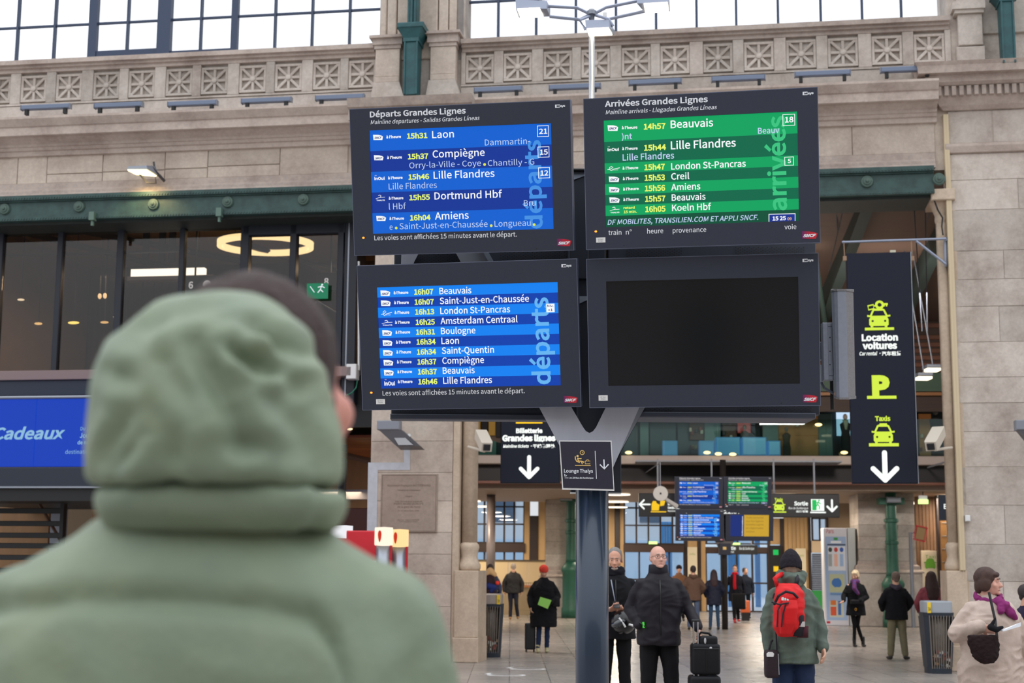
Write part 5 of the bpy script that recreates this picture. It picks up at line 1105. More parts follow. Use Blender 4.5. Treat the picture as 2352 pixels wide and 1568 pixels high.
class Board:
    def __init__(s, key, lab, ox, oy, sc, scr, nm='screen_board'):
        s.M = pose_matrix(POSE[key]); s.Mi = np.array(s.M.inverted()); s.ox, s.oy, s.sc = ox, oy, sc
        s.o = thing(nm, lab, 'information screen', (0, 0, 0), s.M)
        s.G = {}
        c = [s.L(*q) for q in scr]
        s.x0 = (c[0][0]+c[3][0])/2; s.x1 = (c[1][0]+c[2][0])/2; s.z1 = (c[0][1]+c[1][1])/2; s.z0 = (c[2][1]+c[3][1])/2
        hw, hh = BW/2, BH/2
        m = MB()   # casing with a recessed opening, built as four bars
        m.box(-hw, hw, 0, .05, -hh, s.z0).box(-hw, hw, 0, .05, s.z1, hh).box(-hw, s.x0, 0, .05, s.z0, s.z1).box(s.x1, hw, 0, .05, s.z0, s.z1)
        part('casing', m, CASE, s.o)
        e = .004
        part('casing_edge', MB().box(-hw-e, hw+e, .002, .075, hh, hh+e).box(-hw-e, hw+e, .002, .075, -hh-e, -hh).box(-hw-e, -hw, .002, .075, -hh, hh).box(hw, hw+e, .002, .075, -hh, hh), EDGE, s.o)
        part('rear_case', MB().bbox(-hw+.02, hw-.02, .05, .20, -hh+.03, hh-.03, .02), CASEB, s.o)
        part('screen_surround', MB().box(s.x0-.002, s.x1+.002, .012, .03, s.z0-.004, s.z1+.004), BLACK, s.o)
    def L(s, zx, zy):
        """zoomed measurement -> local (x, z) on the face"""
        d = ray(s.ox + zx/s.sc, s.oy + zy/s.sc)
        o = s.Mi @ np.array([*CAMP, 1]); dd = s.Mi[:3, :3] @ d; t = -o[1]/dd[1]
        return float(o[0] + t*dd[0]), float(o[2] + t*dd[2])
    def mb(s, k, new=False):
        L_ = s.G.setdefault(k, [])
        if new or not L_: L_.append(MB())
        return L_[-1]
    def T(s, k, st, xa, base, xb, cap, y=-.0012, **kw):
        a = s.L(xa, base); 
        w = None if xb is None else s.L(xb, base)[0] - a[0]
        # capital height: measured vertically
        h = a[1] - s.L(xa, base+cap)[1]
        return text(s.mb(k, not kw.pop('same', 0)), st, a[0], a[1], w, h, y=y, **kw)
    def poly(s, k, pts, y0=-.0012, y1=0.0):
        q = [s.L(*p_) for p_ in pts]; s.mb(k, k != 'operator_mark').prism(q, y0, y1)
    def screen(s, fr, cols):
        s.scr = part('screen', MB().box(s.x0, s.x1, .008, .013, s.z0, s.z1), mat('screen glass', (8, 10, 16), .1, spec=.6), s.o)
        H = s.z1-s.z0
        for a, b_, c in zip(fr[:-1], fr[1:], cols):
            o = part('stripe', MB().box(s.x0, s.x1, .0066, .008, s.z1-H*b_, s.z1-H*a), glow('stripe %s' % (c,), c, .92), s.scr)
    def logo(s, x0, y0, x1, y1, typ):
        """small operator marks in the list"""
        Y = .0052
        s.mb('operator_mark', True)
        if typ == 'S':
            w, h = x1-x0, y1-y0
            pts = [(x0, y0), (x0+.55*w, y0+.02*h), (x0+.85*w, y0+.16*h), (x1, y0+.36*h), (x0+.93*w, y1), (x0+.05*w, y1)]
            s.poly('operator_mark', pts, Y, .0066)
            s.T('operator_letters', 'SNCF', x0+.12*w, y0+.80*h, x0+.90*w, h*.42, y=Y-.0006, shear=.35, bold=.03)
        elif typ == 'I':
            s.T('operator_mark', 'inOui', x0, y1, x1, (y1-y0)*.72, y=Y, bold=.03, same=1); s.T('operator_mark', 'TGV', x0+2, y0+2, x0+22, 7, y=Y, same=1)
        elif typ == 'E':
            w, h = x1-x0, y1-y0; q = [s.L(x0, y0+.75*h), s.L(x0+.25*w, y0+.6*h), s.L(x0+.45*w, y0+.25*h), s.L(x0+.33*w, y0+.05*h), s.L(x0+.17*w, y0+.3*h), s.L(x0+.17*w, y0+.75*h), s.L(x0+.3*w, y0+.95*h), s.L(x0+.5*w, y0+.62*h), s.L(x0+.75*w, y0+.5*h), s.L(x1, y0+.35*h)]
            s.mb('operator_mark').tube([(a, Y+.002, b_) for a, b_ in q], .0022, 5); s.T('operator_mark', 'eurostar', x0+.42*w, y0+.9*h, x0+.88*w, h*.2, y=Y, same=1)
        else:
            w, h = x1-x0, y1-y0; q = [s.L(x0, y0+.62*h), s.L(x0+.4*w, y0+.42*h), s.L(x1, y0+.36*h)]; s.mb('operator_mark').tube([(a, Y+.002, b_) for a, b_ in q], .0017, 5)
            q = [s.L(x0+.28*w, y0+.12*h), s.L(x0+.45*w, y0+.02*h), s.L(x0+.58*w, y0+.18*h), s.L(x0+.45*w, y0+.42*h)]; s.mb('operator_mark').tube([(a, Y+.002, b_) for a, b_ in q], .0022, 5)
            s.T('operator_mark', 'THALYS', x0+.08*w, y1, x1, h*.22, y=Y, bold=.03, same=1)
    def plat(s, x0, y0, x1, y1, st, tx0, tx1, base, cap):
        a, b_ = s.L(x0, y1), s.L(x1, y0); t_ = .0035; m = s.mb('platform_box', True)
        xa, za, xb, zb__ = a[0], a[1], b_[0], b_[1]
        m.box(xa, xb, .0052, .0066, za, za+t_).box(xa, xb, .0052, .0066, zb__-t_, zb__).box(xa, xa+t_, .0052, .0066, za, zb__).box(xb-t_, xb, .0052, .0066, za, zb__)
        s.T('platform_box', st, tx0, base, tx1, cap, y=.005, bold=.02, same=1)
    def side(s, st, base_x, yb, yt, xh, y=.0064):
        """large word reading upward along the side"""
        xb, zb__ = s.L(base_x, yb); zt_ = s.L(base_x, yt)[1]; capw = s.L(base_x, yb)[0] - s.L(xh, yb)[0]
        vs, fs = glyphs(st, .02); H = glyphs('x', .02)[0]; h0 = max(v[1] for v in H); x0 = min(v[0] for v in vs); x1 = max(v[0] for v in vs)
        sx = (zt_-zb__)/(x1-x0); sy = capw/h0
        s.mb('side_word').add([(xb - v[1]*sy, y, zb__ + (v[0]-x0)*sx) for v in vs], fs)
    def finish(s, sidecol=None):
        nm = {'time': ('time_lettering', SY, 1), 'dest': ('destination_lettering', SW, 1), 'via': ('route_lettering', SP, 1), 'status': ('status_lettering', SW, 1), 'operator_mark': ('operator_mark', SW, 1), 'operator_letters': ('operator_lettering', SLD, 1),
              'platform_box': ('platform_number', SW, 1), 'side_word': ('side_word', glow('side %s' % (sidecol,), sidecol or (255, 255, 255), .95), 1), 'dot': ('route_dot', glow('dot yellow', (226, 230, 70), 1), 1), 'head': ('printed_lettering', PRINT, 0),
              'clock': ('clock_panel', glow('clock navy', (24, 52, 150), .9), 1), 'orange': ('clock_seconds', glow('clock orange', (240, 190, 140), .9), 1), 'ypop': ('delay_lettering', SY, 1), 'niv': ('level_box', SW, 1), 'nivt': ('level_lettering', SLD, 1)}
        for k, L_ in s.G.items():
            if k in nm:
                n_, mt, sub = nm[k]
                for m in L_:
                    if m.v: part(n_, m, mt, s.scr if sub else s.o)
    def common(s, logo, ae, led=None, sticker=None, dots=()):
        x0, y0, x1, y1 = logo; w, h = x1-x0, y1-y0
        P = [s.L(*p_) for p_ in ((x0, y0), (x0+.45*w, y0+.05*h), (x0+.8*w, y0+.15*h), (x1, y0+.3*h), (x0+.9*w, y1), (x0, y1))]
        part('railway_logo', MB().prism(P, -.0015, 0), LOGOR, s.o)
        m = MB(); a = s.L(x0+.06*w, y0+.78*h); b_ = s.L(x0+.92*w, y0+.78*h); text(m, 'SNCF', a[0], a[1], b_[0]-a[0], (s.L(x0, y0)[1]-s.L(x0, y1)[1])*.40, y=-.0025, shear=.35, bold=.045); part('logo_lettering', m, PRINT, s.o)
        ax0, ay0, ax1, ay1, tx = ae; m = MB(); a, b_ = s.L(ax0, ay1), s.L(ax1, ay0); m.box(a[0], b_[0], -.001, 0, a[1], b_[1])
        q = s.L(ax1+1, ay1-(ay1-ay0)*.25); text(m, 'sys', q[0], q[1], s.L(tx, ay1)[0]-q[0], (b_[1]-a[1])*.72, y=-.001, bold=.04); part('maker_mark', m, PRINT, s.o)
        m = MB(); q = s.L(ax0+(ax1-ax0)*.3, ay1-(ay1-ay0)*.25); text(m, 'ae', q[0], q[1], (b_[0]-q[0])*.95, (b_[1]-a[1])*.72, y=-.0015, bold=.04); part('maker_letters', m, CASE, s.o)
        if led: a = s.L(*led); part('status_light', MB().sphere((a[0], 0, a[1]), (.008, .004, .006), 10, 6), glow('led orange', (255, 120, 30), 4), s.o)
        if sticker:
            a, b_ = s.L(sticker[0], sticker[3]), s.L(sticker[2], sticker[1]); m = MB().box(a[0], b_[0], -.001, 0, a[1], b_[1]); part('sticker', m, WHITEP, s.o)
            m = MB(); W_ = b_[0]-a[0]; H_ = b_[1]-a[1]; text(m, 'QT Matr', a[0]+W_*.2, a[1]+H_*.58, W_*.6, H_*.17, y=-.0018); text(m, 'MTQ02', a[0]+W_*.25, a[1]+H_*.22, W_*.5, H_*.17, y=-.0018); part('sticker_print', m, CASE, s.o)
        for d in dots: a = s.L(*d); part('screw', MB().sphere((a[0], 0, a[1]), (.003, .002, .003), 8, 5), BLACK, s.o)
AL = "à l'heure"
LB1, DB1 = (8, 100, 216), (14, 56, 156)
# ---- first departures screen
b1 = Board('b1', 'upper blue departures screen headed Départs Grandes Lignes, first train Laon', 800, 220, 4.126, [(198, 325), (1920, 262), (1945, 1262), (232, 1305)])
b1.screen([0, .2, .4, .6, .8, 1], [LB1, DB1, LB1, DB1, LB1])
b1.T('head', 'Départs Grandes Lignes', 205, 203, 1115, 56, bold=.022); b1.T('head', 'Mainline departures - Salidas Grandes Líneas', 212, 270, 1247, 38, bold=.008, shear=.2)
b1.T('head', 'Les voies sont affichées 15 minutes avant le départ.', 248, 1368, 1598, 44, bold=.006)
b1.side('départs', 1836, 1256, 415, 1722)
rows = [('S', 232, 368, 326, 418, 358, 498, 402, '15h31', 555, 748, 405, 'Laon', 793, 1000, 400), ('S', 240, 562, 331, 610, 366, 507, 597, '15h37', 563, 757, 600, 'Compiègne', 798, 1292, 585),
        ('I', 245, 757, 343, 797, 374, 513, 790, '15h46', 569, 765, 793, 'Lille Flandres', 807, 1385, 785), ('T', 258, 938, 345, 997, 381, 520, 983, '15h55', 577, 772, 988, 'Dortmund Hbf', 815, 1457, 982),
        ('S', 263, 1137, 355, 1185, 388, 527, 1175, '16h04', 583, 778, 1180, 'Amiens', 820, 1140, 1172)]
for ty, lx0, ly0, lx1, ly1, sx0, sx1, sb_, tm, t0, t1, tb2, de, d0, d1, db in rows:
    b1.logo(lx0, ly0, lx1, ly1, ty); b1.T('status', AL, sx0, sb_, sx1, 28, y=.0055, bold=.03, ch='l'); b1.T('time', tm, t0, tb2, t1, 52, y=.0055, bold=.028, ch='1'); b1.T('dest', de, d0, db, d1, 68, y=.0055, bold=.008)
for st, a, bs, c, cap in (('Dammartin-', 1293, 470, 1722, 56), ('Orry-la-Ville - Coye', 577, 687, 1257, 54), ('Chantilly - G', 1322, 665, 1762, 54), ('Lille Flandres', 382, 887, 838, 56), ('l Hbf', 384, 1077, 545, 56), ('Bru', 1663, 1043, 1775, 54), ('e', 390, 1270, 418, 54), ('Saint-Just-en-Chaussée', 485, 1264, 1320, 56), ('Longueau', 1385, 1240, 1727, 56)):
    b1.T('via', st, a, bs, c, cap, y=.005)
for x, y in ((1290, 650), (452, 1252), (1353, 1230), (1760, 1220)): a = b1.L(x, y); b1.mb('dot', True).prism([(a[0]+.0085*math.cos(k*PI/7), a[1]+.0085*math.sin(k*PI/7)) for k in range(14)], .0045, .006)
for p_ in ((1790, 278, 1897, 390, '21', 1806, 1885, 360), (1795, 478, 1902, 585, '15', 1815, 1890, 557), (1800, 675, 1908, 782, '12', 1820, 1894, 755)): b1.plat(*p_, 50)
b1.finish((70, 148, 232)); b1.common((1978, 1353, 2113, 1423), (1960, 82, 2005, 113, 2056), (143, 1345), None, ((395, 1478), (1785, 1447)))
# ---- arrivals
LG, DG = (6, 168, 98), (6, 108, 76)
b2 = Board('b2', 'green arrivals screen headed Arrivées Grandes Lignes with the time 15 25', 1330, 190, 4.02, [(225, 347), (2018, 265), (2027, 1275), (248, 1332)])
b2.screen([0, .2, .4, .497, .597, .697, .797, .895, 1], [LG, DG, LG, DG, LG, DG, LG, (6, 84, 58)])
b2.T('head', 'Arrivées Grandes Lignes', 238, 223, 1190, 56, bold=.022); b2.T('head', 'Mainline arrivals - Llegadas Grandes Líneas', 246, 292, 1275, 38, bold=.008, shear=.2)
for st, a, bs, c in (('train', 272, 1405, 392), ('n°', 432, 1400, 487), ('heure', 630, 1392, 778), ('provenance', 865, 1385, 1175), ('voie', 1897, 1353, 2007)): b2.T('head', st, a, bs, c, 44, bold=.006)
rows = [('S', 262, 391, 360, 443, 393, 538, 427, '14h57', 597, 798, 430, 'Beauvais', 845, 1238, 418, 72), ('I', 262, 592, 367, 630, 397, 541, 620, '15h44', 600, 803, 625, 'Lille Flandres', 847, 1448, 613, 74),
        ('E', 262, 768, 375, 812, 400, 546, 800, '15h47', 603, 792, 805, 'London St-Pancras', 850, 1540, 800, 60), ('S', 273, 865, 370, 915, 403, 548, 897, '15h53', 605, 793, 903, 'Creil', 850, 1018, 893, 60),
        ('S', 275, 961, 372, 1011, 405, 550, 993, '15h56', 607, 795, 1000, 'Amiens', 850, 1120, 992, 60), ('S', 278, 1057, 374, 1107, 407, 552, 1090, '15h57', 609, 797, 1097, 'Beauvais', 855, 1168, 1088, 60),
        ('T', 282, 1145, 372, 1204, None, None, 0, '16h05', 611, 798, 1192, 'Koeln Hbf', 858, 1220, 1183, 60)]
for ty, lx0, ly0, lx1, ly1, sx0, sx1, sb_, tm, t0, t1, tb2, de, d0, d1, db, cp in rows:
    b2.logo(lx0, ly0, lx1, ly1, ty); b2.T('time', tm, t0, tb2, t1, 54, y=.0055, bold=.028, ch='1'); b2.T('dest', de, d0, db, d1, cp, y=.0055, bold=.012)
    if sx0: b2.T('status', AL, sx0, sb_, sx1, 28, y=.0055, bold=.03, ch='l')
b2.T('ypop', 'retard', 409, 1165, 513, 25, y=.0055, bold=.025, ch='d'); b2.T('ypop', '15 min.', 412, 1203, 533, 25, y=.0055, bold=.025, ch='1')
b2.T('via', ')nt', 393, 522, 490, 54, y=.005, bold=.012); b2.T('via', 'Beauv', 1652, 470, 1850, 56, y=.005, bold=.012); b2.T('via', 'Lille Flandres', 402, 717, 878, 58, y=.005, bold=.01)
b2.T('via', 'DF MOBILITES, TRANSILIEN.COM ET APPLI SNCF.', 262, 1310, 1655, 46, y=.005, bold=.01, shear=.2)
b2.plat(1880, 285, 1993, 398, '18', 1902, 1980, 365, 52); b2.plat(1897, 680, 1982, 765, '5', 1926, 1957, 740, 40)
b2.poly('platform_box', [(1750, 1210), (1998, 1204), (1998, 1276), (1750, 1284)], .0058, .0066); b2.poly('clock', [(1757, 1217), (1992, 1211), (1992, 1276), (1757, 1284)], .0052, .0059)
b2.T('status', '15 25', 1787, 1270, 1910, 38, y=.0045, bold=.03, ch='1'); b2.T('orange', '09', 1923, 1268, 1963, 27, y=.0045, bold=.02, ch='1')
b2.side('arrivées', 1914, 1176, 302, 1792)
b2.finish((60, 200, 130)); b2.common((2057, 1369, 2202, 1440), (2065, 82, 2110, 115, 2166), (155, 1372), (158, 1427, 243, 1476), ((415, 1502), (1858, 1458)))
# ---- second departures screen
LB3, DB3 = (10, 134, 250), (4, 66, 178)
b3 = Board('b3', 'lower blue departures screen with ten narrow rows, first train Beauvais', 810, 570, 3.92, [(215, 352), (1843, 305), (1875, 1232), (255, 1265)])
b3.screen([k/10 for k in range(11)], [LB3, DB3]*5)
D = [('16h07', 553, 725, 417, 'Beauvais', 780, 1068, 413, 'S'), ('16h07', 557, 730, 508, 'Saint-Just-en-Chaussée', 783, 1588, 502, 'S'), ('16h13', 562, 734, 597, 'London St-Pancras', 788, 1417, 592, 'E'), ('16h25', 567, 739, 689, 'Amsterdam Centraal', 790, 1485, 683, 'T'),
     ('16h31', 570, 740, 778, 'Boulogne', 794, 1105, 773, 'S'), ('16h34', 574, 747, 867, 'Laon', 798, 956, 862, 'S'), ('16h34', 578, 751, 957, 'Saint-Quentin', 802, 1272, 950, 'S'), ('16h37', 582, 753, 1046, 'Compiègne', 806, 1182, 1040, 'S'), ('16h37', 586, 757, 1136, 'Beauvais', 810, 1098, 1130, 'S'), ('16h46', 590, 762, 1225, 'Lille Flandres', 814, 1254, 1220, 'I')]
for k, (tm, t0, t1, tb2, de, d0, d1, db, ty) in enumerate(D):
    b3.T('time', tm, t0, tb2, t1, 50, y=.0055, bold=.028, ch='1'); b3.T('dest', de, d0, db, d1, 58, y=.0055, bold=.01); b3.T('status', AL, 367+4.2*k, 413+89*k, 500+4.1*k, 28, y=.0055, bold=.03, ch='l')
    lx, ly = 248+3.9*k, 380+89.4*k; b3.logo(lx, ly, lx+ (88 if ty == 'S' else 96), ly+50, ty)
b3.side('départs', 1778, 1224, 440, 1662)
b3.T('head', 'Les voies sont affichées 15 minutes avant le départ.', 270, 1325, 1550, 42, bold=.006)
b3.poly('niv', [(1742, 500), (1816, 498), (1818, 575), (1745, 577)], .0035, .005); b3.T('nivt', 'Niv.', 1752, 530, 1808, 22, y=.003, bold=.01); b3.T('nivt', '+1', 1758, 566, 1800, 22, y=.003, bold=.02, ch='1')
b3.finish((104, 184, 246)); b3.common((1900, 1328, 2026, 1391), (1880, 142, 1922, 172, 1971), (168, 1300), (212, 1357, 291, 1403), ((410, 1425), (1725, 1403)))
# ---- dead screen
b4 = Board('b4', 'switched off black screen below the green arrivals screen', 1330, 560, 2.7506, [(170, 237), (1387, 207), (1393, 884), (187, 895)])
b4.scr = part('screen', MB().box(b4.x0, b4.x1, .008, .013, b4.z0, b4.z1), mat('dead screen glass', (12, 14, 20), .16, spec=.35), b4.o)
b4.common((1413, 951, 1508, 1000), (1412, 93, 1444, 115, 1481), None, (124, 955, 181, 990), ((302, 1012), (1278, 1005)))

# ================================================================== MAST that carries the screens
YM = 9.12
def P9(x, y, Y=YM): return G(x, y, Y)
c0 = P9(1360, 1130); r0 = 37.5/FPX*YM
ms = thing('screen_mast', 'thick dark blue steel mast with a grey V-shaped bracket carrying the screens', 'mast', (c0[0], YM, 0), WM)
part('mast_tube', MB().lathe([(r0, 0), (r0, P9(1360, 1085)[2])], c=(c0[0], YM), seg=40), mat('ink blue tube', (30, 46, 66), .28, .2, coat=.3), ms, smooth=True)
part('base_flange', MB().lathe([(r0*1.9, 0), (r0*1.9, .03), (r0*1.05, .04)], c=(c0[0], YM), seg=32), mat('ink blue tube', (30, 46, 66)), ms)
PL = mat('brushed grey plate', (184, 188, 202), .4, .1, .08, 8, stretch=(1, 1, .2))
def plane_poly(pts, Y0, Y1): return MB().prism([(P9(x, y, Y0)[0], P9(x, y, Y0)[2]) for x, y in pts], Y0, Y1)
yb0 = 9.20
part('bracket_plate', plane_poly([(1238, 934), (1312, 934), (1340, 982), (1346, 990), (1354, 994), (1362, 990), (1369, 981), (1392, 934), (1469, 934), (1400, 1092), (1322, 1092)], yb0, yb0+.012), PL, ms)
part('bracket_plate', plane_poly([(966, 430), (1040, 430), (1312, 934), (1238, 934)], 9.36, 9.372), PL, ms)
part('bracket_plate', plane_poly([(1664, 430), (1741, 430), (1469, 934), (1392, 934)], 9.36, 9.372), PL, ms)
FLG = mat('flange grey', (134, 140, 152), .4, .4)
part('flange', MB().loft([[P9(1469, 934, 9.205), P9(1482, 934, 9.205), P9(1482, 934, 9.33), P9(1469, 934, 9.33)], [P9(1397, 1092, 9.205), P9(1407, 1070, 9.205), P9(1407, 1070, 9.33), P9(1397, 1092, 9.33)]]), FLG, ms)
part('flange', MB().loft([[P9(1030, 430, 9.33), P9(1042, 430, 9.33), P9(1042, 430, 9.46), P9(1030, 430, 9.46)], [P9(1300, 934, 9.33), P9(1314, 934, 9.33), P9(1314, 934, 9.46), P9(1300, 934, 9.46)]]), mat('bright flange', (176, 188, 204), .35, .5), ms)
part('flange', MB().loft([[P9(1730, 430, 9.33), P9(1748, 430, 9.33), P9(1748, 430, 9.46), P9(1730, 430, 9.46)], [P9(1464, 934, 9.33), P9(1482, 934, 9.33), P9(1482, 934, 9.46), P9(1464, 934, 9.46)]]), mat('bright flange', (176, 188, 204), .35, .5), ms)
DN = mat('dark blue box', (30, 38, 54), .5)
def bx9(xa, xb, ya, yb, Y0, Y1): a, b_ = P9(xa, yb, Y0), P9(xb, ya, Y0); return MB().bbox(a[0], b_[0], Y0, Y1, a[2], b_[2], .006)
part('column_box', bx9(1326, 1390, 402, 1000, 9.30, 9.62), DN, ms)
part('column_box', bx9(1306, 1352, 402, 640, 9.28, 9.5), DN, ms)
CAPM = mat('pale perforated cap', (150, 160, 176), .5)
part('perforated_cap', plane_poly([(1308, 392), (1352, 392), (1352, 400), (1308, 416)], 9.27, 9.29), CAPM, ms); part('perforated_cap', plane_poly([(1324, 680), (1350, 680), (1350, 688), (1324, 700)], 9.29, 9.31), CAPM, ms)
part('cap_edge', bx9(1308, 1352, 386, 392, 9.24, 9.5), BLACK, ms)
# perforated housings behind the lower screens
for xa, xb, ya, yb in ((898, 1330, 900, 962), (1398, 1872, 900, 957)):
    part('rear_housing', bx9(xa, xb, 480, yb-9, 9.5 if xa < 1000 else 9.3, 9.66), mat('perforated dark sheet', (44, 50, 64), .6), ms)
    part('housing_foot', bx9(xa-2, xb+2, yb-9, yb, 9.47 if xa < 1000 else 9.27, 9.60), mat('housing foot', (62, 68, 84), .5), ms)
for (xa, xb, ya, yb, Y) in ((910, 1050, 939, 946, 9.49), (1195, 1236, 938, 944, 9.49), (1483, 1550, 934, 945, 9.29), (1700, 1865, 934, 944, 9.29), (955, 1060, 585, 604, 9.49), (1150, 1310, 580, 600, 9.49), (1440, 1570, 570, 590, 9.29), (1690, 1850, 568, 586, 9.29)):
    dm = MB(); x = xa; k = 0
    while x < xb:
        y = ya + (k % 2)*3.2
        while y < yb: c = P9(x, y, Y); dm.box(c[0]-.0032, c[0]+.0032, Y-.001, Y+.001, c[2]-.003, c[2]+.003); y += 6.4
        x += 5.2; k += 1
    part('perforations', dm, BLACK, ms, kind='stuff')
part('grey_gusset', plane_poly([(922, 580), (962, 580), (948, 608), (921, 608)], 9.47, 9.48), PL, ms)
# lounge notice
ql = [P9(*q, 8.98) for q in ((1284.3, 1011.6), (1404.4, 1012), (1411, 1126.8), (1291.4, 1124))]
nl = thing('lounge_sign', 'small square notice reading Lounge Thalys with gold pictogram, fixed to the mast', 'sign', tuple(ql[3]), WM)
cxl = sum(q[0] for q in ql)/4; czl = sum(q[2] for q in ql)/4
def ins(k): return [(cxl + (q[0]-cxl)*k, czl + (q[2]-czl)*k) for q in ql]
part('white_edge', MB().prism(ins(1.0), 8.972, 8.985), WHITEP, nl); 
part('panel', MB().prism([(q[0]+ (0.006 if i in (0, 3) else -.006), q[2] + (-.006 if i < 2 else .010)) for i, q in enumerate(ql)], 8.969, 8.973), mat('aubergine navy', (27, 26, 46), .5), nl)
part('stand_off', MB().box(cxl-.08, cxl-.04, 8.985, 9.21, czl+.05, czl+.09).box(cxl+.04, cxl+.08, 8.985, 9.21, czl+.05, czl+.09), BLACK, nl)
def LL(x, y): q = G(1270+x/11.2, 1000+y/11.2, 8.97); return q[0], q[2]
gd = mat('gold print', (232, 196, 120), .5); g_ = MB(); YL = 8.967
def stroke(mb, pts, w, y, f=None):
    f = f or LL; q = [f(*p_) for p_ in pts]; mb.tube([(a, y, b_) for a, b_ in q], w, 6)
w1_ = .0022
a = LL(752, 440); g_.tube([(a[0]+.0128*math.cos(k*PI/10), YL, a[1]+.0128*math.sin(k*PI/10)) for k in range(20)], w1_, 6, closed=True)
stroke(g_, [(752, 410), (752, 445), (785, 448)], w1_*.8, YL); stroke(g_, [(573, 535), (575, 600), (610, 665), (690, 695)], w1_*1.6, YL)
a = LL(633, 528); g_.sphere((a[0], YL, a[1]), (.007, .002, .007), 10, 6)
stroke(g_, [(635, 575), (650, 655), (740, 665), (800, 690)], w1_*1.9, YL); stroke(g_, [(650, 585), (690, 600), (735, 592)], w1_*1.3, YL); stroke(g_, [(720, 665), (760, 735)], w1_*1.4, YL)
stroke(g_, [(830, 655), (830, 730), (955, 730), (955, 655), (830, 655)], w1_, YL); stroke(g_, [(865, 650), (870, 618), (910, 618), (915, 650)], w1_*.8, YL); stroke(g_, [(570, 770), (970, 775)], w1_*1.1, YL)
part('gold_pictogram', g_, gd, nl)
t_ = MB(); a = LL(285, 950); text(t_, 'Lounge Thalys', a[0], a[1], LL(1028, 950)[0]-a[0], .0215, y=YL, bold=.012); a = LL(425, 1105); text(t_, 'au 22 Rue de Dunkerque', a[0], a[1], LL(1042, 1105)[0]-a[0], .0095, y=YL, shear=.2, bold=.02); a = LL(300, 1098); text(t_, '3 min', a[0], a[1], LL(400, 1098)[0]-a[0], .006, y=YL, bold=.02)
stroke(t_, [(1085, 395), (1120, 1115)], w1_*1.0, YL); stroke(t_, [(1310, 615), (1322, 860)], w1_*1.9, YL); stroke(t_, [(1205, 745), (1322, 860), (1430, 740)], w1_*1.9, YL)
stroke(t_, [(300, 985), (305, 1050)], w1_*.8, YL); stroke(t_, [(305, 1010), (350, 1030)], w1_*.5, YL); stroke(t_, [(305, 1050), (330, 1055), (360, 1020)], w1_*.4, YL)
part('white_print', t_, PRINT, nl)
bs = thing('rear_notice', 'dark notice board behind the mast, only its edge showing past the lounge sign', 'sign', tuple(P9(1418, 1130, 9.36)), WM)
part('panel', bx9(1310, 1427, 1040, 1131, 9.36, 9.38), mat('ink panel', (22, 28, 42), .5), bs); part('white_foot', bx9(1310, 1427, 1131, 1133.5, 9.355, 9.385), WHITEP, bs); part('fixing', bx9(1340, 1380, 1050, 1070, 9.21, 9.36), BLACK, bs)
# column loudspeaker
YS = 8.95
sp = thing('column_speaker', 'tall dusty grey column loudspeaker hung beside the switched off screen', 'loudspeaker', tuple(G(1935, 915, YS)), WM)
def sxy(zx, zy, Y=YS): q = G(1870+zx/5.227, 640+zy/5.227, Y); return q
SG = mat('speaker grey', (134, 140, 154), .55, 0, .1, 40); SG2 = mat('dusty speaker side', (128, 126, 128), .9, 0, .15, 60, .5, 200)
top = [sxy(205, 155), sxy(240, 148, YS-.03), sxy(280, 145, YS-.05), sxy(385, 145, YS-.05), sxy(470, 160, YS+.0), sxy(470, 150, YS+.12), sxy(215, 145, YS+.12)]
bot = [sxy(245, 1410), sxy(270, 1420, YS-.03), sxy(305, 1425, YS-.05), sxy(412, 1425, YS-.05), sxy(497, 1415, YS+.0), sxy(495, 1405, YS+.12), sxy(250, 1405, YS+.12)]
m = MB().loft([bot, top]); 
m.m = [0, 0, 0, 1, 1, 0, 0, 0, 0] if len(m.f) == 9 else m.m
part('speaker_body', m, [SG, SG2], sp)
cen = lambda L_: [tuple(np.mean(np.array(L_), axis=0) + (np.array(q)-np.mean(np.array(L_), axis=0))*1.06) for q in L_]
part('end_cap', MB().loft([cen(top), [(x, y, z+.012) for x, y, z in cen(top)]]), SG2, sp); part('end_cap', MB().loft([[(x, y, z-.012) for x, y, z in cen(bot)], cen(bot)]), SG2, sp)
def sbx(xa, xb, ya, yb, Y0, Y1): a, b_ = sxy(xa, yb, Y0), sxy(xb, ya, Y0); return MB().bbox(a[0], b_[0], Y0, Y1, a[2], b_[2], .004)
part('bracket_rail', sbx(118, 165, 525, 1215, YS+.02, YS+.08), SG, sp); part('bracket_rail', sbx(170, 222, 575, 1165, YS+.03, YS+.09), SG, sp); part('bracket_head', sbx(118, 222, 525, 575, YS+.03, YS+.08), SG, sp); part('bracket_foot', sbx(135, 235, 1165, 1215, YS+.03, YS+.08), SG, sp)
for y in (705, 870, 1030): a = sxy(190, y, YS+.03); part('bolt', MB().sphere(a, (.004, .003, .004), 8, 5), BLACK, sp)
a = sxy(108, 608, YS+.03); part('bolt', MB().sphere(a, (.007, .007, .007), 8, 5), SILVER, sp)
part('mounting_arm', sbx(20, 125, 755, 965, YS+.10, YS+.16), SG, sp)
part('cable', MB().tube([sxy(105, 965, YS+.1), sxy(95, 1060, YS+.1), sxy(85, 1240, YS+.1), sxy(120, 1310, YS+.1), sxy(230, 1375, YS+.1)], .009, 8), mat('grey cable', (84, 92, 108), .5), sp)
part('cable_sleeve', MB().tube([sxy(95, 1035, YS+.1), sxy(85, 1240, YS+.1)], .0125, 8), mat('pale sleeve', (170, 176, 182), .5), sp)
part('dark_plate', sbx(205, 235, 1215, 1570, YS+.15, YS+.17), BLACK, sp)

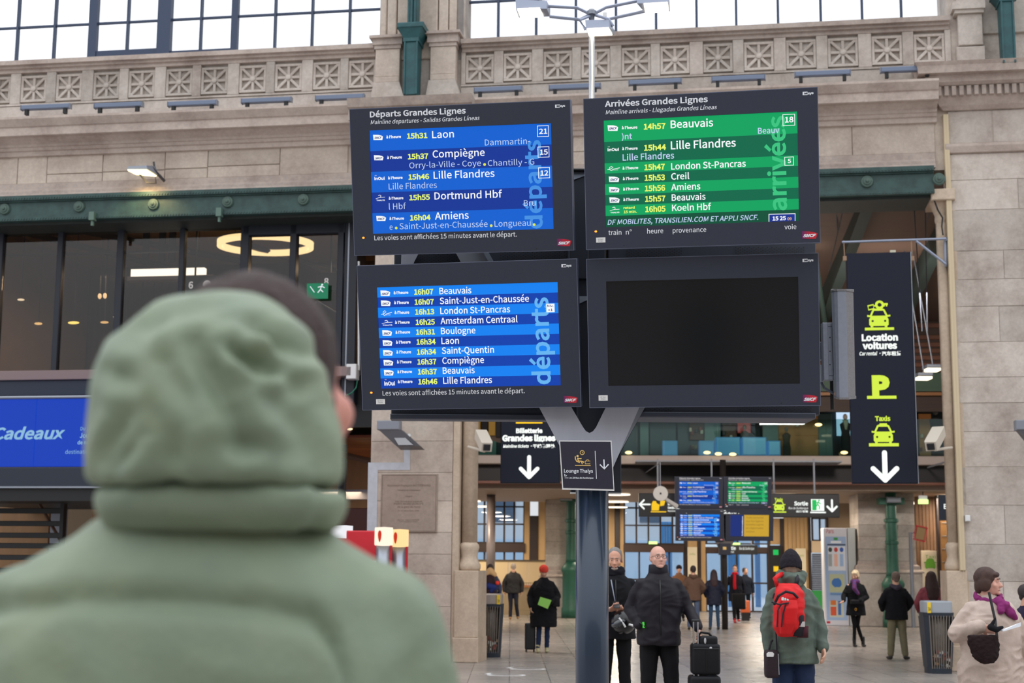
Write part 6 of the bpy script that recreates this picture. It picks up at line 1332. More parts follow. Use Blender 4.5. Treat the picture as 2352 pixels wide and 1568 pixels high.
# ================================================================== LAMP POST behind the screens
YP = 16.0
lp = thing('lamp_post', 'slim steel lamp post with three lit floodlight heads above the screens', 'lamp post', (G(1359, 100, YP)[0], YP, 0), WM)
def Q(x, y, Y=YP): return tuple(G(x, y, Y))
px_ = G(1359, 100, YP)[0]
part('pole', MB().lathe([(.034, 0), (.034, Q(1359, 22)[2])], c=(px_, YP), seg=16), mat('polished steel', (176, 178, 184), .22, .9), lp, smooth=True)
part('pole_foot', MB().lathe([(.12, 0), (.12, .03), (.04, .05)], c=(px_, YP), seg=20), SILVER, lp)
part('hub', MB().lathe([(.05, Q(1359, 34)[2]), (.055, Q(1359, 26)[2])], c=(px_, YP), seg=14), SILVER, lp)
AM = mat('galvanised arm', (150, 158, 178), .4, .5)
arms = [[(1357, 33), (1326, 18), (1256, 14)], [(1357, 33), (1331, 45), (1262, 38)], [(1362, 33), (1392, 17), (1466, 2)], [(1366, 34), (1398, 44), (1480, 26)], [(1358, 36), (1331, 46), (1345, 68)], [(1366, 34), (1398, 44), (1408, 60)]]
for i, A in enumerate(arms): part('arm', MB().tube([Q(x, y, YP + (.0 if i < 4 else -.12)*(k > 0)) for k, (x, y) in enumerate(A)], .018, 6), AM, lp)
HG = mat('lamp head grey', (150, 158, 178), .4, .3)
def head(pts_top, pts_bot, lens, k):
    part('lamp_head', MB().loft([[Q(x, y, YP+d) for x, y, d in pts_bot], [Q(x, y, YP+d) for x, y, d in pts_top]]), HG, lp)
    part('lens', MB().loft([[Q(x, y, YP+d-.01) for x, y, d in lens], [Q(x, y-1.5, YP+d) for x, y, d in lens]]), glow('lamp lens', (255, 240, 205), 6), lp)
head([(1184, -2, -.1), (1256, 2, -.1), (1264, 18, .1), (1190, 14, .1)], [(1185, 20, -.12), (1256, 20, -.12), (1264, 38, .12), (1192, 40, .12)], [(1188, 21, -.12), (1240, 19, -.12), (1248, 39, .10), (1196, 42, .10)], 0)
head([(1462, -8, -.1), (1536, -12, -.1), (1538, 4, .1), (1468, 8, .1)], [(1463, 8, -.12), (1535, 5, -.12), (1539, 26, .12), (1482, 30, .12)], [(1479, 9, -.12), (1533, 6, -.12), (1536, 27, .10), (1483, 31, .10)], 1)
head([(1344, 46, -.2), (1398, 45, -.2), (1412, 70, .0), (1352, 72, .0)], [(1346, 66, -.22), (1400, 64, -.22), (1411, 80, .02), (1352, 84, .02)], [(1348, 67, -.22), (1398, 64, -.22), (1406, 81, .0), (1353, 83, .0)], 2)
part('label_plate', MB().box(*[v for v in (Q(1382, 50)[0], Q(1391, 50)[0])], YP-.235, YP-.225, Q(1386, 55)[2], Q(1386, 46)[2]), WHITEP, lp)

# ================================================================== HANGING BACKLIT SIGNS by the wall
hb_ = -.12
NV = mat('backlit sign navy', (12, 18, 38), .5, spec=.3)
tz = thing('taxi_sign', 'tall navy hanging sign: car rental, parking P, taxi pictogram and arrow', 'sign', (WF.u(2025, 850, hb_), hb_, WF.z(2025, 1110, hb_)), FM)
ua, ub_ = WF.u(1951, 850, hb_), WF.u(2100, 850, hb_); z0, z1 = WF.z(2030, 1110, hb_), WF.z(2016, 580, hb_)
part('sign_box', MB().bbox(ua, ub_, hb_, hb_+.2, z0, z1, .012), NV, tz); part('sign_edge', MB().box(ub_, ub_+.012, hb_-.004, hb_+.2, z0, z1), SILVER, tz)
def H(zx, zy, b=hb_): return WF.F(1330+zx/2.7506, 560+zy/2.7506, b)
def TT(mb, st, x0, base, x1, cap, **k):
    a = H(x0, base); m_ = MB(); text(m_, st, a[0], a[1], H(x1, base)[0]-a[0], cap/2.7506/FPX*24.6, y=hb_-.004, **k); part('lettering', m_, mb, tz)
lm = MB(); hl = MB(); wt = MB()
a = H(1895, 518); cw = H(1968, 470)[0]-H(1822, 470)[0]
carshape(lm, a[0], a[1], cw, hb_-.004, hl)
kx, kz = H(1898, 385)
lm.tube([(kx+.055*math.cos(k*PI/8), hb_-.004, kz+.055*math.sin(k*PI/8)) for k in range(16)], .022, 6, closed=True); q = H(1950, 380); lm.tube([(kx+.06, hb_-.004, kz+.01), (q[0], hb_-.004, q[1])], .018, 6); lm.box(q[0]-.03, q[0]-.01, hb_-.008, hb_, q[1]-.04, q[1]).box(q[0]-.07, q[0]-.05, hb_-.008, hb_, q[1]-.04, q[1])
q = H(1848, 402); lm.tube([(q[0]-.05, hb_-.004, q[1]-.04), (q[0]-.06, hb_-.004, q[1]+.03), (q[0]+.03, hb_-.004, q[1]+.05), (q[0]+.04, hb_-.004, q[1]-.02)], .013, 6, closed=True); lm.tube([(q[0]+.04, hb_-.004, q[1]+.02), (kx-.06, hb_-.004, kz)], .012, 5)
def barr(mb, x0, x1, y0, y1): a, b_ = H(x0, y1), H(x1, y0); part('ground_bar', MB().bbox(a[0], b_[0], hb_-.008, hb_, a[1], b_[1], .005), YGL, tz)
barr(lm, 1806, 1990, 526, 546); barr(lm, 1820, 2005, 958, 979); barr(lm, 1832, 2020, 1258, 1279)
TT(YGL, 'P', 1852, 957, 1965, 144, bold=.06); TT(YGL, 'Taxis', 1870, 1117, 1967, 32, bold=.035)
part('car_and_key', lm, YGL, tz); lm = MB(); a = H(1923, 1250); carshape(lm, a[0], a[1], cw*.98, hb_-.004, hl); q = H(1922, 1140); lm.box(q[0]-.06, q[0]+.06, hb_-.008, hb_, q[1]-.04, q[1]+.02)
TT(WGL, 'Location', 1786, 612, 2015, 46, bold=.04); TT(WGL, 'voitures', 1791, 663, 2010, 46, bold=.04); TT(WGL, 'Car rental •', 1772, 704, 1905, 24, bold=.02, shear=.2); TT(WGL, '汽车租赁', 1912, 704, 2035, 24, bold=.02)
a = H(1932, 1405); arrow(wt, a[0], a[1], .46, .085, hb_-.004)
part('taxi_pictogram', lm, YGL, tz); part('pictogram_gaps', hl, NV, tz); part('arrow', wt, WGL, tz)
br_ = thing('sign_bracket', 'pale pipe bracket on the jamb from which the taxi sign hangs', 'bracket', (WF.u(2170, 550, hb_), hb_, WF.z(2170, 550, hb_)), FM)
hp = lambda x, y, b=hb_+.08: (WF.u(x, y, b), b, WF.z(x, y, b))
part('arm', MB().cone(hp(1934, 556), hp(2173, 548), .022, .022, 10), AM, br_); part('brace', MB().cone(hp(2104, 553), hp(2172, 606), .022, .022, 10), AM, br_); part('wall_plate', MB().cone(hp(2172, 545, .04), hp(2173, 612, .04), .03, .03, 6), AM, br_)
part('wall_plate', MB().cone(hp(2173, 550), hp(2173, 550, .15), .025, .025, 6).cone(hp(2172, 606), hp(2172, 606, .15), .025, .025, 6), AM, br_)
for x in (1938, 2093): part('hanging_chain', MB().cone(hp(x, 552), hp(x+2, 597), .010, .010, 6).box(hp(x+2, 597)[0]-.03, hp(x+2, 597)[0]+.03, hb_, hb_+.1, hp(x+2, 600)[2], hp(x+2, 590)[2]), mat('rusty hanger', (150, 120, 96), .6), br_)
part('junction_box', MB().box(hp(2044, 577)[0], hp(2057, 577)[0], hb_+.05, hb_+.12, z1, z1+.05), mat('ivory box', (206, 200, 176), .5), br_)
part('cable', MB().tube([hp(2146, 460, -.05), hp(2154, 482, -.05), hp(2165, 500, -.05), hp(2163, 520, -.05), hp(2166, 540, -.05)], .014, 6), BLACK, br_)
# ticket office sign
tb0 = .55
ts = thing('ticket_sign', 'navy hanging sign reading Billetterie Grandes lignes with white arrow', 'sign', (WF.u(1215, 1050, tb0), tb0, WF.z(1215, 1108, tb0)), FM)
def H2(zx, zy, b=tb0): return WF.F(760+zx/3.92, 920+zy/3.92, b)
def T2(mb, st, x0, base, x1, cap, **k):
    a = H2(x0, base); m_ = MB(); text(m_, st, a[0], a[1], H2(x1, base)[0]-a[0], cap/3.92/FPX*26.4, y=tb0-.004, **k); part('lettering', m_, WGL, ts)
ua, ub_ = H2(1527, 500)[0], H2(2055, 500)[0]; z0, z1 = H2(1790, 742)[1], WF.z(1215, 800, tb0)
part('sign_box', MB().bbox(ua, ub_, tb0, tb0+.18, z0, z1, .012), NV, ts)
m = MB(); T2(m, 'Billetterie', 1667, 290, 1905, 44, bold=.045); T2(m, 'Grandes lignes', 1543, 362, 2025, 58, bold=.05); T2(m, 'Mainline tickets •', 1550, 422, 1810, 28, bold=.03, shear=.2); T2(m, '干线售票处', 1818, 422, 2020, 30, bold=.03)
a = H2(1785, 597); arrow(m, a[0], a[1], .36, .072, tb0-.004); part('arrow', m, WGL, ts)
m = MB(); a, b_ = H2(1666, 207), H2(1905, 181); m.box(a[0], b_[0], tb0-.006, tb0, a[1], b_[1]); a, b_ = H2(1675, 176), H2(1775, 120); m.box(a[0], b_[0], tb0-.006, tb0, a[1], b_[1]); part('yellow_pictogram', m, YEL, ts)
for u in (ua+.15, ub_-.15): part('hanger_rod', MB().box(u-.012, u+.012, tb0+.08, tb0+.1, z1, 8.0), GREY, ts)
ad = thing('advert_panel', 'yellow and black advertising panel above the ivory security camera beside the ticket sign', 'advert', (WF.u(1118, 985, .9), .9, WF.z(1118, 1012, .9)), FM)
for i, (xa, xb, c) in enumerate(((1088, 1103, (214, 160, 50)), (1104, 1121, (30, 26, 28)), (1122, 1138, (208, 158, 60)), (1139, 1150, (40, 28, 26)))):
    r_ = rect(WF, xa, xb, 950, 992+i*4, .95); part('advert_strip', MB().bbox(r_[0], r_[1], .95, 1.0, r_[2], r_[3], .01), mat('advert %s' % (c,), c, .5), ad)
r_ = rect(WF, 1088, 1150, 992, 1016, .98); part('sloping_shelf', MB().prism([(r_[0], r_[2]+.14), (r_[1], r_[2]), (r_[1], r_[2]+.14), (r_[0], r_[3]+.1)], .98, 1.2), mat('shelf taupe', (120, 98, 82), .6), ad)

# ================================================================== THE DISTANT SET OF SCREENS (same model, seen smaller)
def far_copy(src, lab, x, y, Y, k):
    c = copy_tree(src); c['label'] = lab
    P = G(x, y, Y); c.matrix_world = Matrix.Translation(P) @ Matrix.Rotation(R(-1), 4, 'Z') @ Matrix.Rotation(.17, 4, 'X') @ Matrix.Scale(k, 4)
    return c
YF = 40.4; kf = (109/FPX*YF)/BW
far_copy(b1.o, 'small distant blue departures screen, upper one on the distant mast', 1605, 1131, YF, kf)
far_copy(b2.o, 'small distant green arrivals screen on the distant mast', 1717.5, 1131, YF, kf)
far_copy(b3.o, 'small distant blue departures screen, lower one on the distant mast', 1607, 1206, YF, kf)
M4 = Matrix.Translation(G(1721.5, 1206, YF)) @ Matrix.Rotation(R(-1), 4, 'Z') @ Matrix.Rotation(.17, 4, 'X') @ Matrix.Scale(kf, 4)
fi = thing('screen_board', 'small distant navy and yellow information screen on the distant mast', 'information screen', (0, 0, 0), M4)
part('casing', MB().bbox(-BW/2, BW/2, 0, .2, -BH/2, BH/2, .01), CASE, fi); fs = part('screen', MB().box(-.55, .56, -.004, 0, -.32, .30), glow('info yellow', (216, 172, 52), .85), fi)
part('navy_band', MB().box(-.55, -.16, -.006, -.003, -.32, .30), glow('info navy', (26, 52, 130), .8), fs)
m = MB(); vs_, f__ = glyphs('Information', .02); x0 = min(v[0] for v in vs_); x1 = max(v[0] for v in vs_); sx = .56/(x1-x0); m.add([(-.19 - v[1]*.12, -.008, -.3 + (v[0]-x0)*sx) for v in vs_], f__); part('side_word', m, SW, fs)
m = MB()
for k, st in enumerate(('Trafic perturbé', 'sur les lignes', 'Grandes Lignes', 'et régionales', 'ce jour')): text(m, st, -.1, .2-k*.1, .5 if k < 4 else .25, .045, y=-.006)
part('notice_lettering', m, glow('info brown', (150, 110, 40), .7), fs)
fm = thing('distant_mast', 'dark round mast carrying the distant screens', 'mast', (G(1665, 1300, YF+.2)[0], YF+.2, 0), WM)
xm = G(1664, 1300, YF+.2)[0]
part('mast_tube', MB().lathe([(.085, 0), (.085, 4.6)], c=(xm, YF+.25), seg=20), mat('dark post', (40, 36, 36), .4), fm, smooth=True)
part('cross_arm', MB().box(xm-1.2, xm+1.2, YF+.24, YF+.34, 3.3, 3.42).box(xm-1.2, xm+1.2, YF+.24, YF+.34, 2.5, 2.6), BLACK, fm)
part('bracket_plate', MB().prism([(xm-.3, 2.45), (xm+.3, 2.45), (xm+.1, 2.05), (xm-.1, 2.05)], YF+.12, YF+.14), mat('dim plate', (90, 84, 84), .5), fm)
ns = thing('lounge_sign', 'tiny dark notice with gold mark on the distant mast', 'sign', (xm, YF, 1.9), WM)
a, b_ = G(1652, 1274, YF), G(1678, 1248, YF); part('panel', MB().bbox(a[0], b_[0], YF-.02, YF+.16, a[2], b_[2], .01), mat('aubergine navy', (27, 26, 46), .5), ns); part('gold_mark', MB().box(a[0]+.1, b_[0]-.12, YF-.025, YF-.02, a[2]+.14, a[2]+.22), gd, ns)
fw_ = thing('flight_indicator', 'row of small white characters between the distant screens', 'display', tuple(G(1664, 1175, YF)), WM)
m = MB(); q = G(1664, 1179, YF); text(m, 'TGV  0  • 2022:07  00  - - -', q[0]-1.1, q[2], 2.2, .09, y=YF-.05, bold=.02); part('lettering', m, WGL, fw_)
part('back_strip', MB().bbox(q[0]-1.2, q[0]+1.2, YF-.04, YF+.24, q[2]-.05, q[2]+.14, .01), mat('sign black', (18, 18, 24), .4), fw_)
# ================================================================== PEOPLE
def remesh(mb, vox, sm=4, fac=.5):
    me = to_mesh(mb, 'tmp', [BLACK]); ob = bpy.data.objects.new('tmp', me); COL.objects.link(ob)
    r = ob.modifiers.new('r', 'REMESH'); r.mode = 'VOXEL'; r.voxel_size = vox; r.adaptivity = 0
    if sm: s_ = ob.modifiers.new('s', 'SMOOTH'); s_.factor = fac; s_.iterations = sm
    dg = bpy.context.evaluated_depsgraph_get(); ev = ob.evaluated_get(dg)
    out = bpy.data.meshes.new_from_object(ev, depsgraph=dg)
    bpy.data.objects.remove(ob); bpy.data.meshes.remove(me); return out
def folds(me, amp, sc, seed=0, zs=1.6, ridged=True):
    """soft cloth folds pushed out along the normals"""
    n = len(me.vertices)
    if not amp: return me
    co = np.empty(n*3); me.vertices.foreach_get('co', co); co = co.reshape(-1, 3)
    nn = np.empty(n*3); me.vertices.foreach_get('normal', nn); nn = nn.reshape(-1, 3)
    d = np.empty(n)
    for i in range(n):
        p_ = Vector((co[i, 0]*sc + seed*7.1, co[i, 1]*sc, co[i, 2]*sc*zs + seed*3.3))
        w = noise.noise(p_*.5)*1.3
        v = noise.noise(p_ + Vector((w, w, -w)))
        d[i] = (1-abs(v)*2.6) if ridged else v
    co = co + nn*(d*amp)[:, None]; me.vertices.foreach_set('co', co.ravel()); me.update(); return me
def put(name, me, m, parent, label=None):
    me.materials.clear(); me.materials.append(m); me.polygons.foreach_set('material_index', [0]*len(me.polygons))
    me.polygons.foreach_set('use_smooth', [True]*len(me.polygons)); me.name = name
    if any(OFF[parent.name]): me.transform(Matrix.Translation(-Vector(OFF[parent.name])))
    o = bpy.data.objects.new(name, me); COL.objects.link(o); o.parent = parent; OFF[o.name] = OFF[parent.name]
    return tag(o, label)
def cloth(name, c, rough=.85, var=.12, bump=.25, bs=25, vs=8, sheen=.0, c2=None): return mat('cloth ' + name, c, rough, 0, var, vs, bump, bs, sheen=sheen, c2=c2, spec=.25)
def skin(c=(206, 158, 134)): return mat('skin %s' % (c,), c, .55, 0, .08, 14)

def hand(mb, w, d, n, s=1.0, curl=.5, side=1):
    """w wrist, d direction to the finger tips, n palm normal; five bent fingers"""
    w, d, n = Vector(w), Vector(d).normalized(), Vector(n); n = (n - d*n.dot(d)).normalized(); t = d.cross(n)*side
    L = .092*s; wd = .040*s
    mb.chain([w, w + d*.03*s], [.024*s, .026*s], 10)
    for k in range(4):
        o = (k-1.5)*.019*s; b_ = w + d*L*.98 + t*o*1.05; mb.chain([w + d*.02*s + t*o*.6, b_], [.017*s, .0125*s], 8)
        l = (.078, .088, .082, .062)[k]*s; a = curl; p_ = b_; q = d.copy(); pts = [b_]
        for j, f in enumerate((.45, .32, .23)):
            q = (q*math.cos(a*(.8 if j else .55)) + n*math.sin(a*(.8 if j else .55))).normalized(); p_ = p_ + q*l*f; pts.append(p_)
        mb.chain(pts, [.0105*s, .0095*s, .0088*s, .0075*s], 8)
    b_ = w + d*.035*s - t*.026*s
    q = (d*.55 - t*.75 + n*.35*curl).normalized(); p1 = b_ + q*.035*s; q2 = (d*.85 - t*.3 + n*.6*curl).normalized(); p2 = p1 + q2*.03*s; p3 = p2 + q2*.022*s
    mb.chain([w + d*.02*s, b_, p1, p2, p3], [.02*s, .017*s, .0125*s, .011*s, .009*s], 8)

def headmb(s=1.0, fat=0.0, long=1.0):
    """head facing -y, chin to crown ~.235, centred on the ears"""
    m = MB(); f = 1+fat
    m.sphere((0, .012, .030), (.076, .094, .088), 18, 12)
    m.sphere((0, -.020, -.030), (.060*f, .070, .080), 16, 10)
    m.sphere((0, -.030, -.072), (.044*f, .052, .040), 14, 8)
    m.sphere((0, -.078, -.092), (.024*f, .016, .018), 10, 7)
    m.chain([(-.032, -.070, .018), (0, -.080, .022), (.032, -.070, .018)], [.013, .014, .013], 8)
    m.chain([(0, -.082, .008), (0, -.098, -.018), (0, -.107, -.034)], [.009, .011, .0135], 8)
    for sx in (-1, 1):
        m.sphere((sx*.012, -.096, -.036), (.009, .010, .008), 8, 6)
        m.sphere((sx*.042, -.058, -.028), (.022*f, .020, .024), 10, 7)
        m.sphere((sx*.078, .012, -.012), (.009, .018, .031), 8, 8, rot=Matrix.Rotation(sx*.25, 3, 'Z'))
    m.chain([(-.020, -.078, -.066), (0, -.085, -.064), (.020, -.078, -.066)], [.006, .0085, .006], 8)
    m.chain([(-.016, -.076, -.074), (0, -.083, -.075), (.016, -.076, -.074)], [.006, .0085, .006], 8)
    m.chain([(0, .02, -.05), (0, .035, -.13)], [.056*f, .058*f], 14)
    m.v = [(x*s, y*s, z*s*long) for x, y, z in m.v]; return m

def person(lab, at_, Htot, yaw=0, head=(0, 0, 0), coat=None, arms=None, legs=None, trousers=None, shoes=None, hair=None, hat=None, sk=(206, 158, 134), vox=.012, torso=None, lean=(0, 0),
           headz=0.0, collar=None, coatm=None, headk=1.0, fat=0.0, hood=None, hands=(1, 1), group=None, hemz=None, feet=None, eyes=True, foldamp=.006, cuffs=True):
    """figure built at 1.75 m, scaled to Htot; x to the picture's right, -y towards the camera. head = (yaw, pitch, roll) degrees, yaw 0 looks at the camera."""
    K = Htot/1.75
    o = thing('person', lab, 'person', (at_[0], at_[1], 0), WM, group)
    o.rotation_euler = (0, 0, R(yaw)); o.scale = (K, K, K); OFF[o.name] = (0, 0, 0)
    lx, ly = lean
    T = torso or dict(sh=.205, chest=.17, waist=.155, hip=.175, d=.125)
    arms = arms or {'L': [(-.27, .02, 1.15), (-.28, -.03, .90)], 'R': [(.27, .02, 1.15), (.28, -.03, .90)]}
    legs = legs or {'L': [(-.10, 0, .50), (-.12, .01, .09)], 'R': [(.10, 0, .50), (.12, .01, .09)]}
    SH = {'L': (-T['sh']+.050+lx, ly, 1.388), 'R': (T['sh']-.050+lx, ly, 1.388)}
    hc = Vector((lx*1.25, ly*1.3 - .01, 1.632+headz))
    # head position in body space
    HM = Matrix.Translation(hc) @ Matrix.Rotation(R(head[0]), 4, 'Z') @ Matrix.Rotation(R(head[1]), 4, 'X') @ Matrix.Rotation(R(head[2]), 4, 'Y')
    body = MB(); body.join(headmb(headk, fat), HM)
    body.chain([hc + Vector((0, .02, -.08)), (lx, ly+.02, 1.44)], [.054, .062], 14)
    tor = [(1.46, lx, ly, .07, .06), (1.38, lx, ly, T['sh']*.74, T['d']*.60), (1.25, lx, ly, T['chest']*.85, T['d']*.8), (1.08, lx*.6, ly*.6, T['waist']*.8, T['d']*.7), (.95, 0, 0, T['hip']*.85, T['d']*.75), (.86, 0, 0, T['hip']*.8, T['d']*.7)]
    body.ringz(tor[::-1])
    hsc = {'L': 1, 'R': 1}
    for sd in ('L', 'R'):
        e_, w_ = arms[sd][0], arms[sd][1]
        body.chain([SH[sd], e_, w_], [.048, .038, .026], 12)
        hx = arms[sd][2] if len(arms[sd]) > 2 else ((Vector(w_)-Vector(e_)).normalized(), (1 if sd == 'L' else -1, -.2, 0), .5)
        if hands[0 if sd == 'L' else 1]: hand(body, w_, hx[0], hx[1], 1.0, hx[2], 1 if sd == 'L' else -1)
        k_, a_ = legs[sd]; hip = (-.09 if sd == 'L' else .09, 0, .90)
        tw_ = min(1, (trousers[1] if isinstance(trousers, tuple) else 1))*.92; body.chain([hip, k_, a_], [.072*tw_, .05*tw_, .036*min(1, tw_*1.1)], 12)
    put('body', remesh(body, min(vox, .0085) if vox < .012 else vox, 3 if vox < .012 else 2, .4), skin(sk), o)
    ey = HM
    if eyes and abs(((head[0]+180) % 360) - 180) < 120:
        for sx in (-1, 1):
            put('eye', to_mesh(MB().sphere((sx*.031*headk, -.0795*headk, .002*headk), (.0108*headk, .005*headk, .0044*headk), 10, 7).xf(HM), 'eye', WHITEP), mat('eye white', (200, 196, 190), .3), o)
            put('iris', to_mesh(MB().sphere((sx*.031*headk, -.0835*headk, .002*headk), (.0048*headk, .0032*headk, .0042*headk), 8, 6).xf(HM), 'iris', WHITEP), mat('dark iris', (38, 28, 24), .3), o)
            put('eyebrow', to_mesh(MB().chain([(sx*.014*headk, -.0945*headk, .026*headk), (sx*.046*headk, -.080*headk, .026*headk)], [.004*headk, .003*headk], 6).xf(HM), 'eyebrow', WHITEP), mat('brow %s' % (hair[1] if hair else (70, 55, 45),), hair[1] if hair else (90, 75, 65), .8), o)
        put('mouth', to_mesh(MB().chain([(-.025*headk, -.0800*headk, -.071*headk), (0, -.0915*headk, -.0695*headk), (.025*headk, -.0800*headk, -.071*headk)], [.0022, .0036, .0022], 6).xf(HM), 'mouth', WHITEP), mat('lips', (168, 104, 96), .5), o)
    # trousers
    if trousers:
        tm, tw = trousers if isinstance(trousers, tuple) else (trousers, 1.0)
        m = MB(); m.ringz([(.84, 0, 0, T['hip']*.92, T['d']*.98), (.95, 0, 0, T['hip']*.96, T['d']*1.0), (1.03, lx*.3, ly*.3, T['waist']*.98, T['d']*.92)])
        for sd in ('L', 'R'):
            k_, a_ = legs[sd]; hip = Vector((-.088 if sd == 'L' else .088, 0, .88)); k_ = Vector(k_); a_ = Vector(a_)
            an = a_ + (k_-a_).normalized()*(.02 if tw > .8 else .06)
            m.chain([hip, (hip+k_)/2, k_, (k_+an)/2, an], [.088*tw, .080*tw, .066*tw, .062*tw, .055*tw], 14)
        me = remesh(m, vox, 3, .5); folds(me, foldamp*.7, 9, 3, .9); put('trousers', me, tm, o)
    if shoes:
        for sd in ('L', 'R'):
            a_ = Vector(legs[sd][1]); ang = (feet or {}).get(sd, 0.0); q = Matrix.Rotation(R(ang), 4, 'Z'); m = MB()
            f = lambda x, y, z: Vector(a_) + (q @ Vector((x, y, 0))) + Vector((0, 0, z-.09))
            m.sphere(f(0, .01, .05), (.04, .05, .05), 12, 8); m.sphere(f(0, -.06, .035), (.043, .08, .035), 12, 8); m.sphere(f(0, -.12, .032), (.044, .06, .030), 12, 8)
            m.chain([f(0, .0, .08), f(0, 0, .13 if len(shoes) < 2 else shoes[1])], [.042, .046], 12)
            lo = min(z for _, _, z in m.v); m.v = [(x, y, max(z, a_.z-.09+.004)) for x, y, z in m.v]
            put('shoe', remesh(m, min(vox, .01), 2, .4), shoes[0], o)
    if coat:
        hz = hemz if hemz is not None else .80; cw = coat.get('w', 1.0); hw = coat.get('hem', 1.05); dp = coat.get('d', 1.0)
        m = MB(); D = T['d']*1.12*dp
        L = [(1.505, lx, ly+.012, .072, .070), (1.485, lx, ly+.01, .092, .078), (1.46, lx, ly, T['sh']*.54*cw, D*.62), (1.425, lx, ly, T['sh']*.68*cw, D*.74), (1.37, lx, ly, T['sh']*.84*cw, D*.90), (1.28, lx*.95, ly*.95, T['chest']*1.16*cw, D*1.06), (1.12, lx*.7, ly*.7, T['waist']*1.16*cw, D*1.04)]
        L += [(.98, lx*.3, ly*.3, T['hip']*1.10*cw, D*1.10)]
        if hz < .93: L += [(max(hz, .88), 0, 0, T['hip']*1.14*cw*(1 if hz > .7 else hw), D*1.14)]
        if hz < .86: L += [(hz, 0, 0, T['hip']*1.12*cw*hw, D*1.12*hw)]
        m.ringz(L[::-1], 24, 2.3)
        for sd in ('L', 'R'):
            e_, w_ = Vector(arms[sd][0]), Vector(arms[sd][1]); s0 = Vector(SH[sd]); cu = w_ + (e_-w_).normalized()*.005; ar = coat.get('arm', 1.0)
            m.chain([s0 + Vector((0, 0, -.02)), (s0+e_)/2, e_, (e_+cu)/2, cu], [.066*ar, .066*ar, .060*ar, .054*ar, .046*ar], 14)
        if coat.get('collar', 1): m.lathe([(.082, 1.45), (.088, 1.50), (.080, 1.525), (.066, 1.50)], c=(lx, ly+.018), seg=20)
        me = remesh(m, vox, 10, .6); folds(me, foldamp, coat.get('fs', 7), len(lab) % 9, coat.get('zs', 1.5)); put('coat', me, coat['m'], o, coat.get('label'))
        if coat.get('zip'):
            z0_ = hz+.02; front = -(D*1.1)
            put('zip', to_mesh(MB().tube([(lx, ly-D*.95, 1.42), (lx*.9, ly*.9-D*1.10, 1.28), (lx*.6, -D*1.09, 1.1), (0, -D*1.17, max(.9, z0_))], .006, 6), 'zip', BLACK), mat('zip dark', (12, 12, 16), .4), o)
    if hood:
        hd = hood[2] if len(hood) > 2 else 0; m = MB().chain([(lx-.09, ly+.01*hood[1], 1.49+hd), (lx-.05, ly+.085*hood[1], 1.46+hd), (lx, ly+.11*hood[1], 1.44+hd), (lx+.05, ly+.085*hood[1], 1.46+hd), (lx+.09, ly+.01*hood[1], 1.49+hd)], [.036+hd*.2, .048+hd*.2, .056+hd*.3, .048+hd*.2, .036+hd*.2], 12)
        me = remesh(m, vox, 4); folds(me, foldamp, 9, 2); put('hood', me, hood[0], o)
    if hair:
        ty, c = hair[0], hair[1]; hm = mat('hair %s' % (c,), c, .7, 0, .35, 30, .4, 90, stretch=(1, 1, .3)); m = MB(); k = headk
        if ty in ('short', 'thin'):
            t_ = .006 if ty == 'short' else .002
            m.sphere((0, .026*k, .040*k), ((.078+t_)*k, (.088+t_)*k, (.084+t_*1.6)*k), 20, 14)
            for sx in (-1, 1): m.sphere((sx*.066*k, .015*k, .012*k), (.018*k, .045*k, .04*k), 10, 8)
            m.sphere((0, .07*k, -.02*k), (.055*k, .035*k, .055*k), 12, 8)
        elif ty == 'fringe':   # bald crown, short sides
            for sx in (-1, 1): m.sphere((sx*.068*k, .03*k, .0), (.014*k, .045*k, .03*k), 10, 8)
            m.sphere((0, .082*k, -.015*k), (.06*k, .02*k, .035*k), 12, 8)
        elif ty == 'bob':
            m.sphere((0, .022*k, .040*k), (.090*k, .100*k, .094*k), 20, 14)
            for sx in (-1, 1): m.sphere((sx*.074*k, .022*k, -.015*k), (.026*k, .058*k, .065*k), 12, 8)
            m.sphere((0, .075*k, -.03*k), (.075*k, .045*k, .075*k), 14, 9); m.sphere((0, -.062*k, .062*k), (.062*k, .034*k, .026*k), 12, 8)
        elif ty == 'long':
            m.sphere((0, .020*k, .038*k), (.088*k, .100*k, .094*k), 20, 14)
            m.ringz([(-.40*k, 0, .11*k, .07*k, .02*k), (-.33*k, 0, .115*k, .10*k, .04*k), (-.18*k, 0, .10*k, .12*k, .055*k), (-.05*k, 0, .055*k, .10*k, .07*k), (.05*k, 0, .03*k, .09*k, .085*k)], 20)
            for sx in (-1, 1): m.chain([(sx*.075*k, .0, .02*k), (sx*.088*k, .02*k, -.12*k), (sx*.09*k, .05*k, -.24*k)], [.026*k, .03*k, .02*k], 10)
        me = remesh(m.xf(HM), min(vox, .009), 2, .4); folds(me, .003, 40, 1, .3, False); put('hair', me, hm, o)
    if hat:
        ty, mm = hat; m = MB(); k = headk
        if ty == 'beanie': m.sphere((0, .012*k, .055*k), (.092*k, .106*k, .085*k), 20, 12); m.ringz([(.012*k, 0, .012*k, .093*k, .107*k), (.062*k, 0, .012*k, .095*k, .109*k)], 22)
        elif ty == 'tall': m.ringz([(.005*k, 0, .012*k, .096*k, .108*k), (.07*k, 0, .015*k, .097*k, .108*k), (.12*k, 0, .02*k, .078*k, .088*k), (.165*k, 0, .025*k, .045*k, .05*k), (.185*k, 0, .03*k, .015*k, .015*k)], 22)
        m.v = [(x, y, z + .0) for x, y, z in m.v]
        me = remesh(m.xf(HM), min(vox, .008), 3); folds(me, .003, 60, 4, .2); put('hat', me, mm, o)
    o['_hm'] = 0; del o['_hm']
    return o, HM, K
def local(o, K, yaw=0): return o.matrix_world
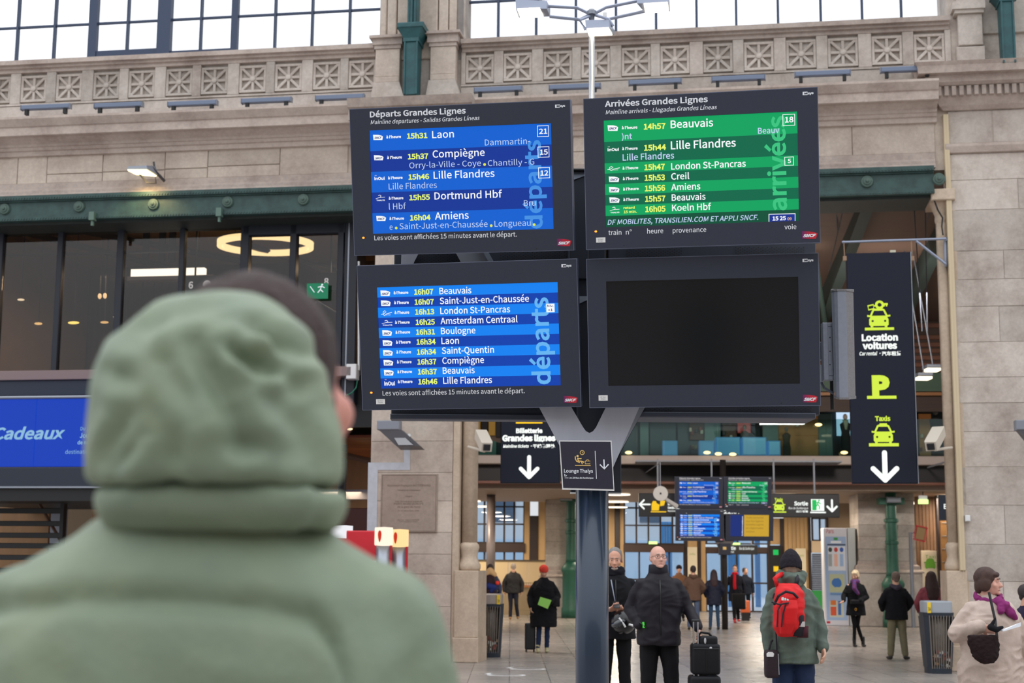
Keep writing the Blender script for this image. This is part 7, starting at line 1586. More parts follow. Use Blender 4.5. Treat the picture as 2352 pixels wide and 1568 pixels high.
def onp(o, name, mb, m, smooth=True, vox=None, fa=0, lab=None):
    me = remesh(mb, vox, 2) if vox else to_mesh(mb, name, m)
    if fa: folds(me, fa, 12, 3)
    q = put(name, me, m, o, lab)
    if not smooth: me.polygons.foreach_set('use_smooth', [False]*len(me.polygons))
    return q
def wpos(x, y): # floor position under a pixel
    d = ray(x, y); t = -CAMZ/d[2]; return (float(d[0]*t), float(d[1]*t))
def xat(x, y, Y): return float(G(x, y, Y)[0])

BLK = cloth('black wool', (17, 17, 22)); BLKP = cloth('plum black shell', (25, 21, 29), .6); JN = cloth('blue denim', (34, 48, 78)); JNL = cloth('light denim', (82, 96, 122)); NVY = cloth('navy down', (26, 30, 50), .6)
DKT = cloth('black trousers', (14, 14, 18)); SHB = mat('black shoe leather', (18, 16, 16), .4); SHT = mat('tan boots', (160, 120, 80), .6)

# ---- bald man with glasses, black jacket, hand on the suitcase handle
Y2 = 15.6; px2 = xat(1512, 1300, Y2)
o2, H2m, K2 = person('bald man in glasses and zipped black jacket holding a suitcase handle', (px2, Y2), 1.875, head=(10, -8, 0), sk=(214, 164, 146), vox=.010, headk=1.0, fat=.12,
    torso=dict(sh=.215, chest=.20, waist=.215, hip=.20, d=.155), coat=dict(m=BLKP, w=.93, hem=1.0, zip=1, fs=6, arm=1.05), hemz=.80, trousers=(DKT, 1.12), shoes=(SHB,), hair=('fringe', (150, 140, 132)), foldamp=.007,
    arms={'L': [(-.275, .05, 1.14), (-.20, -.10, .985), ((.7, -.2, -.6), (0, 1, 0), .5)], 'R': [(.285, .0, 1.15), (.355, -.20, .975), ((.25, -.25, -.9), (-1, 0, -.2), 1.0)]}, hands=(0, 1),
    legs={'L': [(-.105, -.01, .50), (-.12, .02, .09)], 'R': [(.115, -.02, .50), (.13, .0, .09)]}, feet={'L': -8, 'R': 10})
g_ = MB()
for sx in (-1, 1): g_.tube([(sx*.034 + .025*math.cos(k*PI/8), -.101, -.003 + .018*math.sin(k*PI/8)) for k in range(16)], .0018, 5, closed=True); g_.tube([(sx*.059, -.100, .004), (sx*.076, -.06, .006), (sx*.080, .01, .004)], .0018, 5)
g_.tube([(-.010, -.103, .002), (.010, -.103, .002)], .0018, 5); onp(o2, 'glasses', g_.xf(H2m), mat('dark spectacle frame', (40, 32, 30), .3))
onp(o2, 'collar', MB().lathe([(.085, 1.44), (.098, 1.49), (.092, 1.565), (.080, 1.57), (.074, 1.5)], c=(0, .01), seg=22), BLKP, lab='stand-up black collar')
onp(o2, 'green_tab', MB().tube([(-.165, -.16, 1.02), (-.160, -.165, .965)], .010, 6), glow('neon tab', (70, 220, 60), .8), lab='bright green tab')
onp(o2, 'pocket_flap', MB().tube([(-.20, -.15, 1.02), (-.13, -.18, .96)], .006, 6), mat('zip dark', (12, 12, 16), .4))

# ---- suitcase with a smaller bag strapped on it
BKN = cloth('black nylon', (18, 18, 23), .55)
def rbox(mb, x0, x1, y0, y1, z0, z1, r=.02):
    n = 4; rings = []
    def ring(z, k):
        P = []
        for cx, cy, a0 in ((x1-r, y1-r, 0), (x0+r, y1-r, 90), (x0+r, y0+r, 180), (x1-r, y0+r, 270)):
            for i in range(n+1): a = R(a0 + 90*i/n); P.append((cx + (r-k)*math.cos(a), cy + (r-k)*math.sin(a), z))
        return P
    mb.loft([ring(z0, r*.6), ring(z0+r*.35, r*.15), ring(z0+r, 0), ring(z1-r, 0), ring(z1-r*.35, r*.15), ring(z1, r*.6)]); return mb
sc_ = lambda x, y, Y: tuple(G(x, y, Y))
Y3 = 15.25
cx = xat(1622, 1500, Y3); zb1 = G(1622, 1548, Y3)[2]; zt1 = G(1622, 1482, Y3)[2]
bag = thing('travel_bag', 'black soft travel bag stacked on the bald man\'s suitcase', 'bag', (cx, Y3, .44), WM)
hw = 32/FPX*Y3; zb = G(1622, 1549, Y3)[2]; zt = G(1622, 1478, Y3)[2]
part('bag_body', rbox(MB(), cx-hw, cx+hw, Y3-.02, Y3+.20, zb, zt, .035), BKN, bag, smooth=True)
part('top_pocket', rbox(MB(), cx-hw*.45, cx+hw*.85, Y3+.0, Y3+.18, zt-.05, zt+.075, .03), BKN, bag, smooth=True)
part('zip', MB().tube([(cx-hw*.9, Y3-.022, zt-.05), (cx+hw*.9, Y3-.022, zt-.05)], .004, 5).tube([(cx+.0, Y3-.022, zb+.04), (cx+.0, Y3-.022, zt-.06)], .004, 5), mat('zip dark', (12, 12, 16), .4), bag)
part('buckle', MB().sphere((cx-.01, Y3-.01, zt+.03), (.012, .006, .03), 8, 6), mat('bright buckle', (200, 200, 205), .3, .6), bag); part('buckle', MB().sphere((cx+.045, Y3-.02, zt-.04), (.014, .005, .010), 8, 6), mat('bright buckle', (200, 200, 205), .3, .6), bag)
part('carry_handle', MB().tube([(cx-.08, Y3+.08, zt+.06), (cx-.04, Y3+.08, zt+.11), (cx+.04, Y3+.08, zt+.10), (cx+.08, Y3+.08, zt+.06)], .012, 8), BKN, bag)
su_ = thing('suitcase', 'black wheeled suitcase with twin steel pull rods beside the bald man', 'suitcase', (cx, Y3, 0), WM)
part('shell', rbox(MB(), cx-hw*1.18, cx+hw*1.02, Y3-.03, Y3+.22, .05, zb-.012, .04), BKN, su_, smooth=True)
part('front_pocket', rbox(MB(), cx-hw*.95, cx+hw*.8, Y3-.06, Y3-.02, .10, zb-.10, .02), BKN, su_, smooth=True)
xh1, xh2 = xat(1594, 1500, Y3), xat(1604, 1500, Y3); zh = G(1600, 1425, Y3)[2]
for x in (xh1, xh2): part('pull_rod', MB().cone((x, Y3+.02, .1), (x+.0, Y3+.02, zh), .008, .008, 8), mat('polished rod', (176, 178, 184), .22, .9), su_)
part('handle', MB().chain([(xh1-.01, Y3+.02, zh), (xh2+.01, Y3+.02, zh)], [.014, .014], 8), BLACK, su_)
for x in (cx-hw, cx+hw*.85): 
    for y in (Y3+.0, Y3+.18): part('wheel', MB().lathe([(.001, -.012), (.028, -.012), (.03, 0), (.028, .012), (.001, .012)], seg=14).xf(Matrix.Translation((x, y, .031)) @ Matrix.Rotation(PI/2, 4, 'Y')), BLACK, su_)

# ---- grey haired man with phone and helmet, partly behind the mast
Y1 = 17.0; px1 = xat(1412, 1300, Y1)
o1, H1m, K1 = person('grey haired man in black coat looking down at a phone, half behind the mast', (px1, Y1), 1.86, head=(-6, 6, 0), sk=(206, 152, 128), vox=.010,
    torso=dict(sh=.21, chest=.18, waist=.17, hip=.18, d=.135), coat=dict(m=BLK, w=1.05, zip=1, arm=1.05), hemz=.80, trousers=(DKT, 1.0), shoes=(SHB,), hair=('short', (128, 124, 122)),
    arms={'L': [(-.26, .03, 1.14), (-.10, -.26, 1.10), ((.6, -.7, .25), (.2, .3, 1), .7)], 'R': [(.28, .03, 1.13), (.10, -.25, 1.07), ((-.55, -.7, .35), (-.2, .3, 1), .7)]})
onp(o1, 'beard', MB().chain([(-.045, -.045, -.07), (-.025, -.078, -.088), (0, -.090, -.092), (.025, -.078, -.088), (.045, -.045, -.07)], [.016, .014, .013, .014, .016], 8).xf(H1m), mat('grey stubble', (150, 134, 124), .9))
onp(o1, 'scarf', MB().lathe([(.07, 1.44), (.105, 1.47), (.112, 1.51), (.10, 1.55), (.075, 1.56)], c=(0, .01), seg=20), cloth('black scarf', (20, 20, 28)), vox=.01, fa=.006)
onp(o1, 'lanyard', MB().tube([(-.05, -.14, 1.42), (-.02, -.165, 1.25), (.0, -.165, 1.15)], .006, 5), mat('pale lanyard', (150, 156, 176), .6))
ph = thing('phone', 'dark smartphone held by the grey haired man', 'phone', (px1-.02, Y1-.33*K1, 1.13*K1), WM)
Mp = Matrix.Translation((px1-.01, Y1-.36*K1, 1.165*K1)) @ Matrix.Rotation(R(-62), 4, 'X')
part('phone_body', MB().bbox(-.036, .036, -.005, .005, -.072, .072, .004).xf(Mp), mat('phone black', (14, 14, 18), .2), ph); part('phone_screen', MB().box(-.032, .032, .0052, .006, -.066, .066).xf(Mp), glow('phone glow', (90, 100, 120), .6), ph)
hl_ = thing('helmet', 'black motorcycle helmet with white stripes hanging at the grey haired man\'s elbow', 'helmet', (px1+.13, Y1-.3, .80), WM)
hx, hy, hz_ = xat(1432, 1440, Y1-.34), Y1-.34, G(1430, 1428, Y1-.34)[2]
m = MB().sphere((hx, hy, hz_), (.14, .155, .135), 24, 16); put('helmet_shell', remesh(m, .01, 1), mat('gloss black', (10, 10, 13), .25), hl_)
part('visor', MB().sphere((hx-.035, hy-.04, hz_-.0), (.115, .125, .055), 18, 10, rot=Matrix.Rotation(R(-25), 3, 'Y')), mat('smoke visor', (40, 46, 54), .05, coat=.5), hl_, smooth=True)
part('white_stripe', MB().tube([(hx-.06, hy-.145, hz_+.05), (hx-.02, hy-.155, hz_+.0), (hx+.01, hy-.15, hz_-.05)], .010, 6).tube([(hx+.05, hy-.147, hz_-.02), (hx+.10, hy-.12, hz_-.035)], .012, 6), WHITEP, hl_)
part('chin_strap', MB().tube([(hx-.02, hy+.0, hz_+.12), (px1+.10, Y1-.2*K1, 1.07*K1)], .008, 6), BLACK, hl_)

# ---- man with the red backpack, seen from behind
Y4 = 13.4; px4 = xat(1818, 1400, Y4)
GRN = cloth('sage parka', (98, 110, 100), .8, c2=(78, 90, 84))
o4, H4m, K4 = person('person in sage green parka and dark bobble beanie with a red backpack, seen from behind', (px4, Y4), 1.80, head=(172, 14, 0), vox=.010, headk=1.0, headz=-.045, lean=(.0, -.0),
    torso=dict(sh=.190, chest=.165, waist=.170, hip=.175, d=.14), coat=dict(m=GRN, w=1.02, hem=1.10, arm=1.05, fs=5.5, collar=1), hemz=.80, trousers=(JN, 1.15), shoes=(SHB,), hair=('short', (120, 96, 80)), hat=('tall', cloth('dark rib knit', (38, 34, 42), .95, bump=.6, bs=70)), foldamp=.010,
    arms={'L': [(-.215, -.02, 1.13), (-.195, -.06, .84), ((.05, -.1, -1), (1, 0, 0), .8)], 'R': [(.245, .02, 1.13), (.245, -.10, .93), ((0, -.6, -.6), (-1, 0, 0), .6)]}, hood=(GRN, -1, .055), legs={'L': [(-.085, .0, .50), (-.10, .01, .09)], 'R': [(.10, .0, .50), (.12, -.03, .09)]}, feet={'L': 185, 'R': 172}, eyes=False)
bpk = thing('backpack', 'red hiking backpack with grey straps and a white peaked logo, worn over the sage parka', 'backpack', (px4, Y4-.2, .9), WM)
RED = cloth('red ripstop', (214, 30, 34), .55, var=.1); DG_ = cloth('dark grey webbing', (42, 38, 46), .6)
yb_ = Y4-.17*K4; 
def bp(x, y, d=0.0): return (xat(x, y, yb_-d), yb_-d, float(G(x, y, yb_-d)[2]))
c1 = bp(1808, 1385); m = MB(); 
m.ringz([(bp(0, 1446)[2], bp(1812, 1446)[0], yb_-.05, .10, .06), (bp(0, 1425)[2], bp(1808, 1425)[0], yb_-.07, .135, .10), (bp(0, 1385)[2], bp(1808, 1385)[0], yb_-.08, .135, .11), (bp(0, 1345)[2], bp(1810, 1345)[0], yb_-.06, .125, .09), (bp(0, 1326)[2], bp(1806, 1326)[0], yb_-.03, .085, .06)], 24, 2.6)
me = remesh(m, .010, 3); folds(me, .006, 9, 5); q = put('main_compartment', me, RED, bpk)
m = MB(); m.ringz([(bp(0, 1440)[2], bp(1796, 1440)[0], yb_-.16, .05, .03), (bp(0, 1415)[2], bp(1800, 1415)[0], yb_-.19, .075, .05), (bp(0, 1380)[2], bp(1802, 1380)[0], yb_-.20, .08, .055), (bp(0, 1362)[2], bp(1806, 1362)[0], yb_-.18, .06, .04)], 20, 2.4)
q = put('front_pocket', remesh(m, .008, 2), RED, bpk)
part('dark_side', MB().ringz([(bp(0, 1445)[2], bp(1828, 1445)[0], yb_-.11, .05, .05), (bp(0, 1400)[2], bp(1829, 1400)[0], yb_-.12, .045, .06), (bp(0, 1378)[2], bp(1830, 1378)[0], yb_-.10, .02, .04)], 16), DG_, bpk, smooth=True)
part('zip_band', MB().tube([bp(1778, 1388, .17), bp(1788, 1368, .22), bp(1805, 1358, .23), bp(1822, 1362, .22), bp(1832, 1372, .18)], .012, 8), DG_, bpk)
for pts in ([(1785, 1440), (1787, 1400), (1794, 1388)], [(1795, 1440), (1798, 1410), (1806, 1384)], [(1772, 1382), (1790, 1388), (1812, 1384)], [(1775, 1374), (1779, 1362)]): part('strap', MB().tube([bp(x, y, .245) for x, y in pts], .007, 6), DG_, bpk)
part('shoulder_strap', MB().tube([bp(1786, 1345, .05), bp(1780, 1328, .03), bp(1788, 1322, .0), bp(1796, 1318, -.08)], .022, 8), RED, bpk, smooth=True)
part('shoulder_strap', MB().tube([bp(1828, 1345, .05), bp(1832, 1330, .03), bp(1830, 1322, -.05)], .020, 8), DG_, bpk, smooth=True)
lg = MB(); l0 = bp(1800, 1375, .262)
for dx, h_ in ((0, .030), (.020, .022), (.038, .014)): lg.prism([(l0[0]-.018+dx, l0[2]-.012), (l0[0]+.006+dx, l0[2]-.012), (l0[0]+.006+dx, l0[2]-.012+h_*.5), (l0[0]-.004+dx, l0[2]-.012+h_), (l0[0]-.018+dx, l0[2]-.012+h_*.75)], l0[1], l0[1]+.004)
part('white_logo', lg, WHITEP, bpk); part('reflector', MB().bbox(*[bp(1833, 1420, .14)[0], bp(1847, 1420, .14)[0]], yb_-.17, yb_-.14, bp(0, 1423)[2], bp(0, 1411)[2], .004), mat('pale tag', (196, 190, 190), .5), bpk)
part('bottle_pocket', MB().ringz([(bp(0, 1448)[2], bp(1838, 1448)[0], yb_-.10, .05, .05), (bp(0, 1422)[2], bp(1840, 1422)[0], yb_-.10, .045, .05)], 14), cloth('maroon mesh', (74, 34, 44)), bpk, smooth=True)
# bag carried low by the same person
Y5 = 13.25; hbx = thing('shoulder_bag', 'dark brown upright bag with a white logo hanging from the parka wearer\'s hand', 'bag', (xat(1772, 1520, Y5), Y5, .66), WM)
c5 = xat(1772, 1520, Y5); z50, z51 = G(1772, 1556, Y5)[2], G(1772, 1492, Y5)[2]
part('bag_body', rbox(MB(), c5-.062, c5+.062, Y5-.06, Y5+.06, z50, z51, .03), cloth('aubergine nylon', (46, 34, 40), .6), hbx, smooth=True)
part('strap', MB().tube([(c5-.02, Y5, z51), (c5+.0, Y5, z51+.07), (c5+.01, Y5-.02, G(1772, 1470, Y5)[2])], .010, 6).tube([(c5+.05, Y5, z51), (c5+.045, Y5, z51+.16)], .008, 6), DG_, hbx); part('white_logo', MB().ringz([(z51-.055, c5-.022, Y5-.062, .030, .004), (z51-.03, c5-.02, Y5-.062, .034, .004), (z51-.015, c5-.018, Y5-.062, .018, .004)]), WHITEP, hbx)
part('piping', MB().tube([(c5+.055, Y5-.055, z50+.03), (c5+.05, Y5-.058, z51-.03)], .004, 5), mat('silver piping', (150, 150, 156), .4), hbx)

# ---- woman in the beige quilted coat
Y6 = 13.2; px6 = xat(2272, 1400, Y6)
BEI = cloth('beige quilted down', (196, 178, 166), .75, bump=.5, bs=18, c2=(176, 158, 148))
o6, H6m, K6 = person('woman in long beige quilted coat and plum scarf looking sideways, paper in hand', (px6, Y6), 1.655, head=(62, -2, 0), sk=(212, 160, 142), vox=.010, headk=1.10,
    torso=dict(sh=.205, chest=.215, waist=.225, hip=.225, d=.17), coat=dict(m=BEI, w=1.06, hem=1.12, arm=1.30, fs=6, collar=1), hemz=.42, trousers=(DKT, .9), shoes=(SHB,), hair=('bob', (66, 42, 34)), foldamp=.010,
    arms={'L': [(-.31, .02, 1.15), (-.19, -.30, 1.235), ((.85, -.3, -.25), (0, 1, .3), .7)], 'R': [(.34, .03, 1.10), (.34, -.10, .86), ((-.3, -.2, -1), (-1, 0, 0), .5)]}, hands=(1, 0), hood=(BEI, 1))
PLUM = cloth('plum scarf', (130, 44, 104), .85, bump=.6, bs=30)
m = MB().tube([(.10*math.cos(t_), .01+.09*math.sin(t_), 1.50 - .045*math.cos(t_-1.4)*(-1)) for t_ in [2*PI*k/16 for k in range(16)]], .034, 8, closed=True)
m.chain([(.05, -.11, 1.46), (.10, -.16, 1.42)], [.04, .045]).chain([(.09, -.15, 1.43), (.14, -.17, 1.36), (.19, -.16, 1.31)], [.035, .04, .018]).chain([(.06, -.15, 1.43), (.05, -.19, 1.37)], [.035, .03])
onp(o6, 'scarf', m, PLUM, vox=.010, fa=.008)
hb6 = thing('handbag', 'dark fur textured crossbody bag worn by the beige coated woman', 'handbag', (px6-.05, Y6-.32, .75), WM)
c6 = xat(2260, 1480, Y6-.36); y6 = Y6-.36; z60, z61 = G(2260, 1523, y6)[2], G(2260, 1458, y6)[2]
m = MB().ringz([(z60, c6+.02, y6, .05, .03), (z60+.05, c6+.01, y6, .11, .05), (z60+.16, c6, y6, .135, .055), (z61, c6-.01, y6, .13, .045)], 22)
me = remesh(m, .010, 1); folds(me, .010, 40, 2, 1, False); q = put('bag_body', me, cloth('dark fur', (40, 28, 28), .95, bump=.8, bs=60), hb6)
part('strap', MB().tube([(c6+.115, y6, z61-.02), (c6+.125, Y6-.30, z61+.12), (c6+.10, Y6-.24, z61+.36)], .012, 8), BLACK, hb6)
pa = thing('paper', 'folded white paper in the beige coated woman\'s hand', 'paper', (xat(2320, 1440, Y6-.42), Y6-.42, 1.08), WM)
a = G(2302, 1446, Y6-.42); b_ = G(2342, 1432, Y6-.42); part('sheet', MB().loft([[(a[0], a[1]-.03, a[2]-.012), (a[0], a[1]+.06, a[2]-.012), (a[0], a[1]+.06, a[2]-.006), (a[0], a[1]-.03, a[2]-.004)], [(b_[0], b_[1]-.03, b_[2]-.02), (b_[0], b_[1]+.06, b_[2]-.01), (b_[0], b_[1]+.06, b_[2]-.002), (b_[0], b_[1]-.03, b_[2]+.014)]]), mat('paper white', (232, 236, 244), .6), pa)
gv = MB(); a = G(2275, 1440, Y6-.40); gv.chain([a, (a[0]+.05, a[1], a[2]-.02), (a[0]+.10, a[1], a[2]-.0)], [.028, .026, .014]).chain([a, (a[0]+.03, a[1], a[2]+.05), (a[0]+.045, a[1], a[2]+.075)], [.02, .014, .009])
gl_ = thing('gloves', 'pair of black gloves held by the beige coated woman', 'gloves', tuple(a), WM); q = put('glove', remesh(gv, .006, 1), BLK, gl_)

# ---- people farther back
def foot(x, yf): return wpos(x, yf)
F_ = foot(1248, 1498)
YW = cloth('yellow laced shoe', (196, 190, 150), .7)
o7, H7, K7 = person('woman in red beanie and long black coat reading a green leaflet', F_, 1.665, head=(8, 22, 0), hat=('beanie', cloth('coral beanie', (226, 74, 60), .9)), torso=dict(sh=.20, chest=.18, waist=.18, hip=.19, d=.15), coat=dict(m=BLK, w=1.08, hem=1.18, arm=1.15), hemz=.52, trousers=(JN, .82), shoes=(YW, .14),
    arms={'L': [(-.28, .02, 1.13), (-.26, -.10, .93), ((0, -.3, -1), (1, 0, 0), 1.0)], 'R': [(.29, .0, 1.14), (.12, -.26, 1.0), ((-.6, -.5, -.5), (0, 0, 1), .6)]}, legs={'L': [(-.09, -.02, .50), (-.11, -.04, .09)], 'R': [(.08, .0, .50), (.07, .04, .09)]}, foldamp=.008)
lf7 = thing('leaflet', 'lime green leaflet held by the woman in the red beanie', 'leaflet', (F_[0], F_[1]-.3, .95), WM)
part('sheet', MB().prism([(xat(x, y, F_[1]-.33), float(G(x, y, F_[1]-.33)[2])) for x, y in ((1241, 1370), (1267, 1378), (1258, 1398), (1235, 1388))], F_[1]-.34, F_[1]-.335), mat('lime paper', (150, 214, 96), .6), lf7)
hb7 = thing('handbag', 'small black handbag at the elbow of the woman in the red beanie', 'handbag', (F_[0]+.2, F_[1]-.1, .9), WM)
part('bag_body', rbox(MB(), xat(1268, 1380, F_[1]-.1), xat(1286, 1380, F_[1]-.1), F_[1]-.16, F_[1]-.06, .88, 1.07, .02), BKN, hb7, smooth=True)
ws = thing('suitcase', 'small black cabin suitcase with raised silver handle beside the woman in the red beanie', 'suitcase', (foot(1218, 1497)[0], foot(1218, 1497)[1], 0), WM)
sx_, sy_ = foot(1218, 1497)
part('shell', rbox(MB(), sx_-.11, sx_+.10, sy_-.1, sy_+.1, .05, .56, .03), mat('black polycarbonate', (22, 22, 28), .4), ws, smooth=True)
for k in (-.06, 0, .06): part('rib', MB().box(sx_+k-.008, sx_+k+.008, sy_-.106, sy_-.09, .08, .53), mat('black polycarbonate', (22, 22, 28), .4), ws)
part('pull_rod', MB().cone((sx_+.07, sy_, .56), (sx_+.065, sy_-.02, 1.02), .012, .012, 8), SILVER, ws)
for x in (-.08, .07): part('wheel', MB().sphere((sx_+x, sy_-.06, .028), (.018, .028, .028), 10, 6), BLACK, ws)
F_ = foot(1178, 1425)
person('white haired man in dark jacket walking away past the cream hoarding', F_, 1.74, head=(185, 0, 0), vox=.014, coat=dict(m=cloth('olive black wax jacket', (40, 38, 38), .6), w=1.08, hem=1.05, arm=1.15), hemz=.84, trousers=(cloth('dusk navy', (36, 38, 52)), .95), shoes=(SHT,), hair=('short', (176, 160, 146)), eyes=False, feet={'L': 180, 'R': 175},
    arms={'L': [(-.28, .02, 1.14), (-.27, -.03, .90)], 'R': [(.28, .02, 1.14), (.27, -.03, .90)]}, legs={'L': [(-.07, .02, .50), (-.08, .0, .12)], 'R': [(.10, -.05, .52), (.15, .16, .14)]})
F_ = foot(1125, 1440)
o8, H8, K8 = person('person in blue jacket laden with a tan and navy bundle behind the plinth', F_, 1.70, head=(170, 0, 0), vox=.014, coat=dict(m=cloth('slate blue jacket', (54, 62, 90), .7), w=1.05), hemz=.84, trousers=(cloth('brown black', (40, 28, 30)), 1.0), shoes=(SHB,), hair=('bob', (48, 34, 30)), eyes=False, feet={'L': 180, 'R': 180})
rk = thing('backpack', 'overfull rucksack with tan blanket, navy bag and red clip behind the plinth', 'backpack', (F_[0], F_[1]-.25, .9), WM)
xk, yk = F_[0], F_[1]-.30
for nm, c, pts, rr in (('tan_roll', (196, 160, 116), [(-.14, 0, 1.40), (.0, -.02, 1.52), (.12, 0, 1.42)], [.08, .1, .07]), ('dark_sack', (44, 26, 32), [(-.03, 0, 1.25), (-.02, 0, .95)], [.19, .2]), ('navy_pouch', (30, 44, 104), [(-.05, -.16, 1.12), (.10, -.18, 1.08), (.04, -.18, .98)], [.09, .09, .06]), ('red_clip', (226, 60, 50), [(.20, -.14, 1.20)], [.06]), ('orange_tag', (236, 120, 60), [(.20, -.1, .66)], [.09])):
    q = put(nm, remesh(MB().chain([(xk+a, yk+b, c_) for a, b, c_ in pts], rr), .014, 3), cloth(nm, c, .8), rk)
F_ = foot(1593, 1446)
person('person in brown hooded jacket and light jeans standing with back turned beyond the bald man', F_, 1.70, head=(185, 0, 0), vox=.014, coat=dict(m=cloth('brown jacket', (98, 74, 62), .8), w=1.12, arm=1.2), hemz=.80, trousers=(JNL, 1.0), shoes=(SHB,), hair=('short', (50, 38, 36)), hood=(cloth('brown jacket', (98, 74, 62)), -1), eyes=False, feet={'L': 175, 'R': 185}, arms={'L': [(-.30, .0, 1.16), (-.24, .12, 1.0)], 'R': [(.30, .0, 1.16), (.24, .12, 1.0)]}, hands=(0, 0))
F_ = foot(1641, 1446)
person('long haired person in navy down coat and jeans beside the distant mast', F_, 1.60, head=(176, 0, 0), vox=.014, coat=dict(m=NVY, w=1.1, arm=1.15, hem=1.05), hemz=.72, trousers=(cloth('teal denim', (48, 72, 100)), .85), shoes=(SHB,), hair=('long', (52, 30, 36)), eyes=False, feet={'L': 180, 'R': 180}, arms={'L': [(-.28, .0, 1.14), (-.22, .12, .98)], 'R': [(.28, .0, 1.14), (.22, .12, .98)]}, hands=(0, 0))
F_ = foot(1690, 1430)
o9, H9, K9 = person('person in open dark coat with red scarf walking towards the orange suitcase', F_, 1.74, head=(-20, 5, 0), vox=.014, coat=dict(m=cloth('midnight coat', (22, 24, 38)), w=1.0, hem=1.1), hemz=.66, trousers=(DKT, .9), shoes=(mat('red shoe', (170, 24, 34), .5),), hair=('short', (60, 44, 38)), legs={'L': [(-.06, -.06, .5), (-.05, -.12, .09)], 'R': [(.07, .05, .5), (.10, .14, .12)]})
onp(o9, 'scarf', MB().lathe([(.07, 1.44), (.10, 1.47), (.10, 1.52), (.08, 1.54)], c=(0, 0), seg=16).chain([(-.04, -.15, 1.44), (-.05, -.18, 1.2), (-.04, -.18, 1.05)], [.045, .05, .05]), cloth('red scarf', (196, 24, 40)), vox=.014)
sb9 = thing('tote_bag', 'black tote bag carried beside the person with the red scarf', 'bag', (xat(1697, 1395, 45.15), 45.15, .42), WM)
xb9 = xat(1697, 1395, 45.15); part('bag_body', rbox(MB(), xb9-.20, xb9+.20, 45.05, 45.25, .42, .90, .05), BLK, sb9, smooth=True); part('strap', MB().tube([(xb9-.1, 45.15, .86), (xb9-.03, 45.15, 1.05), (xb9+.05, 45.15, .86)], .02, 6), BLK, sb9); part('hand_strap', MB().tube([(xb9-.03, 45.15, 1.04), (o9.location.x+.28, o9.location.y, .93)], .02, 6), BLK, sb9)
F_ = (xat(1712, 1350, 50), 50)
person('person in dark sports jacket with white trim near the blue hoarding', F_, 1.66, head=(40, 0, 0), vox=.016, coat=dict(m=cloth('ink sports jacket', (26, 34, 50)), w=1.05), hemz=.82, trousers=(cloth('dark track', (20, 24, 30)), .95), shoes=(SHB,), hair=('short', (70, 58, 56)), eyes=False)
F_ = (xat(1560, 1350, 47), 47)
person('person in woollen hat and tan jacket glimpsed between the bald man and the brown jacket', F_, 1.72, head=(0, 0, 0), vox=.016, coat=dict(m=cloth('tan jacket', (120, 84, 60)), w=1.0), hemz=.82, trousers=(DKT, .95), shoes=(SHB,), hair=('short', (40, 30, 30)), hat=('beanie', cloth('dark beanie', (34, 28, 34))), eyes=False)
xo, yo = xat(1713, 1400, 46.5), 46.5
os_ = thing('suitcase', 'bright orange suitcase standing by the distant glass doors', 'suitcase', (xo, yo, 0), WM)
part('shell', rbox(MB(), xo-.16, xo+.13, yo-.1, yo+.1, .28, .66, .03), mat('orange shell', (216, 108, 62), .4), os_, smooth=True); part('pale_label', MB().box(xo-.06, xo-.01, yo-.106, yo-.1, .45, .62), WHITEP, os_); part('stand', MB().box(xo-.13, xo+.10, yo-.08, yo+.08, .03, .28), BLACK, os_)
F_ = foot(1968, 1485)
o10, H10, K10 = person('blonde woman in short black coat, black tights and patterned scarf with legs crossed', F_, 1.62, head=(-35, 10, 0), coat=dict(m=BLK, w=1.05, hem=1.12), hemz=.72, trousers=(DKT, .68), shoes=(SHB, .2), hair=('bob', (214, 192, 158)),
    arms={'L': [(-.28, .0, 1.14), (-.32, -.20, 1.06), ((-.7, -.3, -.5), (0, 0, 1), .6)], 'R': [(.27, .02, 1.13), (.05, -.22, 1.06), ((-.9, -.2, 0), (0, 0, 1), .6)]}, legs={'L': [(-.05, -.04, .50), (-.06, -.02, .09)], 'R': [(.03, .02, .50), (.16, .06, .09)]}, hands=(1, 0))
onp(o10, 'scarf', MB().lathe([(.07, 1.43), (.11, 1.46), (.115, 1.51), (.085, 1.55)], c=(0, 0), seg=16).chain([(-.05, -.14, 1.46), (-.07, -.2, 1.34), (.02, -.2, 1.22)], [.05, .055, .04]), cloth('patterned scarf', (50, 60, 120), .85, var=.8, vs=18, c2=(120, 40, 60)), vox=.012)
onp(o10, 'crossbody_bag', rbox(MB(), -.16, .14, -.24, -.15, .98, 1.08, .02), BKN); onp(o10, 'gold_ring', MB().tube([(-.05+.02*math.cos(k), -.215, .86+.03*math.sin(k)) for k in [2*PI*j/10 for j in range(10)]], .006, 5, closed=True), mat('gold fitting', (230, 170, 60), .3, .8))
F_ = foot(2062, 1514)
person('man in black jacket with grey hood and khaki trousers, back turned, facing the green column', F_, 1.59, head=(180, 0, 0), coat=dict(m=BLK, w=1.15, arm=1.2), hemz=.80, trousers=(cloth('khaki cargo', (116, 110, 86)), 1.15), shoes=(mat('dark trainers', (40, 34, 34), .6),), hair=('short', (112, 92, 84)), hood=(cloth('plum grey hood', (66, 60, 72)), -1), eyes=False, feet={'L': 190, 'R': 140}, arms={'L': [(-.30, .0, 1.15), (-.25, .14, 1.0)], 'R': [(.30, .0, 1.15), (.25, .14, 1.0)]}, hands=(0, 0), headk=1.08, legs={'L': [(-.11, 0, .50), (-.14, .01, .09)], 'R': [(.12, 0, .50), (.16, .01, .09)]})
F_ = (xat(2142, 1450, 27.5), 27.5)
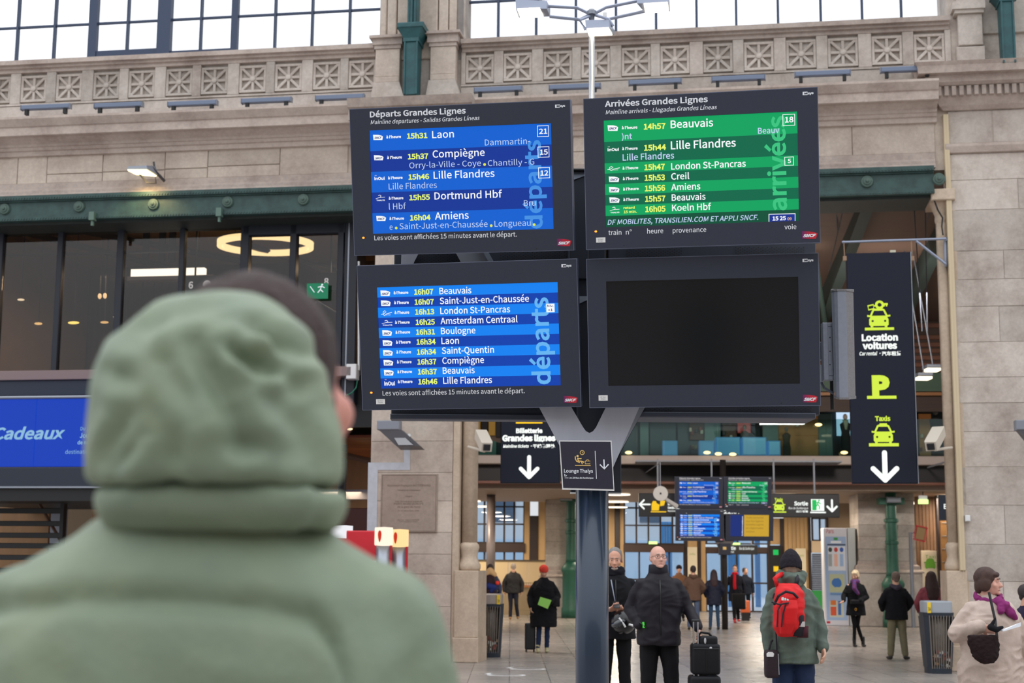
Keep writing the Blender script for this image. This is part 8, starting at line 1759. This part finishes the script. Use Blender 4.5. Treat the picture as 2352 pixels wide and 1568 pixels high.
person('person with very long dark brown hair and dusty red jacket behind the litter bin', F_, 1.60, head=(180, 0, 0), coat=dict(m=cloth('dusty red jacket', (132, 62, 72), .75), w=1.15, arm=1.25), hemz=.82, trousers=(DKT, 1.0), shoes=(SHB,), hair=('long', (54, 30, 30)), headk=1.12, eyes=False, feet={'L': 180, 'R': 180}, arms={'L': [(-.28, .0, 1.14), (-.22, .12, .98)], 'R': [(.28, .0, 1.14), (.22, .12, .98)]}, hands=(0, 0))
F_ = (xat(2364, 1450, 15.5), 15.5)
person('person in dark purple blue coat cut off by the photo edge behind the beige coat', F_, 1.50, head=(60, 0, 0), coat=dict(m=cloth('indigo coat', (36, 32, 54)), w=1.15, arm=1.2), hemz=.72, trousers=(DKT, 1.0), shoes=(SHB,), hair=('short', (50, 40, 40)), eyes=False)

# ---- litter bins
def litter(lab, x, yf, w, yaw):
    F_ = foot(x, yf); o = thing('litter_bin', lab, 'litter bin', (F_[0], F_[1], 0), WM); cx, cy = F_
    BB = mat('bin frame slate', (36, 44, 56), .5); hw = w/2
    part('base', MB().ringz([(0, cx, cy, hw*.80, .20), (.10, cx, cy, hw*.82, .21)], 24, 3.5), BB, o)
    part('upper_ring', MB().ringz([(.90, cx, cy, hw*1.0, .26), (.965, cx, cy, hw*1.02, .27)], 24, 3.5), BB, o)
    part('lid', MB().ringz([(.965, cx, cy, hw*.93, .25), (1.13, cx, cy, hw*.95, .25), (1.15, cx, cy, hw*.90, .22), (1.15, cx, cy, hw*.80, .18), (1.05, cx, cy, hw*.76, .16)], 24, 3.5), mat('bin lid taupe', (160, 148, 142), .45) if yaw else mat('bin lid grey', (158, 164, 172), .4), o)
    for sx in (-1, 1): part('side_post', MB().loft([[(cx+sx*hw*.80, cy-.12, .1), (cx+sx*hw*.60, cy-.19, .1), (cx+sx*hw*.60, cy+.19, .1), (cx+sx*hw*.82, cy+.12, .1)], [(cx+sx*hw*1.0, cy-.16, .9), (cx+sx*hw*.76, cy-.26, .9), (cx+sx*hw*.76, cy+.26, .9), (cx+sx*hw*1.0, cy+.16, .9)]]), BB, o)
    n = 9
    for k in range(n):
        t_ = -1 + 2*k/(n-1); part('bar', MB().cone((cx+t_*hw*.58, cy-.20, .08), (cx+t_*hw*.74, cy-.26, .92), .010, .010, 6), mat('bin bars', (120, 112, 106), .4, .4), o)
    m = MB().ringz([(.10, cx, cy, hw*.55, .15), (.5, cx, cy, hw*.66, .19), (.9, cx, cy, hw*.70, .20)], 18)
    part('clear_liner', m, mat('liner film', (150, 138, 126), .25, 0, .3, 12, .6, 20), o, smooth=True)
    part('yellow_tag', MB().bbox(cx+hw*(.48 if yaw else -.85), cx+hw*(.74 if yaw else -.62), cy-.265, cy-.255, .96, 1.13, .003), mat('bin tag yellow', (236, 200, 40), .5), o)
    m = MB(); text(m, '3H', cx+hw*(.52 if yaw else -.82), .99, hw*.18, .06, y=cy-.268); part('tag_number', m, BLACK, o)
    rs = random.Random(x)
    for k in range(16):
        c = rs.choice([(200, 80, 70), (220, 220, 225), (210, 160, 100), (90, 110, 130), (230, 230, 220), (150, 60, 40)])
        part('litter_piece', MB().bbox(0, .06, 0, .03, 0, .05, .008).xf(Matrix.Translation((cx+rs.uniform(-.6, .5)*hw*.9, cy-.20+rs.uniform(0, .02), rs.uniform(.12, .34))) @ Matrix.Rotation(rs.uniform(-1, 1), 4, 'Y')), mat('litter %s' % (c,), c, .5), o)
    return o
litter('slate litter bin with taupe lid beside the plaque pier plinth', 1125, 1508, .50, 1)
litter('slate litter bin with grey lid beside the beige coated woman', 2155, 1545, .50, 0)
# white markings on the floor
mk = MB()
for x, y in ((1220, 1536), (1171, 1550)):
    c = wpos(x-8, y); n = 24; r0_, r1_ = .30, .24
    mk.loft([[(c[0]+r0_*math.cos(2*PI*k/n), c[1]+r0_*.62*math.sin(2*PI*k/n), .003) for k in range(n)], [(c[0]+r0_*math.cos(2*PI*k/n), c[1]+r0_*.62*math.sin(2*PI*k/n), .001) for k in range(n)]], cap=False)
    ri = [[(c[0]+rr*math.cos(2*PI*k/n), c[1]+rr*.62*math.sin(2*PI*k/n), .003) for k in range(n)] for rr in (r0_, r1_)]; mk.loft(ri, cap=False)
    d_ = wpos(x-46, y-3); mk.add([(d_[0]-.09, d_[1]-.12, .003), (d_[0]-.02, d_[1]-.12, .003), (d_[0]+.05, d_[1]+.12, .003), (d_[0]-.02, d_[1]+.12, .003)], [(0, 1, 2, 3)])
solo('floor_marking', mk, mat('floor paint white', (235, 235, 235), .5), 'worn white ring and bar marks painted on the floor', None, kind='structure')
# ================================================================== MAN IN THE GREEN HOODED COAT, close to the camera, seen from behind
YG = 1.60
def Z1(y, Y=1.5): return float(G(600, y, Y)[2])
def X1(x, Y=1.5): return float(G(x, 1000, Y)[0])
xg = X1(488, YG)
fp = thing('person', 'large close person seen from behind in a pale sage green hooded coat', 'person', (xg, YG, 0), WM)
SAGE = mat('sage down coat', (126, 138, 111), .6, 0, .12, 5, .15, 120, sheen=.05, c2=(108, 124, 106))
# bare body under the clothes: head, neck, trunk, arms, hands, legs in one surface
m = MB(); hx = X1(611, 1.66); hY = 1.66; hz = Z1(912, 1.66)
HMf = Matrix.Translation((hx, hY, hz)) @ Matrix.Rotation(R(150), 4, 'Z') @ Matrix.Rotation(R(-14), 4, 'X') @ Matrix.Scale(1.10, 4)
m.join(headmb(1.0), HMf); m.chain([(hx-.02, hY-.02, hz-.06), (xg+.02, YG+.02, 1.66)], [.062, .07], 14)
m.ringz([(z, xg, YG, a, b) for z, a, b in ((.95, .155, .10), (1.05, .15, .10), (1.25, .15, .10), (1.45, .17, .11), (1.58, .15, .09), (1.66, .08, .07))])
ARM = {-1: [(xg-.19, YG, 1.58), (xg-.245, YG+.03, 1.25), (xg-.23, YG+.12, 1.0)], 1: [(xg+.19, YG, 1.58), (xg+.245, YG+.03, 1.25), (xg+.23, YG+.12, 1.0)]}
for s_ in (-1, 1):
    m.chain(ARM[s_], [.055, .042, .029]); hand(m, ARM[s_][2], (0, .3, -1), (-s_, 0, 0), 1.08, .5, s_)
    m.chain([(xg+s_*.10, YG, 1.0), (xg+s_*.11, YG-.01, .54), (xg+s_*.12, YG-.02, .10)], [.085, .056, .04])
put('body', remesh(m, .009, 3, .4), skin((204, 140, 126)), fp)
# hair
m = MB().sphere((0, .018, .040), (.084, .096, .092), 24, 16).sphere((0, .065, -.02), (.066, .045, .06), 14, 10)
for s_ in (-1, 1): m.sphere((s_*.066, .022, .0), (.020, .048, .045), 12, 9)
me = remesh(m.xf(HMf), .007, 3); folds(me, .003, 60, 2, .3, False); put('hair', me, mat('brown cropped hair', (58, 42, 40), .8, 0, .35, 40, .5, 120), fp)
# coat
def zpx(y): return Z1(y, 1.47)
m = MB()
L = [(.86, .235, .165), (1.0, .24, .170), (1.2, .235, .172), (1.38, .235, .172), (1.50, .238, .165), (1.57, .232, .155), (1.62, .212, .142), (1.655, .178, .125), (1.68, .135, .108), (1.70, .108, .095)]
m.ringz([(z, xg, YG, a, b) for z, a, b in L], 32, 2.3)
for s_ in (-1, 1):
    a = [Vector(q) for q in ARM[s_]]; m.chain([a[0]+Vector((-s_*.012, 0, -.005)), (a[0]+a[1])/2, a[1], (a[1]+a[2])/2, a[2]+Vector((0, 0, .02))], [.078, .080, .076, .068, .056], 16)
me = remesh(m, .0085, 8, .5)
n = len(me.vertices); co = np.empty(n*3); me.vertices.foreach_get('co', co); co = co.reshape(-1, 3); nn = np.empty(n*3); me.vertices.foreach_get('normal', nn); nn = nn.reshape(-1, 3)
sx = np.array([X1(x, 1.44) for x in (-200, 0, 150, 350, 600, 720, 775, 800, 830)]); sz = np.array([Z1(y, 1.44) for y in (1420, 1396, 1380, 1376, 1392, 1420, 1480, 1560, 1700)])
fz_ = np.interp(co[:, 0], sx, sz); dist = np.abs(co[:, 2]-fz_)
steep = np.clip((co[:, 0]-sx[6])/.02, 0, 1)
g1 = np.exp(-(dist/.013)**2)*(co[:, 1] < YG)*(1-steep)
rows_ = np.zeros(n)
for zq in (1.33, 1.17, 1.02): rows_ += np.exp(-((co[:, 2]-zq)/.014)**2)
co = co - nn*(.014*np.clip(g1+rows_, 0, 1))[:, None]
me.vertices.foreach_set('co', co.ravel()); me.update(); folds(me, .0035, 9, 4, 1.2); put('coat', me, SAGE, fp)
# stand collar band under the hood
m = MB(); zc_ = [(1180, .126), (1160, .130), (1130, .130), (1118, .126)]
m.ringz([(Z1(1215, 1.5), X1(494, 1.5), 1.575, .118, .10)] + [(Z1(y, 1.5), X1(494, 1.5), 1.565, r_, r_*.86) for y, r_ in zc_], 36, 2.5)
me = remesh(m, .007, 6); folds(me, .003, 12, 6, .6); put('collar_band', me, SAGE, fp)
# hood
m = MB(); C_ = Vector((X1(492, 1.55), 1.555, Z1(925, 1.55))); seg = 44; rings = []
TB = [(1112, 232, 762), (1106, 216, 776), (1090, 212, 781), (1060, 210, 780), (1020, 207, 775), (960, 205, 763), (900, 208, 742), (850, 219, 722), (800, 240, 700), (745, 292, 665), (710, 340, 635), (690, 385, 606), (677, 430, 580), (671, 480, 548)]
for y, xl, xr in TB:
    rx_ = (X1(xr, 1.55)-X1(xl, 1.55))/2; cx_ = (X1(xr, 1.55)+X1(xl, 1.55))/2; ry_ = min(.118, rx_*.95)
    rings.append([(cx_ + rx_*math.cos(2*PI*i/seg), C_.y + .02*(1-ry_/.118) + ry_*math.sin(2*PI*i/seg), Z1(y, 1.55)) for i in range(seg)])
m.loft(rings)
me = remesh(m, .0055, 6)
n = len(me.vertices); co = np.empty(n*3); me.vertices.foreach_get('co', co); co = co.reshape(-1, 3); nn = np.empty(n*3); me.vertices.foreach_get('normal', nn); nn = nn.reshape(-1, 3)
d = np.zeros(n)
cr_ = [((430, 790), (560, 1010), .010, 26), ((560, 740), (650, 800), .012, 24), ((520, 800), (600, 850), .012, 20), ((380, 840), (470, 960), .008, 26), ((600, 820), (660, 880), .008, 20), ((300, 960), (240, 1060), .008, 26), ((330, 1010), (270, 1080), .008, 20), ((500, 1010), (640, 1040), .006, 26), ((230, 850), (300, 880), .006, 24), ((420, 1020), (400, 1080), .005, 26), ((650, 930), (700, 1060), .005, 30), ((250, 760), (420, 700), .003, 30)]
for (a, b_, dep, w) in cr_:
    A = np.array([X1(a[0], 1.45), Z1(a[1], 1.45)]); B_ = np.array([X1(b_[0], 1.45), Z1(b_[1], 1.45)]); w *= .00043
    p2 = co[:, [0, 2]]-A; ab = B_-A; t_ = np.clip((p2@ab)/(ab@ab), 0, 1); ds = np.linalg.norm(p2 - t_[:, None]*ab, axis=1)
    side = np.sign(p2[:, 0]*ab[1]-p2[:, 1]*ab[0])
    fade = np.sin(np.clip(t_, .08, .92)*PI)**.5
    dep_ = dep*1.3; d -= dep_*np.exp(-(ds/w)**2)*fade; d += dep_*.6*np.exp(-((ds-w*1.9)/w)**2)*fade
d *= (co[:, 1] < C_.y+.02)
co = co + nn*d[:, None]; me.vertices.foreach_set('co', co.ravel()); me.update(); folds(me, .004, 11, 8, 1.0); put('hood', me, SAGE, fp)
# trousers and shoes (below the frame)
m = MB().ringz([(.86, xg, YG, .17, .12), (1.0, xg, YG, .18, .125), (1.08, xg, YG, .17, .115)])
for s_ in (-1, 1): m.chain([(xg+s_*.10, YG, .95), (xg+s_*.11, YG-.01, .54), (xg+s_*.12, YG-.02, .13)], [.098, .075, .062])
put('trousers', remesh(m, .014, 3), cloth('front trousers', (40, 42, 50)), fp)
for s_ in (-1, 1):
    m = MB().sphere((xg+s_*.12, YG, .06), (.048, .06, .055)).sphere((xg+s_*.12, YG+.10, .045), (.05, .11, .042)); m.v = [(x, y, max(z, .004)) for x, y, z in m.v]; put('shoe', remesh(m, .012, 2), SHB, fp)
# the opposite side of the hall, behind the photographer: it closes the room and is what the glass reflects
op = solo('wall_opposite', MB().box(-30, 40, -14, -13, 0, 9), stone_mat('hall stone', (190, 180, 170), (160, 148, 140)), 'pale stone wall on the opposite side of the hall', None, kind='structure')
for k in range(9): part('pilaster', MB().bbox(-26+k*7.5, -24.6+k*7.5, -13, -12.6, 0, 8.8, .03).xf(Matrix.Identity(4)), MC['hall stone'], op)
